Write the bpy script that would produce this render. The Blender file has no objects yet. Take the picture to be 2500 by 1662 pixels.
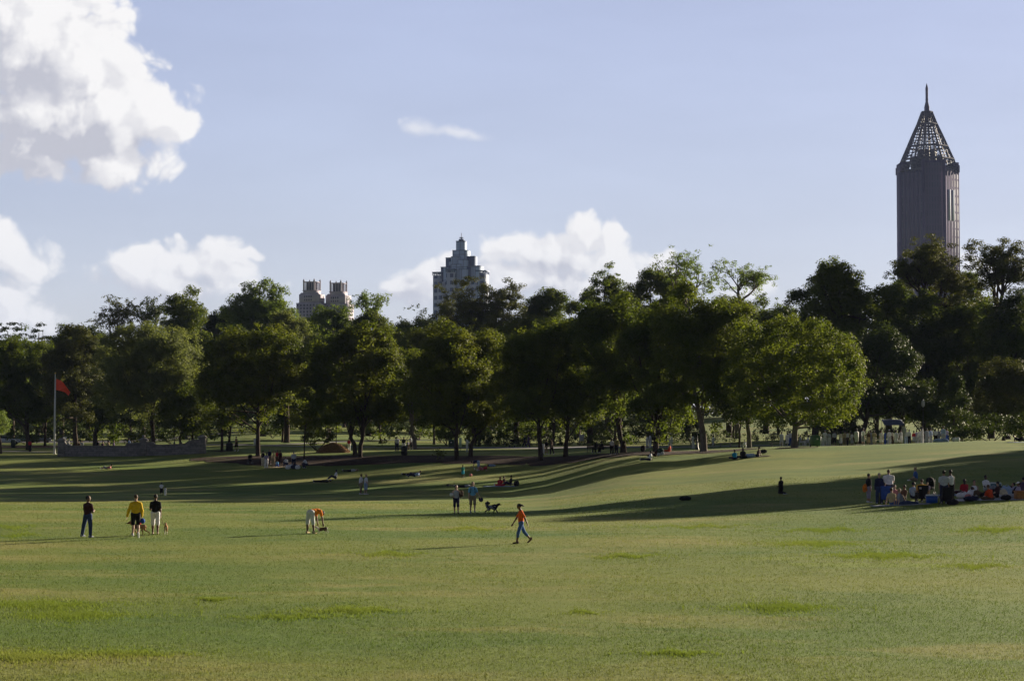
import bpy, math, random
import numpy as np
from mathutils import Vector, Matrix
R = math.radians
scene = bpy.context.scene
COL = scene.collection

# ---------------------------------------------------------------- camera
CAMZ, FPX, CX, CY = 4.6, 5000.0, 1250.0, 831.0
PITCH = math.atan(219.0 / 5000.0)
cam_d = bpy.data.cameras.new('camera')
cam_d.sensor_width = 36.0
cam_d.lens = 72.0
cam_d.clip_start = 0.5
cam_d.clip_end = 30000.0
cam = bpy.data.objects.new('camera', cam_d)
cam.location = (0, 0, CAMZ)
cam.rotation_euler = (R(90) + PITCH, 0, 0)
COL.objects.link(cam)
scene.camera = cam

# ---------------------------------------------------------------- light and exposure
SUN_AZ, SUN_EL = R(46), R(12.9)          # azimuth measured from the view axis (+Y) to the right (+X)
SUN_DIR = Vector((math.sin(SUN_AZ) * math.cos(SUN_EL), math.cos(SUN_AZ) * math.cos(SUN_EL), math.sin(SUN_EL)))
sun_d = bpy.data.lights.new('sun', 'SUN')
sun_d.energy = 5.0
sun_d.angle = R(0.55)
sun_d.color = (1.0, 0.86, 0.66)
sun = bpy.data.objects.new('sun', sun_d)
sun.rotation_euler = (-SUN_DIR).to_track_quat('-Z', 'Y').to_euler()
COL.objects.link(sun)
scene.view_settings.view_transform = 'Standard'
scene.view_settings.look = 'None'
scene.view_settings.exposure = 1.3
scene.view_settings.gamma = 1.0
scene.render.engine = 'CYCLES'
scene.cycles.max_bounces = 4
scene.cycles.diffuse_bounces = 2
scene.cycles.glossy_bounces = 2
scene.cycles.transmission_bounces = 3
scene.cycles.transparent_max_bounces = 6
scene.cycles.caustics_reflective = False
scene.cycles.caustics_refractive = False

# ---------------------------------------------------------------- node helper
class G:
    """small expression builder on a node tree"""
    def __init__(s, tree): s.t = tree
    def n(s, typ, **kw):
        nd = s.t.nodes.new(typ)
        for k, v in kw.items(): setattr(nd, k, v)
        return nd
    def put(s, sock, v):
        if v is None: return
        if hasattr(v, 'is_output'): s.t.links.new(v, sock)
        else: sock.default_value = v
    def m(s, op, a, b=None, c=None, clamp=False):
        nd = s.n('ShaderNodeMath', operation=op, use_clamp=clamp)
        s.put(nd.inputs[0], a); s.put(nd.inputs[1], b); s.put(nd.inputs[2], c)
        return nd.outputs[0]
    def v(s, op, a, b=None, sc=None):
        nd = s.n('ShaderNodeVectorMath', operation=op)
        s.put(nd.inputs[0], a); s.put(nd.inputs[1], b)
        if sc is not None: s.put(nd.inputs['Scale'], sc)
        return nd.outputs['Value'] if op in ('LENGTH', 'DOT_PRODUCT', 'DISTANCE') else nd.outputs[0]
    def xyz(s, x, y, z):
        nd = s.n('ShaderNodeCombineXYZ')
        s.put(nd.inputs[0], x); s.put(nd.inputs[1], y); s.put(nd.inputs[2], z)
        return nd.outputs[0]
    def sep(s, v):
        nd = s.n('ShaderNodeSeparateXYZ'); s.put(nd.inputs[0], v); return nd.outputs
    def noise(s, vec, scale, detail=4, rough=0.5, col=False, lac=2.0):
        nd = s.n('ShaderNodeTexNoise'); s.put(nd.inputs['Vector'], vec)
        nd.inputs['Scale'].default_value = scale; nd.inputs['Detail'].default_value = detail
        nd.inputs['Roughness'].default_value = rough; nd.inputs['Lacunarity'].default_value = lac
        return nd.outputs['Color'] if col else nd.outputs['Fac']
    def mix(s, f, a, b, blend='MIX'):
        nd = s.n('ShaderNodeMix', data_type='RGBA', blend_type=blend)
        s.put(nd.inputs[0], f); s.put(nd.inputs[6], a); s.put(nd.inputs[7], b)
        return nd.outputs[2]
    def mr(s, v, a, b, c=0.0, d=1.0, smooth=True):
        nd = s.n('ShaderNodeMapRange')
        nd.interpolation_type = 'SMOOTHSTEP' if smooth else 'LINEAR'
        s.put(nd.inputs[0], v)
        for i, x in enumerate((a, b, c, d)): s.put(nd.inputs[i + 1], x)
        return nd.outputs[0]

# ---------------------------------------------------------------- sky with its far clouds
world = bpy.data.worlds.new('World')
scene.world = world
world.use_nodes = True
wt = world.node_tree
wt.nodes.clear()
g = G(wt)
sky = g.n('ShaderNodeTexSky', sky_type='NISHITA')
sky.sun_disc = False
sky.sun_elevation = SUN_EL
sky.sun_rotation = SUN_AZ
sky.altitude = 300
sky.air_density = 1.0
sky.dust_density = 0.25
sky.ozone_density = 1.5
SKY_STR = 0.0665
TINT_LOW, TINT_HIGH = (1.9, 1.92, 2.30, 1), (1.9, 1.87, 2.38, 1)

def cloud_group():
    """field F(p): p = (azimuth tangent, elevation tangent) of the direction, world fixed about +Y"""
    gt = bpy.data.node_groups.new('cloud_field', 'ShaderNodeTree')
    gt.interface.new_socket('P', in_out='INPUT', socket_type='NodeSocketVector')
    gt.interface.new_socket('F', in_out='OUTPUT', socket_type='NodeSocketFloat')
    q = G(gt)
    gi = q.n('NodeGroupInput'); go = q.n('NodeGroupOutput')
    P = gi.outputs[0]
    nz = lambda *a, **k: (lambda o: (setattr(o.node, 'noise_dimensions', '2D'), o)[1])(q.noise(*a, **k))
    w = q.v('SUBTRACT', nz(P, 22, 3, 0.5, col=True), (0.5, 0.5, 0.5))
    Q = q.v('ADD', P, q.v('SCALE', w, sc=0.022))
    # blobs: source pixel x, y, rx, ry
    B = [(60, 60, 240, 170), (170, 150, 195, 170), (290, 270, 150, 105), (395, 300, 95, 70), (120, 300, 260, 120), (265, 385, 150, 62), (60, 385, 190, 70),
         (-10, 590, 78, 72), (35, 625, 85, 45), (15, 740, 75, 62), (60, 765, 95, 55),
         (420, 645, 85, 34), (350, 680, 100, 50), (530, 660, 80, 38), (470, 700, 120, 55), (600, 625, 35, 22),
         (1225, 600, 70, 48), (1310, 625, 90, 55), (1425, 565, 62, 40), (1497, 575, 52, 42), (1430, 630, 120, 60), (1530, 630, 75, 55), (1350, 680, 190, 60), (1120, 650, 75, 50), (1060, 680, 70, 40), (1630, 625, 40, 24), (1620, 680, 100, 45), (1860, 712, 60, 30), (1040, 690, 90, 60), (1240, 690, 150, 60), (1480, 700, 170, 60), (1390, 615, 70, 50), (1560, 680, 90, 50), (1010, 700, 60, 50), (420, 700, 190, 60), (470, 650, 90, 50), (560, 640, 60, 45), (300, 660, 60, 35), (350, 630, 50, 30), (-20, 800, 120, 40), (2395, 665, 70, 50),
         (1035, 318, 48, 24), (1130, 326, 62, 17)]
    out = None
    for x, y, rx, ry in B:
        c = ((x - 1250) / 5000, (1050 - y) / 5000, 0)
        d = q.v('SUBTRACT', Q, c)
        d = q.v('MULTIPLY', d, (5000 / rx, 5000 / ry, 0))
        f = q.m('SUBTRACT', 1.0, q.v('LENGTH', d))
        f = q.m('MULTIPLY', f, min(1.7, max(1.0, min(rx, ry) / 60)))
        out = f if out is None else q.m('SMOOTH_MAX', out, f, 0.25)
    n1 = nz(q.v('MULTIPLY', P, (1, 1.25, 1)), 26, 6, 0.56)
    vo = q.n('ShaderNodeTexVoronoi', feature='SMOOTH_F1', voronoi_dimensions='2D'); q.put(vo.inputs['Vector'], q.v('ADD', P, q.v('SCALE', w, sc=0.02)))
    vo.inputs['Scale'].default_value = 46; vo.inputs['Smoothness'].default_value = 0.35
    vo.inputs['Detail'].default_value = 3; vo.inputs['Roughness'].default_value = 0.5
    puff = q.m('SUBTRACT', 0.62, vo.outputs['Distance'])
    F = q.m('ADD', out, q.m('MULTIPLY', q.m('SUBTRACT', n1, 0.5), 0.62))
    F = q.m('ADD', F, q.m('MULTIPLY', puff, 0.95))
    F = q.m('ADD', F, q.mr(q.sep(P)[1], .09, .13, .36, .24))
    q.put(go.inputs[0], F)
    return gt

CG = cloud_group()
tc = g.n('ShaderNodeTexCoord')
DIR = tc.outputs['Generated']
dx, dy, dz = g.sep(DIR)
dyc = g.m('MAXIMUM', dy, 0.05)
P = g.xyz(g.m('DIVIDE', dx, dyc), g.m('DIVIDE', dz, dyc), 0.0)
def field(off):
    nd = wt.nodes.new('ShaderNodeGroup'); nd.node_tree = CG
    g.put(nd.inputs[0], g.v('ADD', P, off) if off else P)
    return nd.outputs[0]
F0 = field(None); F1 = field((0.0065, 0.0045, 0)); F2 = field((0.022, 0.014, 0))
PX, PY, _ = g.sep(P)
# the lower rims of cumulus are softer than the tops
alpha = g.mr(F0, -0.05, g.mr(PY, 0.05, 0.11, 0.8, 0.45))
lit = g.mr(g.m('SUBTRACT', F0, F1), -0.30, 0.34)
deep = g.mr(F0, 0.25, 2.4)
lit2 = g.mr(g.m('SUBTRACT', F0, F2), -0.55, 0.75)
# flat grey base of the near cumulus
db = g.v('LENGTH', g.v('MULTIPLY', g.v('SUBTRACT', P, ((20 - 1250) / 5000, (1050 - 335) / 5000, 0)), (5000 / 400, 5000 / 62, 0)))
under = g.mr(db, 1.25, 0.1)
shade = g.m('ADD', g.m('MULTIPLY', lit, 0.36), g.m('MULTIPLY', lit2, 0.66))
shade = g.m('SUBTRACT', shade, g.m('MULTIPLY', under, 0.45))
fine = g.noise(P, 40, 4, 0.6); fine.node.noise_dimensions = '2D'
shade = g.m('ADD', shade, g.m('MULTIPLY', g.m('SUBTRACT', fine, 0.44), 0.5), clamp=True)
ccol = g.mix(shade, (0.56, 0.57, 0.64, 1), (1.0, 0.985, 0.98, 1))
low = g.mr(PY, 0.03, 0.13)             # low clouds lie farther and paler
ccol = g.mix(g.m('MULTIPLY', g.m('SUBTRACT', 1.0, low), 0.35), ccol, (0.66, 0.72, 0.84, 1))
CLOUD_GAIN = 6.0
csc = g.v('SCALE', ccol, sc=CLOUD_GAIN)
# sky dimmed overhead and behind the camera to deepen the shadows
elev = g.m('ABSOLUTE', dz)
sky_dim = g.m('MULTIPLY', g.mr(elev, 0.24, 0.60, 1.0, 0.22), g.mr(dy, -0.4, 0.75, 0.38, 1.0))
gm = g.n('ShaderNodeGamma'); g.put(gm.inputs[0], sky.outputs[0]); gm.inputs[1].default_value = 0.40   # gamma grade flattens the glow round the sun
tint = g.mix(g.mr(elev, 0.0, 0.24), TINT_LOW, TINT_HIGH)
streak = g.noise(g.v('MULTIPLY', P, (2.2, 9, 1)), 2.6, 3, .55); streak.node.noise_dimensions = '2D'
veil = g.m('ADD', g.m('MULTIPLY', g.m('SUBTRACT', streak, 0.5), 0.16), 1.0)
SKYC = g.v('SCALE', g.mix(1.0, gm.outputs[0], tint, 'MULTIPLY'), sc=g.m('MULTIPLY', sky_dim, veil))
small = g.v('LENGTH', g.v('MULTIPLY', g.v('SUBTRACT', P, ((1090 - 1250) / 5000, (1050 - 322) / 5000, 0)), (5000 / 150, 5000 / 60, 0)))
alpha = g.m('MULTIPLY', alpha, g.m('MULTIPLY', g.mr(small, 0.7, 1.2, 0.0, 1.0), 1.0))
wisp = g.m('MULTIPLY', g.mr(F0, -0.25, 1.1), g.mr(small, 1.1, 0.6, 0.0, 0.55))
alpha = g.m('MAXIMUM', alpha, wisp)
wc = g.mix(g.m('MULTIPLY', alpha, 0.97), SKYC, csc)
bg = g.n('ShaderNodeBackground')
g.put(bg.inputs[0], wc); bg.inputs[1].default_value = SKY_STR
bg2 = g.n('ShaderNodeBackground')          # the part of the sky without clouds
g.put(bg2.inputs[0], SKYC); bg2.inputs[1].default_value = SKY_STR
has = g.m('MULTIPLY', g.m('GREATER_THAN', dy, 0.8), g.m('MULTIPLY', g.m('LESS_THAN', dz, 0.34), g.m('GREATER_THAN', dz, 0.02)))
ms = g.n('ShaderNodeMixShader')
g.put(ms.inputs[0], has); wt.links.new(bg2.outputs[0], ms.inputs[1]); wt.links.new(bg.outputs[0], ms.inputs[2])
wo = g.n('ShaderNodeOutputWorld')
wt.links.new(ms.outputs[0], wo.inputs[0])
world.cycles.sampling_method = 'MANUAL'
world.cycles.sample_map_resolution = 1024

# ---------------------------------------------------------------- tags
def tag(o, label=None, cat=None, group=None, kind=None):
    if label: o['label'] = label
    if cat: o['category'] = cat
    if group: o['group'] = group
    if kind: o['kind'] = kind
    return o

def empty(name, loc, rz=0.0, label=None, cat=None, group=None):
    o = bpy.data.objects.new(name, None)
    o.location = loc; o.rotation_euler = (0, 0, rz); o.empty_display_size = 0.2
    COL.objects.link(o)
    return tag(o, label, cat, group)

def mesh_obj(name, V, F, mat, parent=None, smooth=False, fmat=None):
    """V: n x 3 array; F: m x k array or list of faces; mat: material or list"""
    me = bpy.data.meshes.new(name)
    if isinstance(F, np.ndarray):
        V = np.ascontiguousarray(V, np.float32); F = np.ascontiguousarray(F, np.int32)
        k = F.shape[1]
        me.vertices.add(len(V)); me.vertices.foreach_set('co', V.ravel())
        me.loops.add(F.size); me.loops.foreach_set('vertex_index', F.ravel())
        me.polygons.add(len(F)); me.polygons.foreach_set('loop_start', np.arange(0, F.size, k, dtype=np.int32))
        me.update(calc_edges=True)
    else:
        me.from_pydata([tuple(v) for v in V], [], F)
    mats = mat if isinstance(mat, (list, tuple)) else [mat]
    for mm in mats: me.materials.append(mm)
    if fmat is not None: me.polygons.foreach_set('material_index', np.asarray(fmat, np.int32))
    if smooth: me.polygons.foreach_set('use_smooth', np.ones(len(me.polygons), bool))
    me.update()
    o = bpy.data.objects.new(name, me)
    COL.objects.link(o)
    if parent is not None: o.parent = parent
    return o

# ---------------------------------------------------------------- terrain height
def sstep(a, b, x):
    t = np.clip((np.asarray(x, float) - a) / (b - a), 0, 1)
    return t * t * (3 - 2 * t)

KN = {   # photograph column -> (distance, height) knots of the park ground
    0:    [(0, 0), (115, -.05), (150, -.6), (185, -.95), (203, -.3), (223, .5), (245, 1.5), (300, 1.75), (400, 2.2), (500, 4), (700, 9)],
    300:  [(0, 0), (115, -.05), (150, -.6), (185, -1.0), (203, -.4), (223, .45), (245, 1.5), (300, 1.8), (400, 2.2), (500, 4), (700, 9)],
    600:  [(0, 0), (115, -.05), (150, -.65), (185, -1.0), (203, -.35), (223, .5), (240, 1.75), (250, 2.1), (300, 2.3), (350, 2.8), (420, 4.0), (500, 5.2), (700, 9)],
    1250: [(0, 0), (112, -.05), (145, -.55), (175, -.8), (190, -.35), (210, .85), (225, 1.75), (240, 2.05), (300, 2.3), (350, 2.5), (420, 3.2), (500, 3.9), (700, 9)],
    1600: [(0, 0), (110, .05), (140, .35), (165, .9), (190, 1.75), (207, 2.4), (225, 2.42), (270, 2.45), (350, 2.85), (450, 4.3), (550, 6), (700, 10)],
    1930: [(0, 0), (90, .05), (115, .3), (145, 1.0), (170, 1.7), (186, 2.5), (197, 2.95), (205, 3.0), (230, 2.75), (280, 2.9), (350, 3.9), (400, 4.9), (500, 6.8), (700, 11)],
    2500: [(0, 0), (80, .05), (110, .6), (140, 1.5), (170, 2.6), (195, 3.5), (205, 3.62), (230, 3.2), (300, 3.4), (350, 4.2), (400, 5.2), (500, 7.2), (700, 12)],
}
_cols = sorted(KN)
_DT = np.arange(0, 701, 1.0)
_tab = []
_k = np.hanning(17); _k /= _k.sum()
for c in _cols:
    zz = np.interp(_DT, [a for a, b in KN[c]], [b for a, b in KN[c]])
    zp = np.concatenate([np.full(8, zz[0]), zz, np.full(8, zz[-1])])
    _tab.append(np.convolve(zp, _k, 'valid'))
_tab = np.array(_tab)
_tc = np.array([(c - 1250) / 5000 for c in _cols])

def Hn(x, y):
    x = np.asarray(x, float); y = np.asarray(y, float)
    x, y = np.broadcast_arrays(x, y)
    t = np.clip(x / np.maximum(y, 60), _tc[0], _tc[-1])
    i = np.clip(np.searchsorted(_tc, t, 'right') - 1, 0, len(_tc) - 2)
    f = (t - _tc[i]) / (_tc[i + 1] - _tc[i]); f = f * f * (3 - 2 * f)
    d = np.clip(y, 0, 699.9); j = d.astype(int); e = d - j
    za = _tab[i, j] * (1 - e) + _tab[i, j + 1] * e
    zb = _tab[i + 1, j] * (1 - e) + _tab[i + 1, j + 1] * e
    z = za * (1 - f) + zb * f
    z = z + 6 * sstep(700, 1500, y)
    z = z + 3.0 * (1 - sstep(3, 30, y))
    un = np.sin(x * .31 + 1.3 * np.sin(y * .11)) * np.sin(y * .23 + 1.1 * np.sin(x * .17)) * .035 + np.sin(x * .09 + y * .05) * np.sin(y * .07 - 1) * .05
    return z + un * sstep(25, 45, y) * (1 - sstep(140, 180, y))
def Hg(x, y): return float(Hn(x, y))

_cp, _sp = math.cos(PITCH), math.sin(PITCH)
def ray(px, py):
    a = (px - CX) / FPX; b = (CY - py) / FPX
    Y = _cp - b * _sp; Z = _sp + b * _cp
    return a / Y, Z / Y           # X and z slope per metre of depth
def at(px, py, D):
    a, s = ray(px, py)
    return Vector((a * D, D, CAMZ + s * D))
_Dm = np.arange(32, 690, 0.25)
def ground(px, py):
    """first point of the ground that the photograph shows at this pixel"""
    a, s = ray(px, py)
    zz = CAMZ + s * _Dm - Hn(a * _Dm, _Dm)
    k = np.nonzero(zz <= 0)[0]
    D = float(_Dm[k[0]]) if len(k) else 400.0
    return Vector((a * D, D, Hg(a * D, D)))
def atD(px, D):
    a, _ = ray(px, 1050)
    return Vector((a * D, D, Hg(a * D, D)))
# ---------------------------------------------------------------- materials
def newmat(name):
    m = bpy.data.materials.new(name); m.use_nodes = True
    nt = m.node_tree
    return m, G(nt), nt.nodes['Principled BSDF'], nt.nodes['Material Output']

def lin(c):
    return tuple((v / 255 / 12.92 if v / 255 <= .04045 else ((v / 255 + .055) / 1.055) ** 2.4) for v in c)

_mc = {}
def cloth(rgb, rough=0.9, name=None, var=0.25, scale=9.0, spec=0.2):
    """matt surface of one colour with a little uneven wear"""
    key = (rgb, rough, var, scale)
    if key in _mc: return _mc[key]
    m, q, b, o = newmat(name or 'cloth_%02x%02x%02x' % tuple(int(255 * min(1, c)) for c in rgb))
    tcn = q.n('ShaderNodeTexCoord')
    n = q.noise(tcn.outputs['Object'], scale, 4, 0.6)
    c0 = tuple(c * (1 - var) for c in rgb) + (1,); c1 = tuple(min(1, c * (1 + var)) for c in rgb) + (1,)
    q.put(b.inputs['Base Color'], q.mix(q.mr(n, .3, .7), c0, c1))
    b.inputs['Roughness'].default_value = rough
    b.inputs['Specular IOR Level'].default_value = spec
    _mc[key] = m
    return m

def lawn_material(name='lawn', bump=True):
    m, q, b, o = newmat(name)
    geo = q.n('ShaderNodeNewGeometry'); P = geo.outputs['Position']
    w = q.v('ADD', P, q.v('SCALE', q.noise(P, 0.35, 3, .5, col=True), sc=3.0))
    n0 = q.noise(q.v('MULTIPLY', w, (.55, 1, 1)), 0.045, 3, .5)
    n1 = q.noise(q.v('MULTIPLY', w, (.5, 1, 1)), 0.16, 5, .6)
    n2 = q.noise(P, 1.1, 5, .65)
    n3 = q.noise(P, 9.0, 4, .7)
    n4 = q.noise(q.v('MULTIPLY', P, (1, .35, 1)), 34.0, 2, .7)
    base = q.mix(q.mr(n0, .36, .64), (.105, .166, .027, 1), (.183, .213, .041, 1))
    base = q.mix(q.m('MULTIPLY', q.mr(n1, .50, .68), .75), base, (.262, .250, .078, 1))      # dry straw-coloured grass
    base = q.mix(q.m('MULTIPLY', q.mr(n1, .48, .30), .55), base, (.068, .138, .026, 1))      # greener growth
    n5 = q.noise(q.v('MULTIPLY', q.v('ADD', w, (31.7, 9.2, 0)), (.45, 1.5, 1)), 0.12, 3, .5)
    base = q.mix(q.m('MULTIPLY', q.mr(n5, .655, .70), .45), base, (.21, .27, .022, 1))       # lime clumps
    f = q.m('ADD', .55, q.m('MULTIPLY', n2, .5))
    f = q.m('ADD', f, q.m('MULTIPLY', q.m('SUBTRACT', n3, .5), .9))
    f = q.m('ADD', f, q.m('MULTIPLY', q.m('SUBTRACT', n4, .5), 1.0))
    f = q.m('ADD', f, .28)
    col = q.v('SCALE', base, sc=f)
    q.put(b.inputs['Base Color'], col)
    b.inputs['Roughness'].default_value = .95; b.inputs['Specular IOR Level'].default_value = .12
    if bump:
        bp = q.n('ShaderNodeBump'); bp.inputs['Strength'].default_value = .6; bp.inputs['Distance'].default_value = .05
        q.put(bp.inputs['Height'], q.m('ADD', q.m('MULTIPLY', n3, 1.0), q.m('ADD', q.m('MULTIPLY', n4, .5), q.m('MULTIPLY', n2, 1.6))))
        q.t.links.new(bp.outputs[0], b.inputs['Normal'])
    return m
M_LAWN = lawn_material()
def blade_material(name, mul, lime=False):
    m, q, b, o = newmat(name)
    geo = q.n('ShaderNodeNewGeometry'); P = geo.outputs['Position']
    w = q.v('ADD', P, q.v('SCALE', q.noise(P, 0.35, 3, .5, col=True), sc=3.0))
    n0 = q.noise(q.v('MULTIPLY', w, (.55, 1, 1)), 0.045, 3, .5)
    n1 = q.noise(q.v('MULTIPLY', w, (.5, 1, 1)), 0.16, 5, .6)
    base = q.mix(q.mr(n0, .36, .64), (.105, .166, .027, 1), (.183, .213, .041, 1))
    base = q.mix(q.m('MULTIPLY', q.mr(n1, .50, .68), .75), base, (.262, .250, .078, 1))
    base = q.mix(q.m('MULTIPLY', q.mr(n1, .48, .30), .55), base, (.068, .138, .026, 1))
    if lime: base = q.mix(.42, base, (.27, .35, .030, 1))
    r = geo.outputs['Random Per Island']
    col = q.v('SCALE', base, sc=q.m('ADD', mul * .82, q.m('MULTIPLY', r, mul * .40)))
    q.put(b.inputs['Base Color'], col); b.inputs['Roughness'].default_value = .7; b.inputs['Specular IOR Level'].default_value = .1
    tr = q.n('ShaderNodeBsdfTranslucent'); q.put(tr.inputs[0], col)
    ms = q.n('ShaderNodeMixShader'); ms.inputs[0].default_value = .35
    q.t.links.new(b.outputs[0], ms.inputs[1]); q.t.links.new(tr.outputs[0], ms.inputs[2]); q.t.links.new(ms.outputs[0], o.inputs[0])
    return m
M_BLADE = blade_material('grass_blades', .95); M_BLADEL = blade_material('lime_grass_blades', 1.0, True)

def mulch_material():
    m, q, b, o = newmat('mulch')
    geo = q.n('ShaderNodeNewGeometry'); P = geo.outputs['Position']
    n = q.noise(P, 3.0, 6, .7); n2 = q.noise(P, .4, 3, .6)
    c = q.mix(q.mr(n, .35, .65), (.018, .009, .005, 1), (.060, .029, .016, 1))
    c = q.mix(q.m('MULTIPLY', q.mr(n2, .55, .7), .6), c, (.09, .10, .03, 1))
    q.put(b.inputs['Base Color'], c); b.inputs['Roughness'].default_value = 1
    b.inputs['Specular IOR Level'].default_value = .1
    bp = q.n('ShaderNodeBump'); bp.inputs['Strength'].default_value = .9; bp.inputs['Distance'].default_value = .08
    q.put(bp.inputs['Height'], n); q.t.links.new(bp.outputs[0], b.inputs['Normal'])
    return m
M_MULCH = mulch_material()

def rough_mat(name, c0, c1, scale=2.0, rough=.9, bump=.3, detail=5):
    m, q, b, o = newmat(name)
    tcn = q.n('ShaderNodeTexCoord')
    n = q.noise(tcn.outputs['Object'], scale, detail, .65)
    q.put(b.inputs['Base Color'], q.mix(q.mr(n, .3, .7), c0 + (1,), c1 + (1,)))
    b.inputs['Roughness'].default_value = rough; b.inputs['Specular IOR Level'].default_value = .2
    if bump:
        bp = q.n('ShaderNodeBump'); bp.inputs['Strength'].default_value = bump; bp.inputs['Distance'].default_value = .05
        q.put(bp.inputs['Height'], n); q.t.links.new(bp.outputs[0], b.inputs['Normal'])
    return m
M_PATH = rough_mat('path_concrete', (.24, .235, .225), (.34, .33, .31), .8, .9, .1)
M_ROAD = rough_mat('asphalt', (.05, .05, .052), (.075, .075, .078), .8, .9, .1)

def bark_material(name, c0, c1):
    m, q, b, o = newmat(name)
    tcn = q.n('ShaderNodeTexCoord')
    n = q.noise(q.v('MULTIPLY', tcn.outputs['Object'], (1, 1, .25)), 9, 5, .7)
    q.put(b.inputs['Base Color'], q.mix(q.mr(n, .3, .7), c0 + (1,), c1 + (1,)))
    b.inputs['Roughness'].default_value = .95; b.inputs['Specular IOR Level'].default_value = .1
    bp = q.n('ShaderNodeBump'); bp.inputs['Strength'].default_value = .7; bp.inputs['Distance'].default_value = .04
    q.put(bp.inputs['Height'], n); q.t.links.new(bp.outputs[0], b.inputs['Normal'])
    return m
M_BARK = bark_material('bark', (.028, .021, .016), (.085, .064, .05))
M_BARKL = bark_material('pale_bark', (.10, .082, .066), (.22, .19, .155))

def leaf_material(name, c0, c1, trans=.42, gloss=.07):
    m, q, b, o = newmat(name)
    geo = q.n('ShaderNodeNewGeometry'); P = geo.outputs['Position']
    n = q.noise(P, .33, 3, .6)
    r = geo.outputs['Random Per Island']
    f = q.m('ADD', q.m('MULTIPLY', q.mr(n, .32, .68), .6), q.m('MULTIPLY', r, .4))
    col = q.mix(f, c0 + (1,), c1 + (1,))
    q.put(b.inputs['Base Color'], col)
    b.inputs['Roughness'].default_value = .6; b.inputs['Specular IOR Level'].default_value = gloss
    tr = q.n('ShaderNodeBsdfTranslucent')
    q.put(tr.inputs[0], q.mix(1.0, col, (1.5, 1.5, .7, 1), 'MULTIPLY'))
    ms = q.n('ShaderNodeMixShader'); ms.inputs[0].default_value = trans
    q.t.links.new(b.outputs[0], ms.inputs[1]); q.t.links.new(tr.outputs[0], ms.inputs[2])
    q.t.links.new(ms.outputs[0], o.inputs[0])
    return m
LEAF = {
    'oak':   leaf_material('leaf_oak', (.050, .080, .016), (.112, .138, .030)),
    'maple': leaf_material('leaf_maple', (.056, .088, .014), (.140, .162, .030)),
    'lime':  leaf_material('leaf_yellow_green', (.052, .078, .013), (.138, .152, .026)),
    'grey':  leaf_material('leaf_grey_green', (.10, .125, .052), (.18, .205, .085)),
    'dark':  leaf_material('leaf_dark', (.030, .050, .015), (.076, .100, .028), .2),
    'pine':  leaf_material('needle', (.020, .036, .016), (.045, .060, .026), .15),
    'fresh': leaf_material('leaf_fresh', (.075, .122, .028), (.160, .205, .055)),
    'olive': leaf_material('leaf_olive', (.056, .068, .022), (.112, .118, .040), .25),
}
# ---------------------------------------------------------------- ground, beds and paths
def build_terrain():
    xs = np.concatenate([np.array([-6000, -4000, -2500, -1600, -1000, -650, -450, -330, -260, -215]), np.arange(-180, 181, 3.0), np.array([215, 260, 330, 450, 650, 1000, 1600, 2500, 4000, 6000])])
    ys = np.concatenate([np.array([-1500, -700, -300, -120, -50, -20, -8]), np.arange(0, 60, 1.5), np.arange(60, 320, 2.0), np.arange(320, 700, 8.0), np.array([720, 760, 820, 900, 1000, 1150, 1300, 1500, 2000, 3000, 5000, 9000, 15000])])
    X, Y = np.meshgrid(xs, ys)
    Z = Hn(X, Y)
    V = np.stack([X.ravel(), Y.ravel(), Z.ravel()], 1)
    ny, nx = X.shape
    i = (np.arange(ny - 1)[:, None] * nx + np.arange(nx - 1)[None]).ravel()
    F = np.stack([i, i + 1, i + nx + 1, i + nx], 1)
    o = mesh_obj('ground', V, F, M_LAWN, smooth=True)
    tag(o, 'wide mown lawn rolling up to the tree line', kind='structure')
build_terrain()

def sheet(name, pts, mat, lift, label, step=1.0, wob=0.0, seed=1):
    """a sheet lying on the ground inside the closed outline pts (world x, y), its rim wobbling by wob metres"""
    rng = np.random.default_rng(seed)
    P = np.array(pts, float)
    out = []
    for k in range(len(P)):
        a, b = P[k], P[(k + 1) % len(P)]
        n = max(1, int(np.linalg.norm(b - a) / 1.2))
        for t in range(n): out.append(a + (b - a) * t / n)
    out = np.array(out)
    if wob:
        ang = np.arange(len(out))
        d = sum(np.sin(ang * f * 2 * math.pi / len(out) + rng.uniform(0, 6)) * w for f, w in ((13, .5), (29, .3), (53, .3)))
        c = out.mean(0); v = out - np.roll(out, 1, 0); nrm = np.stack([v[:, 1], -v[:, 0]], 1)
        nrm /= np.linalg.norm(nrm, axis=1, keepdims=True) + 1e-6
        out = out + nrm * (d * wob)[:, None]
    import bmesh
    bm = bmesh.new()
    vs = [bm.verts.new((p[0], p[1], 0)) for p in out]
    f = bm.faces.new(vs)
    bmesh.ops.triangulate(bm, faces=[f])
    lo, hi = out.min(0), out.max(0)
    for ax, a, b in ((0, lo[0], hi[0]), (1, lo[1], hi[1])):
        c = a + step
        while c < b:
            n = (1, 0, 0) if ax == 0 else (0, 1, 0)
            co = (c, 0, 0) if ax == 0 else (0, c, 0)
            bmesh.ops.bisect_plane(bm, geom=bm.verts[:] + bm.edges[:] + bm.faces[:], plane_co=co, plane_no=n)
            c += step
    for v in bm.verts: v.co.z = Hg(v.co.x, v.co.y) + lift
    bm.normal_update()
    for f in bm.faces:
        if f.normal.z < 0: f.normal_flip()
        f.smooth = True
    me = bpy.data.meshes.new(name); bm.to_mesh(me); bm.free()
    me.materials.append(mat)
    o = bpy.data.objects.new(name, me); COL.objects.link(o)
    return tag(o, label, kind='structure')

def outline(pix): return [tuple(ground(x, y)[:2]) for x, y in pix]
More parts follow.
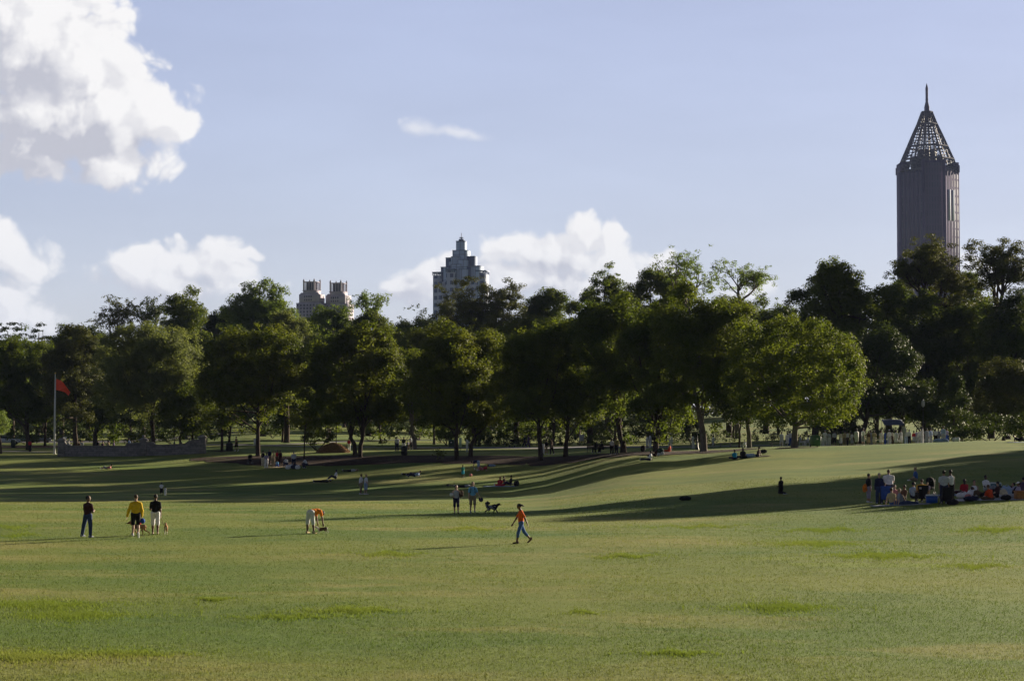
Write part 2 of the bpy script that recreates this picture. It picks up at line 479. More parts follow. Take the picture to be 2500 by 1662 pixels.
# mulch under the first row of trees (outline read off the photograph, laid on the ground)
def strip(cx):   # centre line (px, D, half depth)
    up, dn = [], []
    for px, D, w in cx:
        a, _ = ray(px, 1050)
        up.append((a * (D + w), D + w)); dn.append((a * (D - w), D - w))
    return dn + up[::-1]
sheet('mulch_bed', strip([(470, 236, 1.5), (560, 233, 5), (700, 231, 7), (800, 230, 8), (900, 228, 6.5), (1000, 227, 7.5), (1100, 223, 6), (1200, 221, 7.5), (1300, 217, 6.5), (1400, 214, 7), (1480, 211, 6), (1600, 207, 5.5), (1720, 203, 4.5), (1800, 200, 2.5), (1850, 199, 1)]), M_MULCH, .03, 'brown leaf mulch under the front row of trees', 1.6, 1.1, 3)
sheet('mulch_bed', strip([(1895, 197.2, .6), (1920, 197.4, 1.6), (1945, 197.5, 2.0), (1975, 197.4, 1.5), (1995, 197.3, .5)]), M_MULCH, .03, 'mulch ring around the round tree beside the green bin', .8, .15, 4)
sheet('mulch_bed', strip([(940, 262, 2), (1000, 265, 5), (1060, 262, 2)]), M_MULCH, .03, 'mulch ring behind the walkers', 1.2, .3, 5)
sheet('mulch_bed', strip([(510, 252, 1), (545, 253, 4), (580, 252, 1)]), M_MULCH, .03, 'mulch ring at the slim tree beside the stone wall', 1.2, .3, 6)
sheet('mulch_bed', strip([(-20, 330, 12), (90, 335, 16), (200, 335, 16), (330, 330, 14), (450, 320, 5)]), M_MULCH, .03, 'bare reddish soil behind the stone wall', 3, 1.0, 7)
def pathstrip(c, w, name, label, mat, lift=.035, step=2.0):
    up, dn = [], []
    for k, (px, D) in enumerate(c):
        a, _ = ray(px, 1050); x, y = a * D, D
        k0, k1 = max(0, k - 1), min(len(c) - 1, k + 1)
        ax, ay = ray(c[k0][0], 1050)[0] * c[k0][1], c[k0][1]
        bx, by = ray(c[k1][0], 1050)[0] * c[k1][1], c[k1][1]
        tx, ty = bx - ax, by - ay; L = math.hypot(tx, ty)
        nx, ny = -ty / L * w / 2, tx / L * w / 2
        up.append((x + nx, y + ny)); dn.append((x - nx, y - ny))
    return sheet(name, dn + up[::-1], mat, lift, label, step)
pathstrip([(380, 325), (500, 318), (620, 305), (760, 292), (900, 285), (1050, 283), (1250, 285), (1450, 279), (1600, 265), (1750, 252), (1900, 243), (2050, 238), (2300, 240), (2560, 243)], 4.2, 'path', 'pale footpath running behind the trees', M_PATH)
pathstrip([(640, 300), (760, 325), (860, 350), (960, 365), (1100, 372)], 2.5, 'path', 'narrow footpath climbing through the rear lawn', M_PATH, .045)
pathstrip([(-150, 285), (0, 283), (80, 280), (130, 277)], 5, 'path', 'grey footpath at the left edge behind the flagpole', M_PATH)
pathstrip([(-400, 400), (0, 395), (300, 400), (600, 430)], 9, 'road', 'park road behind the left trees', M_ROAD, .03, 5)

def blades(x, y, h, w, rng):
    n = len(x); z = Hn(x, y)
    a = rng.uniform(0, math.pi, n); lean = rng.normal(size=(n, 2)) * .45 * h[:, None]
    dx, dy = np.cos(a) * w * .5, np.sin(a) * w * .5
    V = np.stack([np.stack([x - dx, y - dy, z - .004], 1), np.stack([x + dx, y + dy, z - .004], 1), np.stack([x + lean[:, 0], y + lean[:, 1], z + h], 1)], 1).reshape(-1, 3)
    return V, np.arange(n * 3).reshape(n, 3)
def near_grass():
    rng = np.random.default_rng(8)
    n = 560000
    D = 28 * (150 / 28) ** (rng.uniform(0, 1, n) ** 1.35)
    x = rng.uniform(-1, 1, n) * (.27 * D + 13)
    c = np.sin(x * 1.7 + 2 * np.sin(D * .9)) * np.sin(D * 1.3 + 1.5 * np.sin(x * .8))
    h = rng.uniform(.022, .055, n) * (1 + .2 * c); w = .010 + .00022 * D
    V, F = blades(x, D, h, w, rng)
    tag(mesh_obj('grass', V, F, M_BLADE), 'short mown grass of the near lawn', 'grass', kind='stuff')
    parts = []
    for px, py, w_, d_, n in ((110, 1474, 210, 14, 9000), (190, 1500, 170, 16, 9000), (60, 1610, 170, 14, 8000), (300, 1600, 200, 10, 4000), (950, 1352, 90, 6, 3500), (530, 1462, 45, 5, 1500), (870, 1493, 110, 9, 5000), (700, 1508, 160, 9, 3000), (1985, 1332, 130, 8, 6500), (2150, 1364, 150, 9, 7500), (2010, 1300, 120, 6, 5000), (1520, 1361, 90, 5, 2600), (1900, 1487, 130, 12, 6500), (1420, 1497, 45, 6, 1500), (2420, 1305, 110, 6, 4000), (1700, 1288, 200, 6, 3500), (2380, 1388, 110, 8, 2500), (2300, 1256, 90, 4, 2500), (1650, 1600, 90, 6, 2000), (2000, 1330, 220, 12, 2500), (1150, 1290, 120, 6, 3000), (30, 1285, 70, 6, 2000), (50, 1303, 70, 5, 2000)):
        n = int(n * .7)
        t = np.clip(rng.standard_t(2.5, size=(n, 2)), -6, 6) * .30
        q = px + t[:, 0] * w_; r = py + t[:, 1] * d_ + 2.5 * np.sin(q * .07 + px)
        D = (CAMZ + .03) * 5000 / (r - 1050); D = np.clip(D, 34, 140); X = (q - 1250) / 5000 * D
        parts.append((X, D))
    x = np.concatenate([p[0] for p in parts]); y = np.concatenate([p[1] for p in parts])
    h = rng.uniform(.025, .07, len(x)); V, F = blades(x, y, h, .014 + .0002 * y, rng)
    tag(mesh_obj('tall_grass', V, F, M_BLADEL), 'brighter yellow-green tufts of uncut grass across the lawn', 'grass', kind='stuff')
near_grass()
# ---------------------------------------------------------------- trees
def tube(path, radii, n=7, rng=None):
    """tapered tube through points; returns V, F (quads)"""
    P = np.array(path, float); m = len(P)
    T = np.gradient(P, axis=0); T /= np.linalg.norm(T, axis=1, keepdims=True) + 1e-9
    ref = np.array([0.0, 0.0, 1.0]) if abs(T[0][2]) < .8 else np.array([1.0, 0.0, 0.0])
    V = []
    for k in range(m):
        a = np.cross(T[k], ref); a /= np.linalg.norm(a) + 1e-9
        b = np.cross(T[k], a)
        ang = np.arange(n) * 2 * math.pi / n
        V.append(P[k] + radii[k] * (np.cos(ang)[:, None] * a + np.sin(ang)[:, None] * b))
    V = np.concatenate(V)
    i = np.arange(m - 1)[:, None] * n; j = np.arange(n)[None]; j2 = (j + 1) % n
    F = np.stack([(i + j).ravel(), (i + j2).ravel(), (i + n + j2).ravel(), (i + n + j).ravel()], 1)
    return V, F

def join(parts):
    V, F, o = [], [], 0
    for v, f in parts: V.append(v); F.append(f + o); o += len(v)
    return np.concatenate(V), np.concatenate(F)

def leaves(C, rad, per, size, rng, flat=.75, up=.35, cen=None):
    """rhombic leaf sprays around clump centres C"""
    n = len(C)
    idx = np.repeat(np.arange(n), per)
    N = len(idx)
    d = rng.normal(size=(N, 3)); d /= np.linalg.norm(d, axis=1, keepdims=True) + 1e-9
    r = rng.uniform(0, 1, N) ** .45
    off = d * (r * rad[idx])[:, None]; off[:, 2] *= flat
    P = C[idx] + off
    cc = C.mean(0) if cen is None else cen
    o = P - cc; o /= np.linalg.norm(o, axis=1, keepdims=True) + 1e-9
    nrm = d * .75 + o * .55 + rng.normal(size=(N, 3)) * .55 + np.array([0, 0, up])
    nrm /= np.linalg.norm(nrm, axis=1, keepdims=True) + 1e-9
    t = rng.normal(size=(N, 3)); a = np.cross(nrm, t); a /= np.linalg.norm(a, axis=1, keepdims=True) + 1e-9
    b = np.cross(nrm, a)
    s = size * rng.uniform(.55, 1.35, N)[:, None]; w = s * rng.uniform(.5, .85, N)[:, None]
    V = np.stack([P + a * s * .5, P + b * w * .5 + nrm * s * .06, P - a * s * .5, P - b * w * .5 + nrm * s * .06], 1).reshape(-1, 3)
    F = np.arange(N * 4).reshape(N, 4)
    return V, F

def lump(rng, k=14):
    A = rng.normal(size=(k, 3)); A /= np.linalg.norm(A, axis=1, keepdims=True)
    w = rng.uniform(-.10, .14, k)
    def f(d):
        return 1 + (np.exp(-(1 - d @ A.T) * 7) * w).sum(1)
    return f

def crown_round(rng, W, Dp, Hc, n, cr, power=2.3):
    """clump centres inside a lumpy superellipsoid, mostly near its skin; returns centres relative to the crown centre"""
    L = lump(rng)
    d = rng.normal(size=(n * 2, 3)); d /= np.linalg.norm(d, axis=1, keepdims=True)
    d = d[d[:, 2] > -.93][:n]
    r = np.where(rng.uniform(size=len(d)) < .66, rng.uniform(.84, 1.0, len(d)), rng.uniform(.25, .84, len(d)))
    p = 2 / power
    e = np.sign(d) * np.abs(d) ** p
    e /= (np.abs(e) ** power).sum(1, keepdims=True) ** (1 / power)
    C = e * (r * L(d))[:, None] * np.array([W / 2 * 1.06 - cr * .45, Dp / 2 - cr * .5, Hc / 2 - cr * .5])
    return C

def crown_lobes(rng, W, Dp, Hc, n, cr, power=2.4):
    """clump centres on many overlapping boughs of foliage that together fill the crown"""
    a, b, c = W / 2, Dp / 2, Hc / 2
    lr0 = .30 * min(a, c) + .5
    m = int(9 + (a * c) / (lr0 * lr0) * 2.0)
    d = rng.normal(size=(m * 3, 3)); d /= np.linalg.norm(d, axis=1, keepdims=True); d = d[(d[:, 2] > -.9) & (d[:, 1] < .75)][:m]
    e = np.sign(d) * np.abs(d) ** (2 / power)
    r = np.where(rng.uniform(size=len(d)) < .75, rng.uniform(.82, 1.05, len(d)), rng.uniform(.3, .8, len(d)))
    LR = lr0 * rng.uniform(.7, 1.35, len(d))
    sh = np.maximum(np.array([a * 1.08, b, c * 1.02])[None] - LR[:, None] * .72 - cr * .3, .3)
    L = e * r[:, None] * sh
    w = LR ** 2; k = rng.choice(len(L), n, p=w / w.sum())
    q = rng.normal(size=(n, 3)); q /= np.linalg.norm(q, axis=1, keepdims=True)
    q[:, 2] = np.where(q[:, 2] < -.4, -q[:, 2], q[:, 2])
    R_ = LR[k] * np.where(rng.uniform(size=n) < .75, rng.uniform(.75, 1.0, n), rng.uniform(.1, .75, n))
    C = L[k] + q * R_[:, None] * np.array([1, 1, .85])
    core = rng.normal(size=(max(8, n // 7), 3)) * np.array([a, b, c]) * .33
    return np.concatenate([C, core])

def branching(rng, n0, W, Dp, z0, z1, spread=.75, depth=4, droop=.1):
    """forking limbs from (0,0,z0) fitted into a crown W wide reaching z1; returns branch paths with level, and the spray points"""
    segs, tips = [], []
    def grow(p, d, L, lv):
        n = 4; P = [p]
        for i in range(n):
            d = d + rng.normal(size=3) * .16 + np.array([0, 0, .10 - droop * lv * .5]); d /= np.linalg.norm(d)
            P.append(P[-1] + d * L / n)
        segs.append((np.array(P), lv))
        if lv >= depth - 2: tips.extend([P[k] + rng.normal(size=3) * .15 for k in (2, 3, 4)])
        if lv < depth - 1:
            for c in range(rng.integers(2, 4) + (lv == 0)):
                a = rng.normal(size=3); a -= (a @ d) * d; a /= np.linalg.norm(a)
                nd = d + a * spread * rng.uniform(.6, 1.2); nd[2] += .05; nd /= np.linalg.norm(nd)
                grow(P[rng.integers(2, 5)], nd, L * rng.uniform(.62, .82), lv + 1)
    for i in range(n0):
        a = i * 2 * math.pi / n0 + rng.uniform(-.4, .4)
        d = np.array([math.cos(a) * .6, math.sin(a) * .6, 1.0]); grow(np.array([0, 0, 0.0]), d / np.linalg.norm(d), 1.0, 0)
    A = np.concatenate([s_[0] for s_ in segs]); lo, hi = A.min(0), A.max(0)
    f = np.array([W / (hi[0] - lo[0]), Dp / (hi[1] - lo[1]), (z1 - z0) / hi[2]]); o = np.array([-(lo[0] + hi[0]) / 2 * f[0], -(lo[1] + hi[1]) / 2 * f[1], 0])
    def fit(P): 
        P = np.asarray(P) * f; h = np.clip(P[:, 2:3] / (z1 - z0), 0, 1); P = P + o * h; P[:, 2] = np.maximum(P[:, 2], -.3 * (z1 - z0)) + z0; return P
    return [(fit(P), lv) for P, lv in segs], fit(tips)

def build_tree(name, label, base, top, x0, x1, zbot, style, leaf, seed, group=None, trunk_r=None, dens=1.0, size=.24, bark=None, lean=0.0, cat='tree', skew=0.0, depth=None):
    """base: point on the ground; top: height of the crown's top; x0, x1: world x limits of the crown; zbot: its lower rim"""
    rng = np.random.default_rng(seed)
    bz = base[2]
    W = x1 - x0; cx = (x0 + x1) / 2 - base[0]
    Ht = top - bz; zb = zbot - bz; Hc = Ht - zb
    cz = zb + Hc / 2
    Dp = depth or min(W, 14)
    root = empty(name, base, 0, label, cat, group)
    tr = trunk_r or max(.14, .020 * Ht)
    parts = []
    area = W * Hc
    leafm = LEAF[leaf]
    bark = bark or M_BARK
    if style in ('round', 'open', 'spire', 'broad', 'dome'):
        cr = {'round': .78, 'open': .8, 'spire': .75, 'broad': .95, 'dome': .66}[style] * (1 if size < .3 else 1.25)
        n = int(area * (2.6 if style != 'open' else 1.0) * dens / (cr / .95) ** 2) + 12
        n = min(n, 1000)
        C = (crown_lobes(rng, W, Dp, Hc, n, cr, 2.5 if style != 'broad' else 3.0) if style not in ('open', 'dome') else crown_round(rng, W * (1.06 if style == 'dome' else 1), Dp, Hc * (1.04 if style == 'dome' else 1), n, cr, 2.3))
        if style == 'round':      # fuller below the middle, domed above
            z = C[:, 2] / (Hc / 2)
            C[:, :2] *= (1.0 - .12 * np.clip(z, 0, 1) ** 2 - .08 * np.clip(-z - .45, 0, 1))[:, None]
        if style == 'spire':
            z = C[:, 2] / (Hc / 2)
            C[:, :2] *= (.98 - .42 * np.clip(z, -.2, 1))[:, None]
            k = rng.integers(0, 3, len(C)); sh = z > .15
            C[sh, 0] += (k[sh] - 1) * W * .10
            C[sh, 2] += np.where(k[sh] == 1, .3, -.8)
        C[:, 2] += cz; C[:, 0] += cx + skew * (C[:, 2] - cz)
        # upward shoots break the outline
        m = max(5, int(W * 1.3))
        ang = rng.uniform(0, 6.28, m); q = rng.uniform(0, .9, m) ** .5
        S = np.stack([cx + np.cos(ang) * q * W * .42, np.sin(ang) * q * Dp * .42, cz + Hc * .5 * np.sqrt(np.clip(1 - q ** 2, 0, 1)) * .93 + rng.uniform(-.2, .5, m)], 1)
        rad = np.concatenate([rng.uniform(.7, 1.25, len(C)) * cr, rng.uniform(.3, .55, m) * cr])
        C = np.concatenate([C, S])
    elif style in ('wispy', 'layer'):     # open crown: visible forking limbs with sprays near their ends
        zf = zb + Hc * (.12 if style == 'layer' else .05)
        segs, tips = branching(rng, 4 if style == 'layer' else 3, W * .96, Dp * .9, zf, Ht - .3, .80, 5 if style == 'layer' else 4)
        for P_, lv in segs:
            P_[:, 0] += cx; r0 = tr * (.62, .34, .19, .11, .07)[lv]
            parts.append(tube(P_, np.linspace(r0, r0 * .5, len(P_)), 5))
        tips[:, 0] += cx
        C = tips[rng.choice(len(tips), min(len(tips), int(area * (1.6 if style == 'layer' else 1.3) * dens) + 20), replace=False)]
        rad = rng.uniform(.55, 1.15, len(C)) * (1.05 if style == 'layer' else .62)
        cr = 1.0
    elif style == 'pine':
        cr = .7
        n = int(area * 1.5 * dens) + 14
        C = crown_round(rng, W, Dp, Hc, n, cr)
        tiers = max(3, int(Hc / 1.3)); z = (C[:, 2] / Hc + .5) * tiers
        C[:, 2] = ((np.round(z) + (z - np.round(z)) * .4) / tiers - .5) * Hc + cz
        C[:, 0] += cx; rad = rng.uniform(.5, 1.0, len(C)) * .9
    elif style == 'cone':
        cr = .8
        n = int(area * 1.7 * dens) + 14
        u = rng.uniform(0, 1, n) ** .8; ang = rng.uniform(0, 6.283, n)
        rr = (1 - u) ** .75 * rng.choice([1, .9, .6], n)
        C = np.stack([cx + np.cos(ang) * rr * W * .45, np.sin(ang) * rr * Dp * .45, zb + u * Hc * .97], 1)
        rad = rng.uniform(.6, 1.1, n) * cr
    elif style == 'shrub':
        cr = .7
        n = int(area * 1.9 * dens) + 8
        C = crown_round(rng, W, Dp, Hc, n, cr); C[:, 2] += cz; C[:, 0] += cx
        rad = rng.uniform(.6, 1.1, n) * cr
        C = C[C[:, 2] > .2]; rad = rad[:len(C)]
    flat = {'layer': .55, 'pine': .5, 'wispy': .7}.get(style, .8)
    vol = rad ** 2 / (size ** 2)
    k = {'wispy': 5.5, 'open': 7, 'layer': 8.5, 'pine': 8}.get(style, 9.0)
    per = np.maximum(8, (vol * k).astype(int))
    V, F = leaves(C, rad, per, size, rng, flat, .35, np.array([cx, 0, cz - Hc * .1]))
    # trunk and limbs
    if style != 'shrub':
        hz = min(zb + Hc * .55, Ht * .8)
        nl = {'wispy': 0, 'layer': 0, 'open': 24}.get(style, 15)
        if style in ('wispy', 'layer'): hz = zb + Hc * .12
        pts = [np.array([0, 0, -.15]), np.array([0, 0, .25]), np.array([cx * .05, 0, zb * .6 + .3]), np.array([cx * .2 + rng.normal() * .1, rng.normal() * .15, zb + .3]), np.array([cx * .5 + rng.normal() * .3, rng.normal() * .3, (zb + hz) / 2]), np.array([cx * .8 + lean, 0, hz])]
        if style in ('cone', 'pine', 'spire'): pts[-1] = np.array([cx, 0, Ht * .93])
        parts.append(tube(pts, [tr * 1.5, tr * 1.12, tr, tr * .9, tr * .6 if nl else tr * .8, tr * .15 if nl else tr * .6], 9))
        far = C[rng.choice(len(C), min(nl, len(C)), replace=False)]
        for q in far:
            s0 = rng.uniform(.0, .75); p0 = pts[3] * (1 - s0) + pts[5] * s0 if s0 < 1 else pts[5]
            if q[2] < p0[2] - .5: p0 = pts[3]
            mid = p0 * .45 + q * .55 + np.array([0, 0, -.12 * np.linalg.norm((q - p0)[:2])]) + rng.normal(size=3) * .25
            r0 = tr * rng.uniform(.28, .5)
            m1 = p0 * .75 + mid * .25 + rng.normal(size=3) * .08
            parts.append(tube([p0, m1, mid, q], [r0, r0 * .8, r0 * .5, r0 * .16], 5))
    else:
        for _ in range(5):
            q = C[rng.integers(len(C))]
            parts.append(tube([(rng.normal() * .1, rng.normal() * .1, -.1), q * .5, q], [.05, .04, .02], 5))
    tv, tf = join(parts)
    mesh_obj('trunk' if style != 'shrub' else 'stems', tv, tf, bark, root, smooth=True)
    mesh_obj('crown' if style != 'shrub' else 'foliage', V, F, leafm, root)
    return root

_NT = [0]
def T(label, px, D, x0, x1, ytop, ybot, style='round', leaf='maple', name='tree', py=None, group=None, **kw):
    """a tree from its place in the photograph: trunk column px, distance D, crown box in source pixels"""
    _NT[0] += 1
    if style in ('round', 'broad') and D < 340:
        ybot += 24 if (D < 262 and px < 1730) else 12; w_ = (x1 - x0) * .035; x0 -= w_; x1 += w_; ytop -= 4
    base = atD(px, D)
    top = at(px, ytop, D).z
    zb = max(at(px, ybot, D).z, base.z + .3)
    a0, a1 = ray(x0, 1050)[0] * D, ray(x1, 1050)[0] * D
    return build_tree(name, label, base, top, a0, a1, zb, style, leaf, 100 + _NT[0] * 7, group, **kw)
FR = 'trees in the front row'
# front row, left to right
T('young leafy tree cut by the left edge of the photo', 3, 262, -45, 22, 1000, 1062, 'round', 'fresh', size=.2, trunk_r=.12)
T('dull green tree left of the flagpole', 70, 300, -30, 130, 815, 1045, 'round', 'oak', group='trees behind the stone wall')
T('olive-green tree right behind the flagpole', 185, 292, 95, 255, 800, 1048, 'round', 'olive', group='trees behind the stone wall')
T('dark tree between the flagpole tree and the big pale tree', 232, 305, 180, 300, 830, 1052, 'round', 'oak', group='trees behind the stone wall')
T('big pale grey-green tree with feathery crown above the stone wall', 375, 268, 235, 500, 782, 1052, 'round', 'grey', group='trees behind the stone wall', size=.22, trunk_r=.26)
T('low dark branching tree at the right end of the stone wall', 440, 262, 385, 505, 940, 1062, 'broad', 'maple', group='trees behind the stone wall', size=.22, trunk_r=.16)
T('slim tree with lit trunk standing beside the right end of the stone wall', 542, 249, 500, 590, 985, 1050, 'open', 'maple', trunk_r=.16, group=FR)
T('wide dark tree with yellow-green top left of the mulch pile', 630, 238, 497, 745, 788, 1048, 'round', 'lime', group=FR, trunk_r=.25)
T('sapling with thin stem in front of the mulch pile', 743, 236, 705, 800, 985, 1050, 'open', 'lime', trunk_r=.07, group=FR)
T('tall tree leaning its crown over the mulch pile', 867, 238, 742, 910, 800, 1052, 'round', 'maple', group=FR, trunk_r=.25)
T('broad tree with yellow-green crown just right of the mulch pile', 879, 233, 800, 992, 785, 1054, 'round', 'lime', group=FR, trunk_r=.24)
T('tree with bright yellow-green top above the black trash can', 1012, 265, 920, 1085, 850, 1052, 'round', 'maple', group=FR, trunk_r=.28, bark=M_BARKL)
T('dark tree with thick trunk left of the man in white', 1115, 221, 1000, 1195, 790, 1056, 'round', 'lime', group=FR, trunk_r=.23)
T('dark tree whose trunk stands just right of the man in white', 1149, 226, 1085, 1270, 800, 1054, 'round', 'lime', group=FR, trunk_r=.23)
T('tree with forked branches beside the small white sign', 1320, 217, 1200, 1405, 790, 1054, 'round', 'maple', group=FR, trunk_r=.25)
T('tree with curving fork between the white sign and the benches', 1381, 220, 1305, 1480, 760, 1056, 'round', 'maple', group=FR, trunk_r=.24)
T('tall dark tree over the two benches', 1522, 214, 1390, 1610, 715, 1052, 'round', 'oak', group=FR, trunk_r=.30, bark=M_BARK)
T('dark tree whose trunk the picnickers in red lean on', 1601, 208, 1510, 1700, 745, 1050, 'round', 'oak', group=FR, trunk_r=.28)
T('largest front tree, tall crown with yellow-green top and pale trunk', 1718, 204, 1575, 1835, 688, 1032, 'round', 'maple', group=FR, trunk_r=.33, bark=M_BARKL, size=.22)
T('thin tree in the shade behind the seated trio', 1805, 222, 1775, 1850, 960, 1040, 'open', 'dark', group=FR, trunk_r=.1)
T('dark low-branched tree half hidden behind the round tree', 1829, 206, 1735, 1900, 830, 1035, 'broad', 'dark', group=FR, trunk_r=.22, bark=M_BARKL)
T('round isolated tree with a full sunlit crown beside the green bin', 1940, 197.5, 1775, 2100, 772, 1052, 'dome', 'maple', group=FR, trunk_r=.30, bark=M_BARKL, size=.21, dens=.95)
# right mass
RM = 'tall dark trees on the right'
T('tall tree with spiky twin tops left of the skyscraper', 2085, 284, 1950, 2150, 618, 1015, 'spire', 'maple', group=RM, trunk_r=.4, size=.28, dens=1.15)
T('rounded tree behind the spiky twin-topped tree', 1990, 300, 1925, 2120, 660, 1010, 'round', 'dark', group=RM, size=.28)
T('dark thick-stemmed tree behind the crowd in white', 2103, 252, 2040, 2235, 800, 1035, 'broad', 'dark', group=RM, trunk_r=.33, size=.26)
T('small dark tree behind the green bin', 2030, 262, 1975, 2090, 950, 1052, 'broad', 'dark', group=RM, size=.26)
T('tall open-branched tree in front of the skyscraper', 2262, 300, 2170, 2365, 566, 800, 'layer', 'olive', group=RM, trunk_r=.5, size=.26, dens=1.1)
T('tall open-branched tree at the right edge with sky gaps', 2420, 300, 2350, 2530, 578, 800, 'layer', 'olive', group=RM, trunk_r=.48, size=.25, dens=.75)
T('dark tree below the skyscraper', 2200, 296, 2120, 2300, 690, 1030, 'broad', 'oak', group=RM, size=.28)
T('dark tree right of the tall open-branched tree', 2330, 296, 2255, 2420, 745, 1050, 'broad', 'oak', group=RM, size=.28)
T('dark tree filling the right edge of the photo', 2460, 285, 2370, 2560, 760, 1065, 'broad', 'oak', group=RM, size=.28)
T('leafy dark crown poking in at the top right edge', 2560, 300, 2478, 2640, 590, 900, 'open', 'oak', group=RM, size=.28)
T('dark cone-shaped evergreen behind the right end of the crowd', 2330, 240, 2270, 2400, 915, 1078, 'cone', 'dark', group=RM, size=.24, name='evergreen_tree')
T('low dark tree left of the cone-shaped evergreen', 2250, 256, 2195, 2305, 930, 1052, 'broad', 'dark', group=RM, size=.26)
T('reddish-brown tinged tree at the right edge above the ridge', 2450, 262, 2385, 2540, 880, 1082, 'broad', 'olive', group=RM, size=.24)
# second rows and skyline
BK = 'trees on the rise behind the park path'
T('flat-topped pine at the left edge', 30, 420, -40, 72, 788, 960, 'pine', 'pine', name='pine_tree', group=BK, size=.34)
T('small pointed pine right of the flat-topped pine', 92, 430, 60, 125, 792, 950, 'pine', 'pine', name='pine_tree', group=BK, size=.34)
T('low green crown between the pine and the dark dome', 150, 415, 110, 195, 786, 960, 'round', 'oak', group=BK, size=.34)
T('dark domed crown left of the feathery tree', 215, 420, 170, 270, 776, 960, 'round', 'dark', group=BK, size=.34)
T('feathery pale-stemmed tree above the big pale tree', 275, 385, 222, 330, 718, 840, 'wispy', 'olive', group=BK, size=.3, dens=2.6, trunk_r=.35, bark=M_BARKL)
T('thin-topped tree with bare twigs right of the feathery tree', 350, 400, 310, 405, 722, 830, 'wispy', 'dark', group=BK, size=.32, dens=2.8, trunk_r=.35, bark=M_BARKL)
T('dark double-domed tree left of the highest left crown', 450, 395, 385, 520, 697, 960, 'round', 'maple', group=BK, size=.32)
T('highest tree of the left half with bright lobed crown', 640, 390, 540, 725, 672, 960, 'spire', 'fresh', group=BK, size=.32, dens=1.1)
T('dark tree filling the gap below the highest left crown', 545, 405, 480, 620, 735, 980, 'round', 'dark', group=BK, size=.34)
T('grey-green feathery tree right of the wide yellow-topped tree', 700, 330, 640, 770, 760, 980, 'round', 'grey', group=BK, size=.28)
T('smooth domed tree hiding the foot of the twin towers', 800, 400, 735, 880, 738, 960, 'round', 'fresh', group=BK, size=.34)
T('light open crown right of the twin towers', 900, 430, 850, 950, 708, 800, 'wispy', 'fresh', group=BK, size=.32, dens=3, trunk_r=.35)
T('green tree below the light open crown', 900, 405, 850, 960, 755, 960, 'round', 'maple', group=BK, size=.34)
T('dark pine-like crown left of the stepped glass tower', 1005, 430, 950, 1065, 738, 960, 'round', 'dark', group=BK, size=.34)
T('spreading layered tree in front of the stepped glass tower', 1180, 385, 1060, 1290, 681, 960, 'layer', 'olive', group=BK, size=.3, dens=1.25, trunk_r=.4)
T('dark tree below the dark pine-like crown', 1020, 370, 940, 1120, 790, 990, 'round', 'oak', group=BK, size=.32)
T('rounded tree just right of the spreading layered tree', 1330, 400, 1270, 1400, 697, 960, 'round', 'oak', group=BK, size=.34)
T('low rounded tree between two higher crowns in the middle', 1410, 395, 1370, 1475, 703, 960, 'round', 'maple', group=BK, size=.34)
T('umbrella-shaped tree left of the bare-twigged trees', 1485, 360, 1430, 1560, 654, 930, 'layer', 'oak', group=BK, size=.3, dens=1.2)
T('broad crown below the bare-twigged trees', 1590, 350, 1520, 1690, 650, 940, 'round', 'maple', group=BK, size=.3)
T('tall thin-leaved tree with bare twigs against the cloud', 1680, 335, 1598, 1760, 611, 760, 'wispy', 'fresh', group=BK, size=.24, dens=2.6, trunk_r=.4, bark=M_BARKL)
T('arching thin-leaved tree with visible branches against the sky', 1800, 325, 1735, 1885, 632, 740, 'wispy', 'fresh', group=BK, size=.22, dens=2.2, trunk_r=.36, bark=M_BARKL)
T('dark crown under the arching thin-leaved tree', 1780, 345, 1690, 1860, 722, 960, 'round', 'maple', group=BK, size=.3)
T('dark sloping crown left of the spiky twin-topped tree', 1870, 360, 1800, 1950, 712, 960, 'round', 'oak', group=BK, size=.3)
T('dark crown right of the spiky twin-topped tree', 2170, 340, 2110, 2240, 664, 960, 'round', 'oak', group=BK, size=.3)
T('green tree in the middle behind the forked trees', 1260, 330, 1180, 1370, 770, 1000, 'round', 'lime', group=BK, size=.3)
T('dark tree in the middle distance over the benches', 1440, 320, 1370, 1540, 745, 1000, 'round', 'oak', group=BK, size=.3)
MR = 'middle row of park trees'
px_ok = lambda x: x < 1700
for k, (x, D, w, yt, lf, lb) in enumerate([(-20, 350, 70, 812, 'oak', 'green tree at the left edge below the pines'), (110, 345, 62, 822, 'oak', 'green tree behind the flagpole, farther back'), (320, 350, 60, 815, 'dark', 'dark tree behind the big pale tree'), (470, 345, 58, 800, 'maple', 'green tree right of the big pale tree'), (560, 320, 62, 800, 'dark', 'dark tree behind the slim tree by the wall'), (690, 335, 60, 830, 'dark', 'dark tree behind the sapling'), (800, 330, 66, 800, 'oak', 'dark tree behind the mulch pile'), (930, 325, 60, 800, 'maple', 'green tree behind the black trash can'), (1060, 320, 60, 790, 'lime', 'yellow-green crown left of centre behind the front row'), (1170, 300, 62, 770, 'lime', 'bright crown in the centre behind the front row'), (1350, 300, 66, 775, 'oak', 'dark tree behind the forked trees'), (1500, 300, 64, 770, 'dark', 'dark tree behind the right bench'), (1640, 300, 66, 760, 'dark', 'dark tree behind the robed person in white'), (1790, 330, 70, 765, 'maple', 'green tree behind the low-branched dark tree'), (1900, 345, 60, 765, 'dark', 'dark tree behind the round isolated tree')]):
    T(lb, x, D, x - w, x + w, yt, 1062 if px_ok(x) else 1040, 'broad', lf, group=MR, size=.32, dens=.95, trunk_r=.2)
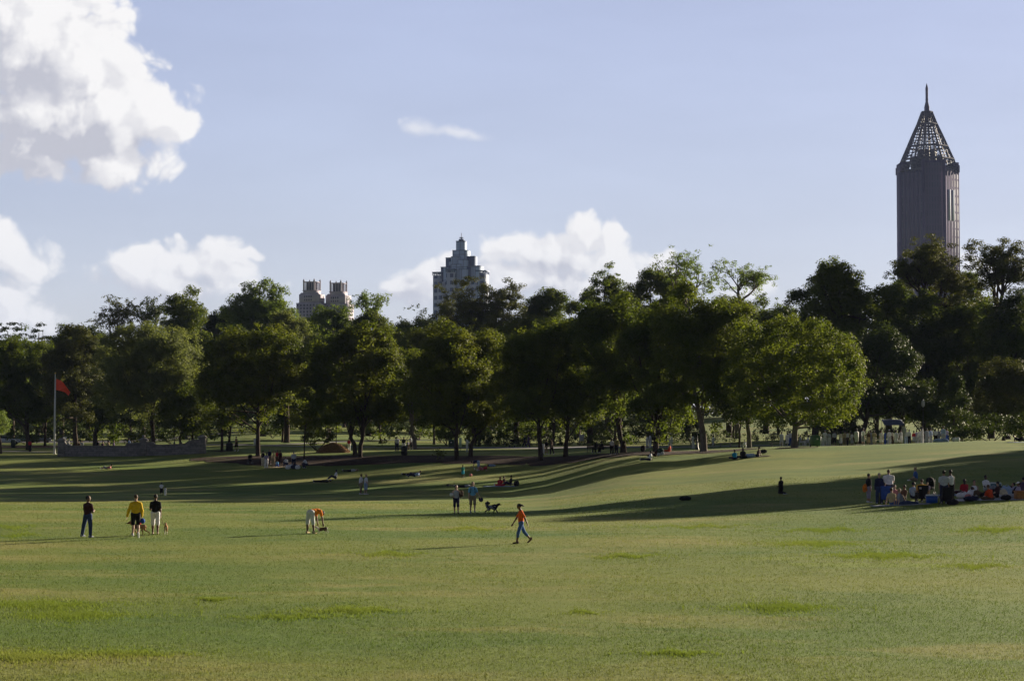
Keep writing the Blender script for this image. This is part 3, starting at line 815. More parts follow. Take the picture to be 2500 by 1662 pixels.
for k, (x, D, w, yt, yb, lb) in enumerate([(2140, 300, 75, 760, 1035, 'dark tree left below the skyscraper, behind the crowd'), (2255, 300, 80, 800, 1055, 'dark tree behind the lamp post with pale globe'), (2390, 290, 80, 800, 1075, 'dark tree behind the cone-shaped evergreen'), (2490, 285, 70, 700, 1070, 'dark tree at the right edge below the sky gaps'), (2375, 330, 52, 668, 960, 'dark crown in the sky gap right of the skyscraper'), (2310, 320, 80, 700, 1000, 'tall dark tree right below the skyscraper'), (2420, 310, 75, 720, 1000, 'dark crown under the right open-branched tree')]):
    T(lb, x, D, x - w, x + w, yt, yb, 'broad', 'dark' if k % 2 else 'oak', group=RM, size=.32, dens=.9)
def far_wood():
    rng = np.random.default_rng(77); n = 5200
    px = rng.uniform(-150, 2650, n); D = rng.uniform(600, 640, n)
    x = (px - 1250) / 5000 * D; zg = Hn(x, D)
    ytop = 850 + 26 * np.sin(px * .021) + 18 * np.sin(px * .05 + 1) + 10 * np.sin(px * .11)
    zt = CAMZ + (1050 - ytop) / 5000 * D
    z = zg + (zt - zg) * np.minimum(1, rng.uniform(0, 1.05, n)) ** .9
    C = np.stack([x, D, z], 1)
    V, F = leaves(C, rng.uniform(1.3, 2.4, n), np.full(n, 34), .95, rng, .8, .3, np.array([0, 900, 0]))
    tag(mesh_obj('wood', V, F, LEAF['dark']), 'dark far-off wood closing the view beyond the park lawns', 'wood', kind='stuff')
far_wood()
# low wood closing the view under the crowns
UW = 'low trees along the far side of the park'
_r = random.Random(5)
for k, (x, D) in enumerate([(-10, 470), (60, 480), (140, 455), (215, 470), (300, 480), (385, 460), (470, 475), (560, 500), (650, 520), (745, 515), (840, 525), (940, 500), (1030, 480), (1110, 470), (1195, 455), (1275, 470), (1350, 500), (1430, 520), (1520, 530), (1600, 540)]):
    w = _r.uniform(62, 78)
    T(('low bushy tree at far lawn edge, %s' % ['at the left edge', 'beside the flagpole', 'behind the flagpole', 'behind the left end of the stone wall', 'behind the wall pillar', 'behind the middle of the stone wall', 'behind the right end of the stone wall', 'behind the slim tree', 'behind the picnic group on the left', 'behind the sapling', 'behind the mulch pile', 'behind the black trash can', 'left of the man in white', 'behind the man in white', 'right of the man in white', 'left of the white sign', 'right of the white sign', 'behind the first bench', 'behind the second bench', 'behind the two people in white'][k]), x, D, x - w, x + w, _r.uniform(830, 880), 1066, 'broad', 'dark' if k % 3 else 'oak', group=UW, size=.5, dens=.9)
for k, (x, D, w, yt, lb) in enumerate([(70, 352, 60, 1028, 'left of the flagpole'), (165, 350, 58, 1024, 'right of the flagpole'), (262, 352, 60, 1026, 'left part of the wall'), (420, 350, 60, 1022, 'right part of the wall'), (505, 345, 50, 1030, 'gap right of the wall'), (665, 372, 55, 1030, 'picnic group on the left slope'), (905, 360, 60, 1022, 'broad tree by the mulch pile'), (985, 355, 55, 1028, 'black trash can'), (1075, 345, 55, 1024, 'space left of the man in white'), (1180, 340, 55, 1022, 'two thick dark trunks'), (1270, 345, 60, 1020, 'two far walkers'), (1355, 340, 55, 1024, 'forked trees'), (1440, 338, 55, 1022, 'left park bench'), (1530, 335, 55, 1020, 'right park bench'), (1625, 335, 55, 1018, 'robed person in white')]):
    b = atD(x, D); yb = 1050 - (b.z - CAMZ) / D * 5000
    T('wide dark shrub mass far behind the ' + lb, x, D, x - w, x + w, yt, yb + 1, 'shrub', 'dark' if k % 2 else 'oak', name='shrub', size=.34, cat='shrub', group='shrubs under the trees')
for k, (x, D, w, yt, lb) in enumerate([(1090, 300, 36, 1010, 'low shrub behind the trunks by the man in white'), (1290, 330, 30, 1030, 'leafy shrub behind the two far walkers'), (1210, 322, 60, 985, 'wide dark shrub left of the two far walkers'), (775, 255, 42, 1022, 'yellow-green shrub behind the mulch pile'), (1160, 300, 24, 1022, 'bright leafy shrub beside the man in white'), (340, 310, 40, 1040, 'rounded green shrub behind the wall'), (2050, 262, 55, 1015, 'dark hedge-like shrub behind the green bin'), (1690, 262, 30, 1025, 'dark shrub behind the largest front tree'), (1590, 300, 60, 1010, 'dark shrub behind the two people in white'), (1470, 330, 40, 1015, 'dark shrub behind the benches'), (2300, 262, 60, 1010, 'dark shrub right of the crowd'), (2420, 230, 70, 1010, 'dark shrub at the right end of the ridge'), (2510, 226, 60, 1000, 'dark shrub at the right edge of the ridge'), (2350, 232, 50, 1040, 'low dark shrub below the cone-shaped evergreen')]):
    b = atD(x, D); yb = 1050 - (b.z - CAMZ) / D * 5000
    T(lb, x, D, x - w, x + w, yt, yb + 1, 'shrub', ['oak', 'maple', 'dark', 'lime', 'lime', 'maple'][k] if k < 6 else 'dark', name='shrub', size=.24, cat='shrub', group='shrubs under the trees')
# unseen trees beyond the right edge, inferred from their shadows on the lawn
HD = 'trees beyond the right edge of the photo'
for k, (X, Y, h, w) in enumerate([(51, 166, 18.2, 9), (57, 157, 16.5, 10), (63, 165, 18.5, 11), (69, 174, 19, 11), (72, 184, 19, 12), (71, 160, 16, 12), (78, 195, 18.5, 12), (84, 210, 17, 11), (90, 226, 14, 11), (92, 203, 20, 13), (84, 185, 19, 12), (80, 170, 18, 12), (96, 217, 19, 12), (97, 188, 20, 13)]):
    b = Vector((X, Y, Hg(X, Y))); h = h * .93
    build_tree('tree', 'tree beyond the right edge whose shadow falls across the lawn', b, b.z + h, X - w / 2, X + w / 2, b.z + 3.2, 'round', 'oak', 900 + k, HD, size=.42, dens=.8, depth=w)
# ---------------------------------------------------------------- mesh kit
class MB:
    """collects quads, builds ONE mesh"""
    def __init__(s): s.p = []
    def add(s, V, F): s.p.append((np.asarray(V, float), np.asarray(F, int))); return s
    def box(s, c, d, rz=0.0, bev=0.0, tilt=0.0, taper=1.0):
        x, y, z = d[0] / 2, d[1] / 2, d[2] / 2
        if bev <= 0:
            V = np.array([[sx * x, sy * y, sz * z] for sz in (-1, 1) for sy in (-1, 1) for sx in (-1, 1)], float)
            F = np.array([[0, 2, 3, 1], [4, 5, 7, 6], [0, 1, 5, 4], [2, 6, 7, 3], [0, 4, 6, 2], [1, 3, 7, 5]])
        else:       # rounded vertical edges and softened rims
            b = min(bev, x * .45, y * .45, z * .9)
            ring = []
            for sx, sy in ((1, 1), (-1, 1), (-1, -1), (1, -1)):
                a0 = {(1, 1): 0, (-1, 1): 90, (-1, -1): 180, (1, -1): 270}[(sx, sy)]
                for t in (0, 45, 90):
                    a = math.radians(a0 + t); ring.append((sx * (x - b), sy * (y - b), math.cos(a), math.sin(a)))
            V = []
            for zz, k in ((-z, .0), (-z + b * .6, 1), (z - b * .6, 1), (z, .0)):
                for px, py, ca, sa in ring: V.append((px + ca * b * (k if k else .35), py + sa * b * (k if k else .35), zz))
            V = np.array(V, float); n = 12; F = []
            for r in range(3):
                for i in range(n): j = (i + 1) % n; F.append([r * n + i, r * n + j, (r + 1) * n + j, (r + 1) * n + i])
            for o, fl in ((0, 1), (36, 0)):
                for i in range(1, n // 2):     # cap fan as quads across
                    q = [o + i, o + i + 1 if i + 1 <= n - 1 - i else o + i, o + (n - 1 - i), o + (n - i)] 
                    q = [o + (i - 1), o + i, o + (n - 1 - i), o + (n - i) % n] if i > 0 else q
                    F.append(q[::-1] if fl else q)
            F = np.array(F)
        top = V[:, 2] > 0
        V[top, 0] *= taper; V[top, 1] *= taper
        if tilt:
            c_, s_ = math.cos(tilt), math.sin(tilt); y_, z_ = V[:, 1].copy(), V[:, 2].copy()
            V[:, 1] = y_ * c_ - z_ * s_; V[:, 2] = y_ * s_ + z_ * c_
        c_, s_ = math.cos(rz), math.sin(rz); x_, y_ = V[:, 0].copy(), V[:, 1].copy()
        V[:, 0] = x_ * c_ - y_ * s_; V[:, 1] = x_ * s_ + y_ * c_
        return s.add(V + np.array(c, float), F)
    def tube(s, path, r, n=8):
        r = [r] * len(path) if np.isscalar(r) else r
        V, F = tube(path, r, n)
        return s.add(V, F)
    def rod(s, a, b, r, n=6): return s.tube([a, b], [r, r], n)
    def lathe(s, prof, c=(0, 0, 0), n=16):
        """prof: (radius, z) list from bottom to top"""
        A = np.arange(n) * 2 * math.pi / n
        V = np.concatenate([np.stack([r * np.cos(A), r * np.sin(A), np.full(n, z)], 1) for r, z in prof]) + np.array(c, float)
        m = len(prof); i = np.arange(m - 1)[:, None] * n; j = np.arange(n)[None]; j2 = (j + 1) % n
        F = np.stack([(i + j).ravel(), (i + j2).ravel(), (i + n + j2).ravel(), (i + n + j).ravel()], 1)
        return s.add(V, F)
    def build(s, name, mat, parent=None, smooth=False):
        V, F = join(s.p)
        return mesh_obj(name, V, F, mat, parent, smooth)

# ---- signed distance modelling: one continuous surface through tapered, smoothly joined limbs
def _unit(v): v = np.asarray(v, float); return v / (np.linalg.norm(v) + 1e-9)
class SDF:
    def __init__(s): s.e = []
    def cap(s, a, b, ra, rb, k=.04):                      # tapered limb
        s.e.append(('c', np.asarray(a, float), np.asarray(b, float), ra, rb, None, k)); return s
    def flat(s, a, b, wa, wb, da, db, side, k=.05):       # tapered limb with an oval section: w across 'side', d the other way
        s.e.append(('f', np.asarray(a, float), np.asarray(b, float), (wa, wb), (da, db), _unit(side), k)); return s
    def ell(s, c, r, ax=None, k=.03):                     # ellipsoid; ax: 3x3 rows = its axes
        s.e.append(('e', np.asarray(c, float), None, np.asarray(r, float), None, np.eye(3) if ax is None else np.asarray(ax, float), k)); return s
    def _box(s, e):
        if e[0] == 'c': m = max(e[3], e[4]); return np.minimum(e[1], e[2]) - m, np.maximum(e[1], e[2]) + m
        if e[0] == 'f': m = max(e[3] + e[4]); return np.minimum(e[1], e[2]) - m, np.maximum(e[1], e[2]) + m
        m = e[3].max(); return e[1] - m, e[1] + m
    def mesh(s, h, noise=0.0):
        bx = [s._box(e) for e in s.e]
        lo = np.min([b[0] for b in bx], 0) - 3 * h; hi = np.max([b[1] for b in bx], 0) + 3 * h
        n = np.ceil((hi - lo) / h).astype(int) + 1
        f = np.full(n, 9.0, np.float32)
        for e, (b0, b1) in zip(s.e, bx):
            m = e[6] + 2.5 * h
            i0 = np.clip(np.floor((b0 - m - lo) / h).astype(int), 0, n - 1); i1 = np.clip(np.ceil((b1 + m - lo) / h).astype(int) + 1, 1, n)
            sl = tuple(slice(a, b) for a, b in zip(i0, i1))
            G_ = np.stack(np.meshgrid(*[lo[k] + h * np.arange(i0[k], i1[k]) for k in range(3)], indexing='ij'), -1)
            if e[0] == 'e':
                q = (G_ - e[1]) @ e[5].T
                d = (np.sqrt(((q / e[3]) ** 2).sum(-1)) - 1) * e[3].min()
            else:
                ab = e[2] - e[1]; L2 = ab @ ab + 1e-12
                t = np.clip(((G_ - e[1]) @ ab) / L2, 0, 1)
                q = G_ - e[1] - t[..., None] * ab
                if e[0] == 'c':
                    d = np.sqrt((q ** 2).sum(-1)) - (e[3] + (e[4] - e[3]) * t)
                else:
                    sd = e[5]; ax = ab / math.sqrt(L2); sd = sd - (sd @ ax) * ax; sd /= np.linalg.norm(sd) + 1e-9
                    fd = np.cross(ax, sd)
                    w = e[3][0] + (e[3][1] - e[3][0]) * t; dd = e[4][0] + (e[4][1] - e[4][0]) * t
                    u = q @ sd; v = q @ fd; x = q @ ax
                    mn = np.minimum(w, dd)
                    d = (np.sqrt((u / w) ** 2 + (v / dd) ** 2 + (x / mn) ** 2) - 1) * mn
            a = f[sl]; k = max(e[6], 1e-4)
            hh = np.maximum(k - np.abs(a - d), 0) / k
            f[sl] = np.minimum(a, d) - hh * hh * k * .25
        if noise:
            G_ = np.stack(np.meshgrid(*[lo[k] + h * np.arange(n[k]) for k in range(3)], indexing='ij'), -1)
            f = f + noise * (np.sin(G_[..., 0] * 23 + G_[..., 2] * 9) * np.sin(G_[..., 1] * 19 - G_[..., 2] * 13) + .5 * np.sin(G_[..., 2] * 31 + G_[..., 0] * 17))
        ins = f < 0
        cn = n - 1; tot = int(np.prod(cn))
        S = np.zeros((tot, 3)); Cn = np.zeros(tot); quads = []
        st = np.array([cn[1] * cn[2], cn[2], 1])
        for ax in range(3):
            b_, c_ = [(1, 2), (2, 0), (0, 1)][ax]
            l = [slice(None)] * 3; r = [slice(None)] * 3; l[ax] = slice(0, -1); r[ax] = slice(1, None)
            X = ins[tuple(l)] != ins[tuple(r)]
            idx = np.argwhere(X)
            if not len(idx): continue
            f0 = f[tuple(l)][X]; f1 = f[tuple(r)][X]
            p = idx.astype(float); p[:, ax] += f0 / (f0 - f1)
            ids = []
            for db, dc in ((0, 0), (1, 0), (1, 1), (0, 1)):
                c = idx.copy(); c[:, b_] -= db; c[:, c_] -= dc
                fl = c @ st; ids.append(fl)
                for k in range(3): S[:, k] += np.bincount(fl, p[:, k], tot)
                Cn += np.bincount(fl, minlength=tot)
            q = np.stack(ids, 1); inn = ins[tuple(l)][X]
            q[~inn] = q[~inn][:, ::-1]
            quads.append(q)
        q = np.concatenate(quads)
        use = np.nonzero(Cn > 0)[0]; mp = np.zeros(tot, int); mp[use] = np.arange(len(use))
        V = S[use] / Cn[use][:, None] * h + lo
        return V, mp[q][:, ::-1]
    def build(s, name, mat, parent, h, noise=0.0, fmat=None):
        V, F = s.mesh(h, noise)
        fm = None
        if fmat is not None: fm = fmat(V[F].mean(1))
        return mesh_obj(name, V, F, mat, parent, True, fm)

# ---------------------------------------------------------------- people
SKIN = {k: cloth(v, .6, 'skin_' + k, .08, 20, .35) for k, v in dict(light=(.50, .32, .24), tan=(.36, .21, .14), brown=(.17, .09, .055), dark=(.075, .042, .028)).items()}
HAIR = {k: cloth(v, .7, 'hair_' + k, .3, 40, .3) for k, v in dict(black=(.012, .010, .010), brown=(.06, .035, .02), grey=(.25, .24, .23), blond=(.34, .24, .12), red=(.2, .07, .03)).items()}
CL = dict(white=(.74, .74, .76), black=(.014, .013, .016), maroon=(.045, .014, .016), jeans=(.035, .055, .13), navy=(.018, .022, .06), yellow=(.72, .44, .02), orange=(.80, .22, .02), burnt=(.70, .12, .02),
          khaki=(.26, .21, .14), sky=(.16, .42, .66), red=(.42, .02, .03), grey=(.26, .28, .31), lgrey=(.45, .47, .5), teal=(.02, .32, .5), olive=(.20, .17, .05), cream=(.62, .56, .40), tan=(.50, .40, .22), pink=(.55, .22, .22), lav=(.34, .30, .42), green=(.05, .30, .22), lblue=(.30, .40, .58), blue=(.03, .08, .36), brown=(.11, .07, .04), gold=(.6, .33, .03), purple=(.10, .07, .14), offw=(.60, .60, .58), denim=(.06, .13, .34), vermil=(.62, .07, .02), dgreen=(.02, .05, .03))
def CM(n): return cloth(CL[n], .9, 'cloth_' + n, .16, 7)

def pose(kind, a=0.0):
    """limb directions in the person's own frame: x to their right, y ahead, z up"""
    D = dict(t=(0, 0, 1), s=(1, 0, 0), h=(0, .1, 1), al=((-.16, 0, -1), (-.05, .15, -1)), ar=((.16, 0, -1), (.05, .15, -1)),
             ll=((-.07, 0, -1), (-.02, 0, -1)), lr=((.07, 0, -1), (.02, 0, -1)), seat=None)
    if kind == 'walk':
        w = a or .42
        D.update(t=(0, .05, 1), ll=((-.03, w, -1), (-.02, -.02, -1)), lr=((.03, -w * .75, -1), (.02, -w * 1.5, -1)), al=((-.16, -.35, -1), (-.1, -.1, -1)), ar=((.16, .35, -1), (.1, .6, -1)))
    elif kind == 'crossed': D.update(al=((-.25, .25, -1), (.6, .7, .12)), ar=((.25, .25, -1), (-.6, .7, .15)))
    elif kind == 'wide': D.update(al=((-.25, .25, -1), (.6, .7, .12)), ar=((.22, .22, -1), (-.45, .75, .2)), ll=((-.30, 0, -1), (-.22, 0, -1)), lr=((.12, 0, -1), (.0, 0, -1)))
    elif kind == 'bend': D.update(t=(.15, 1, .12), h=(.05, .8, -.6), al=((-.05, .25, -1), (0, .1, -1)), ar=((.1, .35, -1), (.05, .2, -1)), ll=((-.16, -.05, -1), (-.06, .04, -1)), lr=((.2, -.05, -1), (.06, .04, -1)))
    elif kind == 'sit': D.update(t=(0, -.18, 1), h=(0, .15, 1), al=((-.2, .45, -1), (.25, .8, -.35)), ar=((.2, .45, -1), (-.25, .8, -.35)), ll=((-.25, 1, .42), (.05, .85, -.62)), lr=((.25, 1, .42), (-.05, .85, -.62)))
    elif kind == 'sitflat': D.update(t=(0, -.25, 1), h=(0, .1, 1), al=((-.3, -.35, -1), (-.1, -.2, -1)), ar=((.3, -.35, -1), (.1, -.2, -1)), ll=((-.12, 1, .08), (0, 1, -.1)), lr=((.12, 1, .08), (0, 1, -.1)))
    elif kind == 'cross_legged': D.update(t=(0, .05, 1), al=((-.2, .35, -1), (.3, .8, -.3)), ar=((.2, .35, -1), (-.3, .8, -.3)), ll=((-.85, .75, .12), (.95, .2, -.12)), lr=((.85, .75, .12), (-.95, .25, -.12)))
    elif kind == 'lie': D.update(t=(0, -1, .06), h=(0, -1, .22), al=((-.3, -.5, .0), (.35, -.8, .25)), ar=((.3, .9, 0), (0, 1, .0)), ll=((-.1, 1, .02), (0, 1, 0)), lr=((.12, 1, .02), (.05, 1, 0)))
    elif kind == 'lieup': D.update(t=(0, -1, .5), h=(0, -.6, 1), al=((-.3, -.2, -1), (-.1, .6, -.4)), ar=((.3, -.2, -1), (.1, -.6, -.3)), ll=((-.1, 1, .75), (0, .6, -.9)), lr=((.12, 1, .05), (.05, 1, 0)))
    elif kind == 'crouch': D.update(t=(0, .5, 1), h=(0, .6, 1), al=((-.1, .8, -.8), (.1, .8, -.6)), ar=((.1, .8, -.8), (-.1, .8, -.6)), ll=((-.22, 1, .25), (-.03, -.35, -1)), lr=((.22, 1, .05), (.03, -.5, -1)))
    elif kind == 'kneel': D.update(al=((-.15, .2, -1), (.2, .6, -.6)), ar=((.15, .2, -1), (-.2, .6, -.6)), ll=((-.08, .2, -1), (0, -1, -.06)), lr=((.08, .2, -1), (0, -1, -.06)))
    elif kind == 'heel': D.update(t=(0, .1, 1), al=((-.15, .3, -1), (.2, .8, -.6)), ar=((.15, .3, -1), (-.2, .8, -.6)), ll=((-.1, 1, -.28), (0, -1, -.10)), lr=((.1, 1, -.28), (0, -1, -.10)))
    elif kind == 'chair': D.update(t=(0, -.12, 1), al=((-.2, .3, -1), (.1, .9, -.1)), ar=((.2, .3, -1), (-.1, .9, -.1)), ll=((-.15, 1, .0), (0, .12, -1)), lr=((.15, 1, .0), (0, .12, -1)), seat=.44)
    elif kind == 'run': D.update(t=(0, .2, 1), ll=((-.03, .8, -1), (-.02, -.5, -1)), lr=((.03, -.5, -1), (.02, -1.1, -.8)), al=((-.2, -.6, -.8), (-.1, .9, -.3)), ar=((.2, .5, -.9), (.1, .8, .3)))
    return D

_PC = [0]
def person(label, at_=None, px=None, H=1.72, rz=0.0, kind='stand', top='white', bottom='jeans', skin='brown', hair='black', sleeve='short', legs='pants', shoe='white', hairdo='short', hat=None, group=None, build_=1.0, over=None, near=False, pg=None, a=0.0, lift=0.0, hem=None):
    _PC[0] += 1
    D = pose(kind, a)
    if over: D.update(over)
    S = H / 1.75
    f = build_
    t = _unit(D['t']); s_ = _unit(D['s']); s_ = _unit(s_ - (s_ @ t) * t); fw = np.cross(t, s_)
    hip = np.zeros(3)
    U = lambda v: _unit(v)
    hl, hr = hip - s_ * .095 * S, hip + s_ * .095 * S
    if kind in ('lie',) : hl, hr = hip - s_ * .09 * S, hip + s_ * .09 * S
    kl, kr = hl + U(D['ll'][0]) * .43 * S, hr + U(D['lr'][0]) * .43 * S
    al_, ar_ = kl + U(D['ll'][1]) * .42 * S, kr + U(D['lr'][1]) * .42 * S
    waist = hip + t * .17 * S; chest = hip + t * .36 * S; neck = hip + t * .50 * S
    sl, sr = neck - s_ * .168 * S * f - t * .075 * S, neck + s_ * .168 * S * f - t * .075 * S
    el, er = sl + U(D['al'][0]) * .29 * S, sr + U(D['ar'][0]) * .29 * S
    wl, wr = el + U(D['al'][1]) * .25 * S, er + U(D['ar'][1]) * .25 * S
    hd = U(D['h']); head = neck + t * .05 * S + hd * .155 * S
    hf = _unit(fw - (fw @ hd) * hd)
    if 'turn' in D:
        c_, q_ = math.cos(D['turn']), math.sin(D['turn']); side = np.cross(hf, hd); hf = hf * c_ + side * q_
    hs = np.cross(hf, hd)
    A = np.stack([hs, hf, hd])
    # feet: along the ground unless lying
    def foot(ank, shin):
        d = fw * 1.0; d = np.array([d[0], d[1], 0.0])
        if kind in ('lie', 'sitflat', 'sit', 'lieup'): d = np.array([0, .35, .95]) if kind != 'sit' else np.array([0, 1, -.35])
        if kind in ('kneel', 'heel'): d = np.array([0, -1, -.3])
        if kind == 'bend': d = np.array([0, 1, 0])
        sh = U(shin)
        if kind in ('walk', 'run') and sh[1] < -.25: d = np.array([0, .75, -.65])
        if np.linalg.norm(d) < .1: d = np.array([0, 1, 0])
        return _unit(d)
    fl, fr = foot(al_, D['ll'][1]), foot(ar_, D['lr'][1])
    heel_l, toe_l = al_ - fl * .05 * S + np.array([0, 0, -.03]) * S, al_ + fl * .15 * S + np.array([0, 0, -.045]) * S
    heel_r, toe_r = ar_ - fr * .05 * S + np.array([0, 0, -.03]) * S, ar_ + fr * .15 * S + np.array([0, 0, -.045]) * S
    low = min(heel_l[2] - .035 * S, toe_l[2] - .03 * S, heel_r[2] - .035 * S, toe_r[2] - .03 * S, kl[2] - .06 * S, kr[2] - .06 * S, hip[2] - .12 * S * f, (chest[2] - .12 * S) if kind in ('lie', 'lieup') else 9)
    if D['seat'] is not None: low = hip[2] - .10 * S - D['seat']
    loc = Vector(at_) if at_ is not None else (ground(*px) if px[1] is not None else atD(px[0], px[2]))
    root = empty('person', (loc.x, loc.y, loc.z - low + lift - (.012 if near else .02)), R(rz), label, 'person', group)
    h = .016 if near else (.030 if loc.y < 150 else .042)
    # body: one continuous surface
    B = SDF()
    B.flat(hip, waist, .155 * S * f, .135 * S * f, .115 * S * f, .105 * S * f, s_, .06 * S).flat(waist, chest, .135 * S * f, .165 * S * f, .105 * S * f, .115 * S * f, s_, .06 * S)
    B.flat(chest, neck - t * .05 * S, .165 * S * f, .13 * S * f, .11 * S * f, .075 * S, s_, .06 * S)
    for q_ in (sl, sr): B.cap(neck + t * .01 * S, q_, .045 * S, .054 * S, .05 * S)
    B.cap(neck - t * .02 * S, head, .055 * S, .05 * S, .03 * S)
    B.ell(head + hd * .015 * S, np.array([.074, .092, .112]) * S, A, .02).ell(head - hd * .06 * S + hf * .03 * S, np.array([.05, .055, .055]) * S, A, .03)
    B.ell(head + hf * .092 * S - hd * .012 * S, np.array([.013, .018, .024]) * S, A, .015)
    for q in (-1, 1): B.ell(head + hs * q * .076 * S - hd * .008 * S, np.array([.010, .02, .032]) * S, A, .01)
    for q, (sh, e_, w_, dr) in enumerate(((sl, el, wl, D['al'][1]), (sr, er, wr, D['ar'][1]))):
        B.cap(sh, e_, .050 * S * f, .040 * S, .03 * S).cap(e_, w_, .042 * S, .029 * S, .02 * S)
        d = U(dr); sd = _unit(np.cross(d, t if abs(d @ t) < .95 else fw)); pm = w_ + d * .06 * S
        B.flat(w_, pm + d * .02 * S, .030 * S, .040 * S, .018 * S, .016 * S, sd if abs(sd @ fw) > .3 else fw, .015 * S)
        wd = sd if abs(sd @ fw) > .3 else _unit(fw - (fw @ d) * d)
        nn = np.cross(d, wd)
        if near:
            for i, (o, L) in enumerate(((-.028, .060), (-.010, .072), (.010, .068), (.028, .052))):
                b0 = pm + wd * o * S + d * .025 * S; b1 = b0 + (d + nn * .12) * L * .5 * S; b2 = b1 + _unit(d * .8 + nn * .5) * L * .5 * S
                B.cap(b0, b1, .0105 * S, .010 * S, .006).cap(b1, b2, .010 * S, .0085 * S, .006)
            th0 = w_ + d * .025 * S - wd * .025 * S
            B.cap(th0, th0 + _unit(d - wd * .8) * .035 * S, .013 * S, .011 * S, .01).cap(th0 + _unit(d - wd * .8) * .035 * S, th0 + _unit(d - wd * .8) * .035 * S + d * .028 * S, .011 * S, .009 * S, .006)
        else:
            B.flat(pm + d * .02 * S, pm + d * .085 * S, .036 * S, .028 * S, .016 * S, .013 * S, wd, .015 * S)
            B.cap(w_ + d * .03 * S, w_ + d * .075 * S - wd * .045 * S, .014 * S, .011 * S, .01 * S)
    for (hp, kn, an, heel, toe) in ((hl, kl, al_, heel_l, toe_l), (hr, kr, ar_, heel_r, toe_r)):
        B.cap(hp, kn, .088 * S * f, .056 * S, .04 * S).cap(kn, kn + (an - kn) * .35, .056 * S, .056 * S, .03 * S).cap(kn + (an - kn) * .35, an, .056 * S, .036 * S, .03 * S)
        B.cap(heel, toe, .036 * S, .030 * S, .03 * S)
    B.build('body', SKIN[skin], root, h)
    g_ = .014 * S if near else .022 * S        # cloth stands off the body
    # top
    if top:
        C_ = SDF()
        lo_ = hip + t * (.06 if hem is None else .0) * S
        C_.flat(lo_, waist, .160 * S * f + g_, .145 * S * f + g_, .122 * S * f + g_, .115 * S * f + g_, s_, .05 * S).flat(waist, chest, .145 * S * f + g_, .168 * S * f + g_, .112 * S * f + g_, .117 * S * f + g_, s_, .05 * S)
        C_.flat(chest, neck - t * .05 * S, .168 * S * f + g_, .125 * S * f + g_, .112 * S * f + g_, .07 * S + g_, s_, .05 * S)
        if sleeve != 'tank':
            for q_ in (sl, sr): C_.cap(neck - t * .012 * S, q_, .047 * S + g_, .054 * S + g_, .05 * S)
            fr_ = {'short': .62, 'long': 1.0, 'half': .85}[sleeve]
            for sh, e_, w_ in ((sl, el, wl), (sr, er, wr)):
                C_.cap(sh, sh + (e_ - sh) * fr_, .056 * S * f + g_, .052 * S + g_, .03 * S)
                if sleeve == 'long': C_.cap(e_, e_ + (w_ - e_) * .95, .050 * S + g_, .038 * S + g_, .03 * S)
        C_.build('shirt' if hem != 'dress' else 'bodice', CM(top), root, h, .0035 if near else 0)
    if bottom:
        C_ = SDF()
        if legs in ('skirt', 'dress', 'long_dress', 'longtee'):
            L = {'skirt': .48, 'dress': .55, 'long_dress': .82, 'longtee': .28}[legs]
            m0 = (kl + kr) / 2; m1 = (al_ + ar_) / 2
            sp = np.linalg.norm(kl - kr) * .5 + .10 * S
            pts = [waist - t * .04 * S, hip, hip + (m0 - hip) * min(1, L / .43), m0 + (m1 - m0) * max(0, (L - .43) / .42)]
            C_.flat(pts[0], pts[1], .145 * S * f, .175 * S * f + g_, .115 * S, .14 * S + g_, s_, .04 * S)
            C_.flat(pts[1], pts[2], .175 * S * f + g_, sp * .8 + .04 * S, .14 * S + g_, .14 * S, s_, .04 * S)
            if L > .45: C_.flat(pts[2], pts[3], sp * .8 + .04 * S, sp * .8 + .06 * S, .14 * S, .15 * S, s_, .04 * S)
        else:
            fr_ = {'pants': 2.0, 'shorts': .95, 'longshorts': 1.12, 'capri': 1.45, 'mini': .6}[legs]
            C_.flat(waist - t * .05 * S, hip, .142 * S * f + g_, .160 * S * f + g_, .11 * S * f + g_, .122 * S * f + g_, s_, .04 * S)
            tight = legs == 'capri' or D.get('tight')
            g2 = g_ * (.8 if tight else 1.5)
            for hp, kn, an in ((hl, kl, al_), (hr, kr, ar_)):
                C_.cap(hp, hp + (kn - hp) * min(1, fr_), .092 * S * f + g2, (.092 - .034 * min(1, fr_)) * S + g2, .035 * S)
                if fr_ > 1: C_.cap(kn, kn + (an - kn) * min(1, fr_ - 1) * .97, .060 * S + g2, (.058 - (.012 if not tight else .014) * min(1, fr_ - 1)) * S + g2, .03 * S)
        C_.build({'pants': 'trousers', 'skirt': 'skirt', 'dress': 'skirt', 'long_dress': 'skirt', 'longtee': 'hem'}.get(legs, 'shorts'), CM(bottom), root, h, .003 if near else 0)
    # hair
    if hair or hat:
        C_ = SDF()
        r_ = np.array([.080, .094, .095]) * S + (.004 if near else .008)
        C_.ell(head + hd * .032 * S - hf * .018 * S, r_, A, .02)
        if hairdo == 'bun': C_.ell(head - hf * .10 * S + hd * .05 * S, np.array([.04, .04, .04]) * S, A, .02)
        if hairdo == 'afro': C_.ell(head + hd * .045 * S - hf * .02 * S, np.array([.115, .12, .11]) * S, A, .02)
        if hairdo == 'long': C_.flat(head - hf * .05 * S + hd * .02 * S, head - hf * .075 * S - hd * .20 * S, .085 * S, .075 * S, .055 * S, .03 * S, hs, .04 * S)
        if hairdo == 'pony': C_.cap(head - hf * .08 * S + hd * .05 * S, head - hf * .15 * S - hd * .02 * S, .045 * S, .035 * S, .03 * S).cap(head - hf * .15 * S - hd * .02 * S, head - hf * .21 * S - hd * .10 * S, .035 * S, .016 * S, .03 * S)
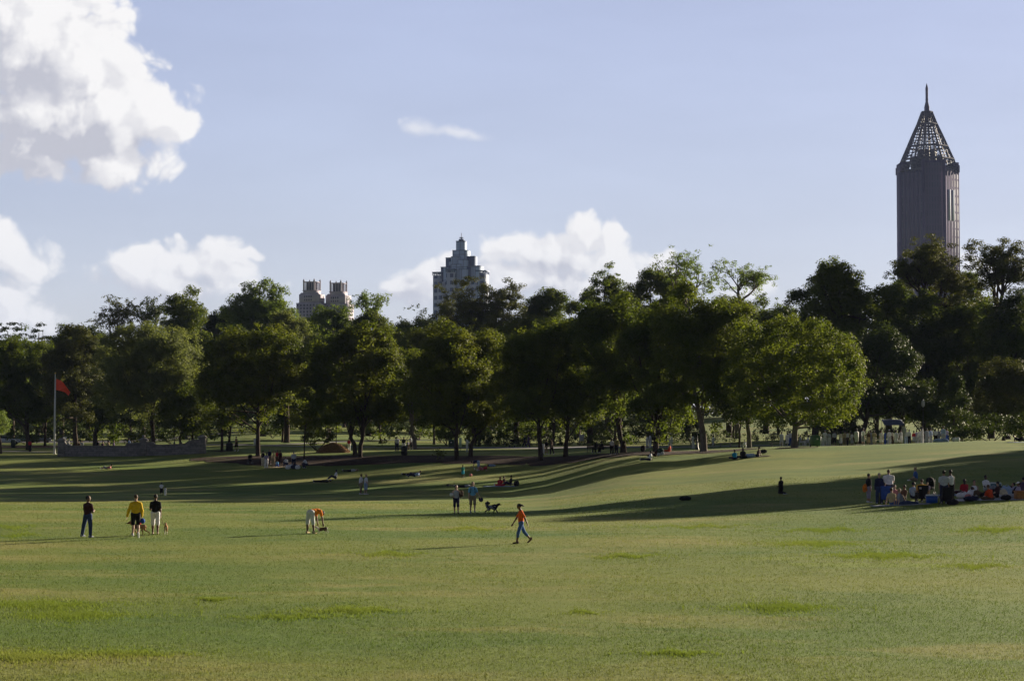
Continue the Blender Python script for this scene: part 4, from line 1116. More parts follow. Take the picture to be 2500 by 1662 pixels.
        if hairdo == 'bob': C_.flat(head - hf * .03 * S, head - hf * .035 * S - hd * .09 * S, .095 * S, .09 * S, .075 * S, .06 * S, hs, .03 * S)
        if hair: C_.build('hair', HAIR[hair], root, h if h < .03 else .03, .004 if near else 0)
        if hat:
            C2 = SDF(); C2.ell(head + hd * .06 * S, np.array([.09, .105, .07]) * S, A, .02)
            if hat[0] == 'cap': C2.ell(head + hd * .045 * S + hf * .12 * S, np.array([.065, .08, .014]) * S, A, .01)
            else: C2.ell(head + hd * .04 * S, np.array([.16, .17, .016]) * S, A, .01)
            C2.build('cap' if hat[0] == 'cap' else 'hat', CM(hat[1]), root, .024)
    if shoe:
        for heel, toe in ((heel_l, toe_l), (heel_r, toe_r)):
            C_ = SDF(); C_.cap(heel, toe, .046 * S, .040 * S, .02).cap(heel + np.array([0, 0, .02]), heel + np.array([0, 0, .05]) * S, .044 * S, .040 * S, .02)
            C_.build('shoe', CM(shoe), root, max(h * .8, .016))
    M = Matrix.Translation(root.location) @ Matrix.Rotation(R(rz), 4, 'Z')
    W = lambda v: M @ Vector(v)
    root['_'] = 0; del root['_']
    return dict(root=root, hand_l=W(wl + U(D['al'][1]) * .09 * S), hand_r=W(wr + U(D['ar'][1]) * .09 * S), M=M, S=S, hip=W(hip), neck=W(neck), sl=sl, sr=sr, waist=waist, chest=chest, t=t, s=s_, fw=fw, head=W(head), hipl=hip, neckl=neck)
# ---------------------------------------------------------------- towers beyond the park
def facade(name, glass, frame, cw, ch, mort=.12, rough=.25, gvar=.35, metal=0.0):
    """glazing with a grid of frames; cw, ch: bay width and storey height in metres"""
    m, q, b, o = newmat(name)
    tcn = q.n('ShaderNodeTexCoord'); P = tcn.outputs['Object']; geo = q.n('ShaderNodeNewGeometry')
    x, y, z = q.sep(P); nx, ny, nz = q.sep(tcn.outputs['Normal'])
    side = q.m('GREATER_THAN', q.m('ABSOLUTE', nx), q.m('ABSOLUTE', ny))
    u = q.m('ADD', q.m('MULTIPLY', y, side), q.m('MULTIPLY', x, q.m('SUBTRACT', 1.0, side)))
    br = q.n('ShaderNodeTexBrick'); br.offset = 0.0; br.squash = 1.0
    q.put(br.inputs['Vector'], q.xyz(u, z, 0.0))
    br.inputs['Scale'].default_value = 1.0
    br.inputs['Brick Width'].default_value = cw; br.inputs['Row Height'].default_value = ch
    br.inputs['Mortar Size'].default_value = mort * min(cw, ch) * .5; br.inputs['Mortar Smooth'].default_value = .1
    br.inputs['Color1'].default_value = tuple(c * (1 - gvar) for c in glass) + (1,)
    br.inputs['Color2'].default_value = tuple(c * (1 + gvar) for c in glass) + (1,)
    br.inputs['Mortar'].default_value = frame + (1,)
    q.put(b.inputs['Base Color'], br.outputs['Color'])
    q.put(b.inputs['Roughness'], q.m('ADD', rough, q.m('MULTIPLY', br.outputs['Fac'], .5)))
    b.inputs['Specular IOR Level'].default_value = .6; b.inputs['Metallic'].default_value = metal
    return m
M_GRAN = rough_mat('red_granite', (.050, .040, .105), (.070, .054, .135), .05, .8, 0)
M_GLASSD = facade('dark_tower_glass', (.040, .050, .115), (.095, .078, .15), 3.2, 8.0, .5, .75)
M_GLASSC = facade('tower_window_rows', (.030, .036, .085), (.085, .066, .135), 2.6, 7.0, .85, .75)
M_STEEL = rough_mat('dark_steel', (.035, .033, .060), (.05, .048, .085), .2, .6, 0)
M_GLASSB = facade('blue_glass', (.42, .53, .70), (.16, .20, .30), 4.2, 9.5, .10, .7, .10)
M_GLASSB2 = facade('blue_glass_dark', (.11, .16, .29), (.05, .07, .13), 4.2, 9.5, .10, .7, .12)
M_LATT = facade('balcony_grid', (.09, .13, .24), (.42, .47, .57), 5.0, 5.2, .5, .6, .3)
M_STONE = rough_mat('pale_stone', (.36, .33, .40), (.45, .42, .48), .12, .9, 0)
M_WIN = rough_mat('dark_window', (.05, .06, .09), (.08, .09, .13), .3, .6, 0)

def prism(mb, pts, z0, z1):
    n = len(pts); V = [(x, y, z0) for x, y in pts] + [(x, y, z1) for x, y in pts]
    F = [[i, (i + 1) % n, n + (i + 1) % n, n + i] for i in range(n)]
    for o, fl in ((0, 1), (n, 0)):
        for i in range(1, n // 2):
            q = [o + i - 1, o + i, o + n - 1 - i, o + (n - i) % n]
            F.append(q[::-1] if fl else q)
    mb.add(V, F)

def octa(a, b): return [(-b, -a), (b, -a), (a, -b), (a, b), (b, a), (-b, a), (-a, b), (-a, -b)]

def skyscraper():
    D = 2000.0; s = D / 5000
    c = at(2270, 1050, D); z = lambda py: at(2270, py, D).z - c.z
    root = empty('skyscraper', (c.x, c.y, 0), 0, 'dark red-brown skyscraper with a latticed pyramid crown and spire at the right', 'skyscraper')
    Z = lambda py: at(2270, py, D).z
    base = Hg(c.x, D) - 2
    a, b = 69 * s, 25 * s
    mb = MB(); prism(mb, octa(a, b), base, Z(421)); mb.build('shaft', M_GRAN, root)
    # bays that rise above the shoulders, on the four cardinal faces
    for k in range(4):
        mb = MB(); r = k * math.pi / 2
        cc = (math.sin(r) * (a - 3.4), -math.cos(r) * (a - 3.4))
        mb.box((cc[0], cc[1], (base + Z(400)) / 2), (2 * b + 1.2, 8.5, Z(400) - base), r)
        mb.build('central_bay', M_GRAN, root)
    # glass in vertical strips between the piers
    def strips(p0, p1, n, ztop, zb, out):
        p0, p1 = np.array(p0), np.array(p1); d = (p1 - p0); L = np.linalg.norm(d); d /= L; nrm = np.array([d[1], -d[0]])
        ang = math.atan2(d[1], d[0])
        w = L / n
        for i in range(n):
            m = p0 + d * w * (i + .5) + nrm * out
            mb = MB(); mb.box((m[0], m[1], (ztop + zb) / 2), (w * .66, .8, ztop - zb), ang); mb.build('window_strip', M_GLASSD, root)
        for i in range(n + 1):
            m = p0 + d * w * i + nrm * (out + .25)
            mb = MB(); mb.box((m[0], m[1], (ztop + 3 + zb) / 2), (w * .26, 1.2, ztop + 3 - zb), ang); mb.build('pier', M_GRAN, root)
    O = octa(a, b)
    mb = MB(); mb.box((0, -a - 1.2, (base + Z(406)) / 2), (2 * b - 3, .8, Z(406) - base)); mb.build('window_wall', M_GLASSC, root)
    for q in (-1, 1):
        mb = MB(); mb.box((q * b, -a - 1.4, (base + Z(398)) / 2), (2.6, 3.2, Z(398) - base)); mb.build('pier', M_GRAN, root)
    for i, n in ((1, 5), (7, 5)):
        p0, p1 = O[i], O[(i + 1) % 8]
        strips(p0, p1, n, Z(404 if i == 0 else 428), Z(700), .3 if i else 1.2)
    for y0, y1 in ((470, 545),):  # pale strips paint the bright highlights on the right-hand windows
        for x_ in (a - 12.0, a - 7.5):
            m = MB(); m.box((x_, -(b + 2.8 + (a - x_)), (Z(y0) + Z(y1)) / 2), (2.2, 2.2, Z(y0) - Z(y1)), math.pi / 4); m.build('painted_highlight_strip', M_LATT, root)
    mb = MB(); mb.box((-a - 1.0 * s, 0, (base + Z(591)) / 2), (5 * s, 2 * b * .8, Z(591) - base)); mb.build('lower_wing', M_GRAN, root)
    # crown
    rings = [(421, 69), (392, 60), (360, 46.5), (332, 35), (305, 23), (275, 12)]
    def ring(py, w): return [np.array([x, y, Z(py)]) for x, y in octa(w * s, w * s * .37)]
    tops = [ring(*r) for r in rings]
    for j, pts in enumerate(tops):
        mb = MB()
        for i in range(8): mb.rod(pts[i], pts[(i + 1) % 8], 1.15 if j in (0, 1, 2, 4, 5) else .6, 5)
        mb.build('crown_ring', M_STEEL, root)
    mb = MB()
    for j in range(5):
        A_, B_ = tops[j], tops[j + 1]
        for i in range(8):
            mb.rod(A_[i], B_[i], .95, 5)
            for f_ in (.33, .67):
                p = A_[i] * (1 - f_) + A_[(i + 1) % 8] * f_; q = B_[i] * (1 - f_) + B_[(i + 1) % 8] * f_
                mb.rod(p, q, .55, 4)
    mb.build('crown_ribs', M_STEEL, root)
    mb = MB()
    for j in range(5):
        A_, B_ = tops[j], tops[j + 1]
        for i in range(8):
            mb.rod(A_[i], B_[(i + 1) % 8], .42, 4)
            for f_ in (.25, .5, .75):
                mb.rod(A_[i] * (1 - f_) + B_[i] * f_, A_[(i + 1) % 8] * (1 - f_) + B_[(i + 1) % 8] * f_, .36, 4)
    mb.build('crown_bracing', M_STEEL, root)
    mb = MB(); prism(mb, octa(38 * s, 16 * s), Z(422), Z(384)); prism(mb, octa(22 * s, 9 * s), Z(385), Z(366)); mb.build('plant_room', M_STEEL, root)
    mb = MB()
    for i in range(8):
        p = tops[0][i]; mb.box((p[0], p[1], p[2] + 2), (3, 3, 7))
    mb.build('corner_turrets', M_GRAN, root)
    mb = MB(); mb.lathe([(6.0 * s, Z(277)), (6.6 * s, Z(272)), (6.6 * s, Z(262)), (4.6 * s, Z(254)), (3.2 * s, Z(248)), (3.6 * s, Z(244)), (3.2 * s, Z(240)), (3.4 * s, Z(216)), (2.2 * s, Z(211)), (.15, Z(204))], (0, 0, 0), 8)
    mb.build('spire', M_GRAN, root)
skyscraper()

def glass_tower():
    D = 1500.0; s = D / 5000; X0 = 1126
    c = at(X0, 1050, D); Z = lambda py: at(X0, py, D).z; base = Hg(c.x, D) - 2
    root = empty('office_tower', (c.x, c.y, 0), R(-16), 'blue-grey glass tower stepping up like stacked blocks in the middle', 'office tower')
    k = .95
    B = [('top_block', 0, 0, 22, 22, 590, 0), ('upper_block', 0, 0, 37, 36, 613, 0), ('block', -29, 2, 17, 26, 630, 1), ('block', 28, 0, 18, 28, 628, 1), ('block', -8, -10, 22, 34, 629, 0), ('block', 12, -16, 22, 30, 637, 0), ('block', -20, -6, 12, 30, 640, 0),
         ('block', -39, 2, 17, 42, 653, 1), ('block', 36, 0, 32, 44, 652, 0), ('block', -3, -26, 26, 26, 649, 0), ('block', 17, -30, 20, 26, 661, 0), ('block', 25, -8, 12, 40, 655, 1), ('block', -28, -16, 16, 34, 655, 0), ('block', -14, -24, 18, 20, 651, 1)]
    for n, u, v, wu, wv, yt, dk in B:
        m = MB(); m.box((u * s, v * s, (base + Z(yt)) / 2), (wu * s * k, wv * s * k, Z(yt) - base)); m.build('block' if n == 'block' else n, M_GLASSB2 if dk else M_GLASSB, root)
        m = MB(); m.box((u * s, v * s, Z(yt) + .2), (wu * s * k + .3, wv * s * k + .3, .4)); m.build('parapet', M_GLASSB2, root)
    for n, u, v, wu, wv, yt in (('balcony_wing', -55, -4, 22, 40, 673), ('balcony_wing', 54, 0, 22, 40, 671), ('balcony_wing', -12, -44, 22, 16, 668), ('balcony_wing', -38, -26, 24, 26, 690), ('balcony_wing', 36, -30, 26, 24, 690)):
        m = MB(); m.box((u * s, v * s, (base + Z(yt)) / 2), (wu * s * k, wv * s * k, Z(yt) - base)); m.build(n, M_LATT, root)
        if yt < 680:     # open crown frame
            m = MB(); x0, y0, w, d, z0, z1 = u * s, v * s, wu * s * k / 2, wv * s * k / 2, Z(yt), Z(yt - 6)
            for i in range(6):
                xx = x0 - w + 2 * w * i / 5
                for yy in (y0 - d, y0 + d): m.box((xx, yy, (z0 + z1) / 2), (.7, .7, z1 - z0))
            for yy in (y0 - d, y0 + d): m.box((x0, yy, z1 + .4), (2 * w + 1, 1.2, .9))
            for xx in (x0 - w, x0 + w): m.box((xx, y0, z1 + .42), (1.2, 2 * d, .86))
            m.build('crown_frame', M_GLASSB2, root)
    m = MB(); m.lathe([(5 * s, Z(590)), (7 * s, Z(589)), (7 * s, Z(585)), (5.5 * s, Z(583.6)), (1.2 * s, Z(583)), (1.2 * s, Z(581.6)), (5.2 * s, Z(581)), (5.2 * s, Z(579.6)), (1 * s, Z(579))], (0, 0, 0), 16); m.build('roof_drum', M_GLASSB2, root)
    m = MB(); m.rod((0, 0, Z(579)), (0, 0, Z(569)), .22, 5); m.build('antenna', M_STEEL, root)
glass_tower()

def stone_tower(xc, ytop, label):
    D = 1300.0; s = D / 5000
    c = at(xc, 1050, D); Z = lambda py: at(xc, py + (ytop - 682), D).z; base = Hg(c.x, D) - 2
    root = empty('apartment_tower', (c.x, c.y, 0), R(-24), label, 'apartment tower', 'twin stone towers')
    m = MB(); m.box((0, 0, (base + Z(740)) / 2), (62 * s, 44 * s, Z(740) - base)); m.build('body', M_STONE, root)
    m = MB(); m.box((0, 0, (Z(742) + Z(719)) / 2), (50 * s, 38 * s, Z(719) - Z(742))); m.build('shoulder', M_STONE, root)
    m = MB(); m.box((0, 0, (Z(721) + Z(709)) / 2), (35 * s, 32 * s, Z(709) - Z(721)), taper=.9); m.build('neck', M_STONE, root)
    for q in (-1, 1):
        m = MB(); m.lathe([(5.5 * s, Z(742)), (5.5 * s, Z(722)), (4.8 * s, Z(718)), (2.8 * s, Z(715.4)), (.2, Z(714.6))], (q * 21 * s, -12 * s, 0), 10); m.build('domed_dormer', M_STONE, root)
        m = MB(); m.lathe([(5 * s, Z(742)), (5 * s, Z(724)), (4 * s, Z(720)), (2 * s, Z(718)), (.2, Z(717.4))], (q * 21 * s, 13 * s, 0), 10); m.build('domed_dormer', M_STONE, root)
    w = 14.5 * s
    m = MB(); m.box((0, 0, (Z(710) + Z(689)) / 2), (w * 1.35, w * 1.35, Z(689) - Z(710))); m.build('lantern_core', M_WIN, root)
    for x in (-1, 1):
        for y in (-1, 1):
            m = MB(); m.lathe([(2.6 * s, Z(711)), (2.1 * s, Z(708)), (2.1 * s, Z(688)), (2.8 * s, Z(686)), (1.3 * s, Z(684.5)), (1.6 * s, Z(683)), (.1, Z(681.5))], (x * w, y * w, 0), 8); m.build('corner_column', M_STONE, root)
    for k in range(1, 4):
        for x, y in ((-1 + k * .5, -1), (-1 + k * .5, 1), (-1, -1 + k * .5), (1, -1 + k * .5)):
            m = MB(); m.lathe([(1.2 * s, Z(711)), (1.0 * s, Z(690))], (x * w, y * w, 0), 6); m.build('column', M_STONE, root)
    m = MB()
    for q in (-1, 1):
        m.box((0, q * w, Z(689)), (2 * w, 2.2 * s, 2.0 * s)); m.box((q * w, 0, Z(689) + .02), (2.2 * s, 2 * w, 2.0 * s - .1))
    m.build('cornice', M_STONE, root)
    m = MB(); m.box((0, 0, Z(710.5)), (2 * w + 5 * s, 2 * w + 5 * s, 1.4 * s)); m.build('platform', M_STONE, root)
    for r in range(5):
        for k in range(7):
            x = (-27 + k * 9) * s; zz = Z(746 + r * 8)
            m = MB(); m.box((x, -22 * s, zz), (3.4 * s, .5, 4.6 * s)); m.build('window', M_WIN, root)
    for r in range(2):
        for k in range(4):
            m = MB(); m.box(((-9 + k * 6) * s, -19 * s, Z(725 + r * 8)), (2.6 * s, .5, 4.6 * s)); m.build('window', M_WIN, root)
    for r in range(4):
        for k in range(4):
            for q in (-1, 1):
                m = MB(); m.box((q * 31 * s, (-16 + k * 10) * s, Z(748 + r * 9)), (.5, 3.4 * s, 4.6 * s)); m.build('window', M_WIN, root)
stone_tower(760, 682, 'left one of the twin stone towers with columned crowns')
stone_tower(825, 685, 'right one of the twin stone towers with columned crowns')
# ---------------------------------------------------------------- park furniture and small things
def block_stone():
    m, q, b, o = newmat('granite_blocks')
    tcn = q.n('ShaderNodeTexCoord'); P = tcn.outputs['Object']; x, y, z = q.sep(P)
    br = q.n('ShaderNodeTexBrick'); br.offset = .43; q.put(br.inputs['Vector'], q.xyz(q.m('ADD', x, y), z, 0.0))
    br.inputs['Scale'].default_value = 1; br.inputs['Brick Width'].default_value = .75; br.inputs['Row Height'].default_value = .26
    br.inputs['Mortar Size'].default_value = .018; br.inputs['Mortar Smooth'].default_value = .3
    br.inputs['Color1'].default_value = (.16, .15, .155, 1); br.inputs['Color2'].default_value = (.27, .255, .25, 1); br.inputs['Mortar'].default_value = (.10, .095, .095, 1)
    n = q.noise(P, 3, 5, .6); n2 = q.noise(P, .5, 3, .6)
    c = q.mix(q.m('MULTIPLY', q.mr(n, .4, .7), .5), br.outputs['Color'], (.34, .31, .29, 1))
    c = q.mix(q.m('MULTIPLY', q.mr(n2, .55, .7), .5), c, (.12, .12, .11, 1))
    q.put(b.inputs['Base Color'], c); b.inputs['Roughness'].default_value = .95
    bp = q.n('ShaderNodeBump'); bp.inputs['Strength'].default_value = .8; bp.inputs['Distance'].default_value = .04
    q.put(bp.inputs['Height'], q.m('SUBTRACT', q.m('MULTIPLY', n, .4), br.outputs['Fac'])); q.t.links.new(bp.outputs[0], b.inputs['Normal'])
    return m
M_BLK = block_stone()
M_CAP = rough_mat('granite_cap', (.20, .19, .19), (.30, .285, .28), 3, .95, .4)
M_POLE = cloth((.62, .61, .60), .35, 'pole_paint', .06, 3, .5)
M_FLAG = cloth((.90, .10, .055), .8, 'flag_red', .08, 2)
M_BLKM = cloth((.02, .02, .022), .45, 'black_metal', .2, 8, .5)
M_GBIN = cloth((.055, .145, .055), .5, 'green_plastic', .1, 3, .4)
M_WHITE = cloth((.72, .73, .74), .5, 'white_paint', .06, 4, .4)
M_WOODD = cloth((.06, .04, .03), .7, 'bench_wood', .3, 6)
M_CHIP = rough_mat('wood_chips', (.13, .07, .032), (.33, .20, .095), 7, 1, 1.0)

def wall_piece():
    D = 246.0
    def wp(px, py=None): return atD(px, D)
    px0, px1 = 143, 502
    a, b = atD(px0 + 8, D), atD(px1 - 8, D); m_ = atD(351, D)
    root = empty('stone_wall', ((a.x + b.x) / 2, D, 0), 0, 'low grey granite block wall with three capped pillars', 'wall')
    ox = (a.x + b.x) / 2
    z0 = min(Hg(a.x, D), Hg(b.x, D)) - .3
    def prof(name, xa, xb, pts):
        """wall run whose top follows pts: (fraction, height over ground)"""
        n = 40; V = []; th = .28
        for i in range(n + 1):
            t = i / n; x = xa + (xb - xa) * t
            h = np.interp(t, [p[0] for p in pts], [p[1] for p in pts]); g0 = Hg(x, D)
            for yy in (-th, th):
                V += [(x - ox, yy, z0), (x - ox, yy, g0 + h)]
        F = []
        for i in range(n):
            k = i * 4; F += [[k, k + 4, k + 5, k + 1], [k + 2, k + 3, k + 7, k + 6], [k + 1, k + 5, k + 7, k + 3]]
        F += [[0, 1, 3, 2], [n * 4, n * 4 + 2, n * 4 + 3, n * 4 + 1]]
        o = mesh_obj(name, np.array(V), np.array(F), M_BLK, root)
        V = []
        for i in range(n + 1):
            t = i / n; x = xa + (xb - xa) * t
            h = np.interp(t, [p[0] for p in pts], [p[1] for p in pts]); g0 = Hg(x, D) + h
            for yy, zz in ((-th - .05, .004), (th + .05, .004), (th + .05, .10), (-th - .05, .10)): V.append((x - ox, yy, g0 + zz))
        F = []
        for i in range(n):
            for j in range(4): F.append([i * 4 + j, i * 4 + (j + 1) % 4, i * 4 + 4 + (j + 1) % 4, i * 4 + 4 + j][::-1])
        F += [[0, 1, 2, 3], [n * 4 + 3, n * 4 + 2, n * 4 + 1, n * 4]]
        mesh_obj('coping', np.array(V), np.array(F), M_CAP, o)
    prof('wall_run', a.x + .3, m_.x - .35, [(0, 1.7), (.04, 1.25), (.1, 1.2), (.80, 1.2), (.84, 1.5), (1, 1.55)])
    prof('wall_run', m_.x + .35, b.x - .3, [(0, 1.6), (.12, 1.55), (.17, 1.25), (.3, 1.2), (.72, 1.2), (.80, 1.5), (.9, 1.65), (1, 1.65)])
    for x in (a.x, m_.x, b.x):
        g0 = Hg(x, D); H_ = 1.85
        m = MB(); m.box((x - ox, 0, (z0 + g0 + H_) / 2), (.82, .82, g0 + H_ - z0), 0, .03); o = m.build('pillar', M_BLK, root)
        m = MB(); m.box((x - ox, 0, g0 + H_ + .07), (1.04, 1.04, .13), 0, .03); m.box((x - ox, 0, g0 + H_ + .24), (.96, .96, .2), 0, 0, 0, .45)
        m.build('pillar_cap', M_CAP, o)
    m = MB(); m.lathe([(.12, 0), (.16, .04), (.09, .08), (.17, .15), (.19, .24), (.13, .33), (.03, .38)], (m_.x - ox, 0, Hg(m_.x, D) + 2.15), 14)
    m.build('finial_ball', M_CAP, root, True)
wall_piece()
def stone_figure():
    p = atD(168, 246)
    s = SDF(); s.cap((0, 0, .1), (.1, 0, .35), .16, .13).cap((.1, 0, .35), (-.02, 0, .62), .12, .10).ell((-.08, 0, .70), (.13, .10, .11)).cap((.1, -.02, .1), (-.28, -.05, .08), .09, .06).cap((.1, .02, .1), (-.28, .07, .08), .09, .06).cap((.16, 0, .1), (.4, .03, .06), .08, .05)
    r = empty('stone_ornament', (p.x, 246, p.z + 1.32), R(180), 'pale carved figure sitting on the wall beside its left pillar', 'statue')
    s.build('figure', cloth((.55, .52, .46), .9, 'pale_carving', .1, 6), r, .035)
stone_figure()

def flagpole():
    b = ground(133, 1108); D = b.y; top = at(133, 913, D).z - b.z
    r = empty('flagpole', b, 0, 'white flagpole with a gold ball on top left of the stone wall', 'flagpole')
    m = MB(); m.tube([(0, 0, -.2), (0, 0, .1), (0, 0, top * .69), (0, 0, top * .7), (0, 0, top)], [.13, .125, .115, .085, .06], 12); m.build('pole', M_POLE, r, True)
    m = MB(); m.lathe([(.2, 0), (.2, .08), (.14, .12)], n=14); m.build('base_ring', M_POLE, r, True)
    m = MB(); m.lathe([(.02, top), (.07, top + .03), (.11, top + .12), (.07, top + .21), (.01, top + .24)], n=12); m.build('finial_ball', cloth((.6, .42, .1), .4, 'gold', .1), r, True)
    m = MB(); m.tube([(.10, -.02, top * .96), (.11, -.02, top * .5), (.14, 0, 1.2)], .012, 4); m.build('rope', M_WHITE, r)
    f = empty('flag', (b.x + .12, b.y, b.z + top * .94), 0, 'red flag drooping from the top of the white pole', 'flag')
    s = D / 5000
    P0 = np.array([[0, 0], [0, -27], [18, -31], [30, -41]], float)
    nx, nz = 30, 16; V = []
    topc = [(0, 0), (12, -4), (20, -12), (28, -22), (34, -32)]; botc = [(0, -27), (10, -29), (20, -32), (26, -37), (31, -41)]
    for i in range(nx + 1):
        t = i / nx
        tx = np.interp(t * 4, range(5), [p[0] for p in topc]); tz = np.interp(t * 4, range(5), [p[1] for p in topc])
        bx_ = np.interp(t * 4, range(5), [p[0] for p in botc]); bz = np.interp(t * 4, range(5), [p[1] for p in botc])
        for j in range(nz + 1):
            u = j / nz; x = tx + (bx_ - tx) * u; z = tz + (bz - tz) * u
            V.append((x * s, .28 * t * math.sin(t * 7 + u * 3.2) + .1 * t * math.sin(u * 9), z * s))
    F = [[i * (nz + 1) + j, (i + 1) * (nz + 1) + j, (i + 1) * (nz + 1) + j + 1, i * (nz + 1) + j + 1] for i in range(nx) for j in range(nz)]
    o = mesh_obj('cloth', np.array(V), np.array(F), M_FLAG, f, True)
    md = o.modifiers.new('thick', 'SOLIDIFY'); md.thickness = .012
flagpole()

def place(px, py=None, D=None): return ground(px, py) if D is None else atD(px, D)
def small(name, label, cat, loc, rz=0.0, group=None): return empty(name, loc, R(rz), label, cat, group)

def trash_can(px, py, label, h=1.05, mat=None, w=.33, D=None):
    r = small('trash_can', label, 'trash can', place(px, py, D))
    m = MB(); m.lathe([(w * .85, 0), (w * .95, .06), (w, h * .5), (w * 1.02, h * .86), (w * 1.08, h * .88), (w * 1.08, h * .93)], n=18); m.build('drum', mat or M_BLKM, r, True)
    m = MB(); m.lathe([(w * 1.1, h * .93), (w * 1.05, h * .98), (w * .5, h * 1.03), (w * .3, h * 1.03), (w * .28, h * .97)], n=18); m.build('lid', mat or M_BLKM, r, True)
    m = MB()
    for k in range(14):
        a = k * 2 * math.pi / 14; m.box((math.cos(a) * w * 1.03, math.sin(a) * w * 1.03, h * .48), (.03, .05, h * .8), a)
    m.build('slats', mat or M_BLKM, r)
trash_can(987, 1111, 'black slatted trash can in front of the lit lawn', 1.05)
trash_can(560, 1101, 'dark bag-lined trash can right of the stone wall', 1.0, cloth((.02, .025, .02), .6, 'dark_plastic'), .4)
trash_can(32, 1092, 'dark green litter bin at the left edge near the parked car', 1.2, cloth((.02, .05, .03), .6, 'dark_green_plastic'), .35)

def wheelie(px, py, label, mat, h=1.12, D=None, rz=0):
    r = small('wheeled_bin', label, 'wheeled bin', place(px, py, D), rz)
    m = MB(); m.box((0, 0, h * .48), (.74, .78, h * .82), 0, .05, 0, 1.12); m.build('body', mat, r)
    m = MB(); m.box((0, -.02, h * .93), (.88, .92, .07), 0, .05); m.box((0, -.02, h * .97), (.70, .74, .05), 0, .05, 0, .8); m.build('lid', cloth((.10, .19, .10), .5, 'lid_green', .1), r)
    m = MB(); m.rod((-.36, .46, h * .86), (.36, .46, h * .86), .018); m.build('handle', mat, r)
    for q in (-1, 1):
        m = MB(); m.lathe([(.02, -.03), (.14, -.03), (.15, 0), (.14, .03), (.02, .03)], (0, 0, 0), 14)
        V, F = m.p[0]; V = np.stack([V[:, 2] + q * .37, V[:, 0] + .34, V[:, 1] + .15], 1); m.p = [(V, F)]; m.build('wheel', M_BLKM, r, True)
    m = MB(); m.box((.0, -.425, h * .66), (.18, .012, .14), 0, 0, .06); m.build('sticker', M_WHITE, r)
wheelie(1991, 1091, 'green wheeled bin with a white sticker beside the round tree', M_GBIN, 1.18, rz=18)
wheelie(1102, 1087, 'dark green wheeled bin standing behind the dark trunk by the man in white', cloth((.03, .06, .03), .6, 'dark_green_bin'), 1.1, D=282)

def bench(px, py, label, L=1.7, rz=0):
    r = small('park_bench', label, 'bench', place(px, py), rz)
    m = MB()
    for k in range(4): m.box((0, -.20 + k * .13, .45), (L, .10, .035), 0, .008)
    m.build('seat', M_WOODD, r)
    m = MB()
    for k in range(4): m.box((0, .27 + k * .02, .56 + k * .11), (L, .03, .09), 0, .008)
    m.build('backrest', M_WOODD, r)
    for q in (-1, 1):
        m = MB(); x = q * (L / 2 - .08)
        m.rod((x, -.22, 0), (x, -.20, .44), .028); m.rod((x, .26, 0), (x, .22, .44), .028); m.rod((x, .22, .44), (x, .34, .95), .028); m.rod((x, -.22, .43), (x, .24, .43), .028); m.build('leg', M_BLKM, r)
        m = MB(); m.tube([(x, -.22, .44), (x, -.22, .66), (x, .28, .68)], .022, 6); m.build('armrest', M_BLKM, r)
bench(1449, 1105, 'left park bench under the tall dark tree', 1.5, 180)
bench(1479, 1105, 'right park bench under the tall dark tree', 1.6, 180)

def low_bench(px, D, label, rz):
    r = small('low_bench', label, 'bench', atD(px, D), rz)
    m = MB(); m.box((0, 0, .42), (1.7, .38, .06), 0, .02); m.build('plank', cloth((.35, .28, .24), .8, 'plank'), r)
    for q in (-1, 1):
        m = MB(); m.box((q * .6, 0, .2), (.1, .3, .4)); m.build('support', M_CAP, r)
low_bench(1771, 246, 'low backless bench on the lawn behind the seated trio', -24)
low_bench(1896, 228, 'low backless bench left of the round tree trunk', 22)

def lamp_post(px, D, label, H=3.6, head=True):
    r = small('lamp_post', label, 'lamp post', atD(px, D))
    m = MB(); m.lathe([(.20, 0), (.20, .12), (.13, .3), (.11, .8), (.06, .95), (.045, H * .9), (.09, H * .92), (.06, H * .95)], n=12); m.build('post', M_BLKM, r, True)
    m = MB(); m.lathe([(.07, H * .95), (.19, H * .98), (.22, H * 1.03), (.17, H * 1.10), (.06, H * 1.14)], n=14); m.build('globe', cloth((.6, .6, .58), .3, 'globe', .05), r, True)
    m = MB(); m.lathe([(.08, H * 1.14), (.03, H * 1.17), (.005, H * 1.20)], n=8); m.build('finial', M_BLKM, r)
lamp_post(1702, 216, 'black lamp post just left of the largest front tree')
lamp_post(821, 268, 'black lamp post rising behind the mulch pile', 3.8)
lamp_post(2254, 252, 'lamp post with pale globe in the dark trees right of the crowd', 4.6)
lamp_post(426, 300, 'lamp post with small pale globe behind the wall, right part', 3.2)

def post_sign(px, D, label, w, h, z, mat, poles=1, ph=None, rz=0):
    r = small('sign', label, 'sign', atD(px, D), rz)
    m = MB(); m.box((0, 0, z), (w, .05, h), 0, .02); m.build('panel', mat, r)
    for q in ([0] if poles == 1 else [-1, 1]):
        m = MB(); m.rod((q * w * .42, .04, 0), (q * w * .42, .04, z + h * .4), .03); m.build('post', M_BLKM, r)
post_sign(1326, 222, 'small white upright sign right of the forked dark trunk', .28, 1.0, .98, M_WHITE)
post_sign(1124, 250, 'curved white-green banner between the two dark trunks', .35, 1.2, 1.0, cloth((.5, .62, .42), .6, 'pale_green'), rz=30)
post_sign(158, 262, 'small white sign standing behind the left wall pillar', .42, .32, 2.0, M_WHITE)
post_sign(623, 262, 'white board beside the dark trunk right of the stone wall', .35, .75, 1.0, M_WHITE)
post_sign(1420, 292, 'grey-white notice board beyond the path behind the benches', .7, .9, 1.1, cloth((.3, .31, .33), .6, 'notice'), 2)
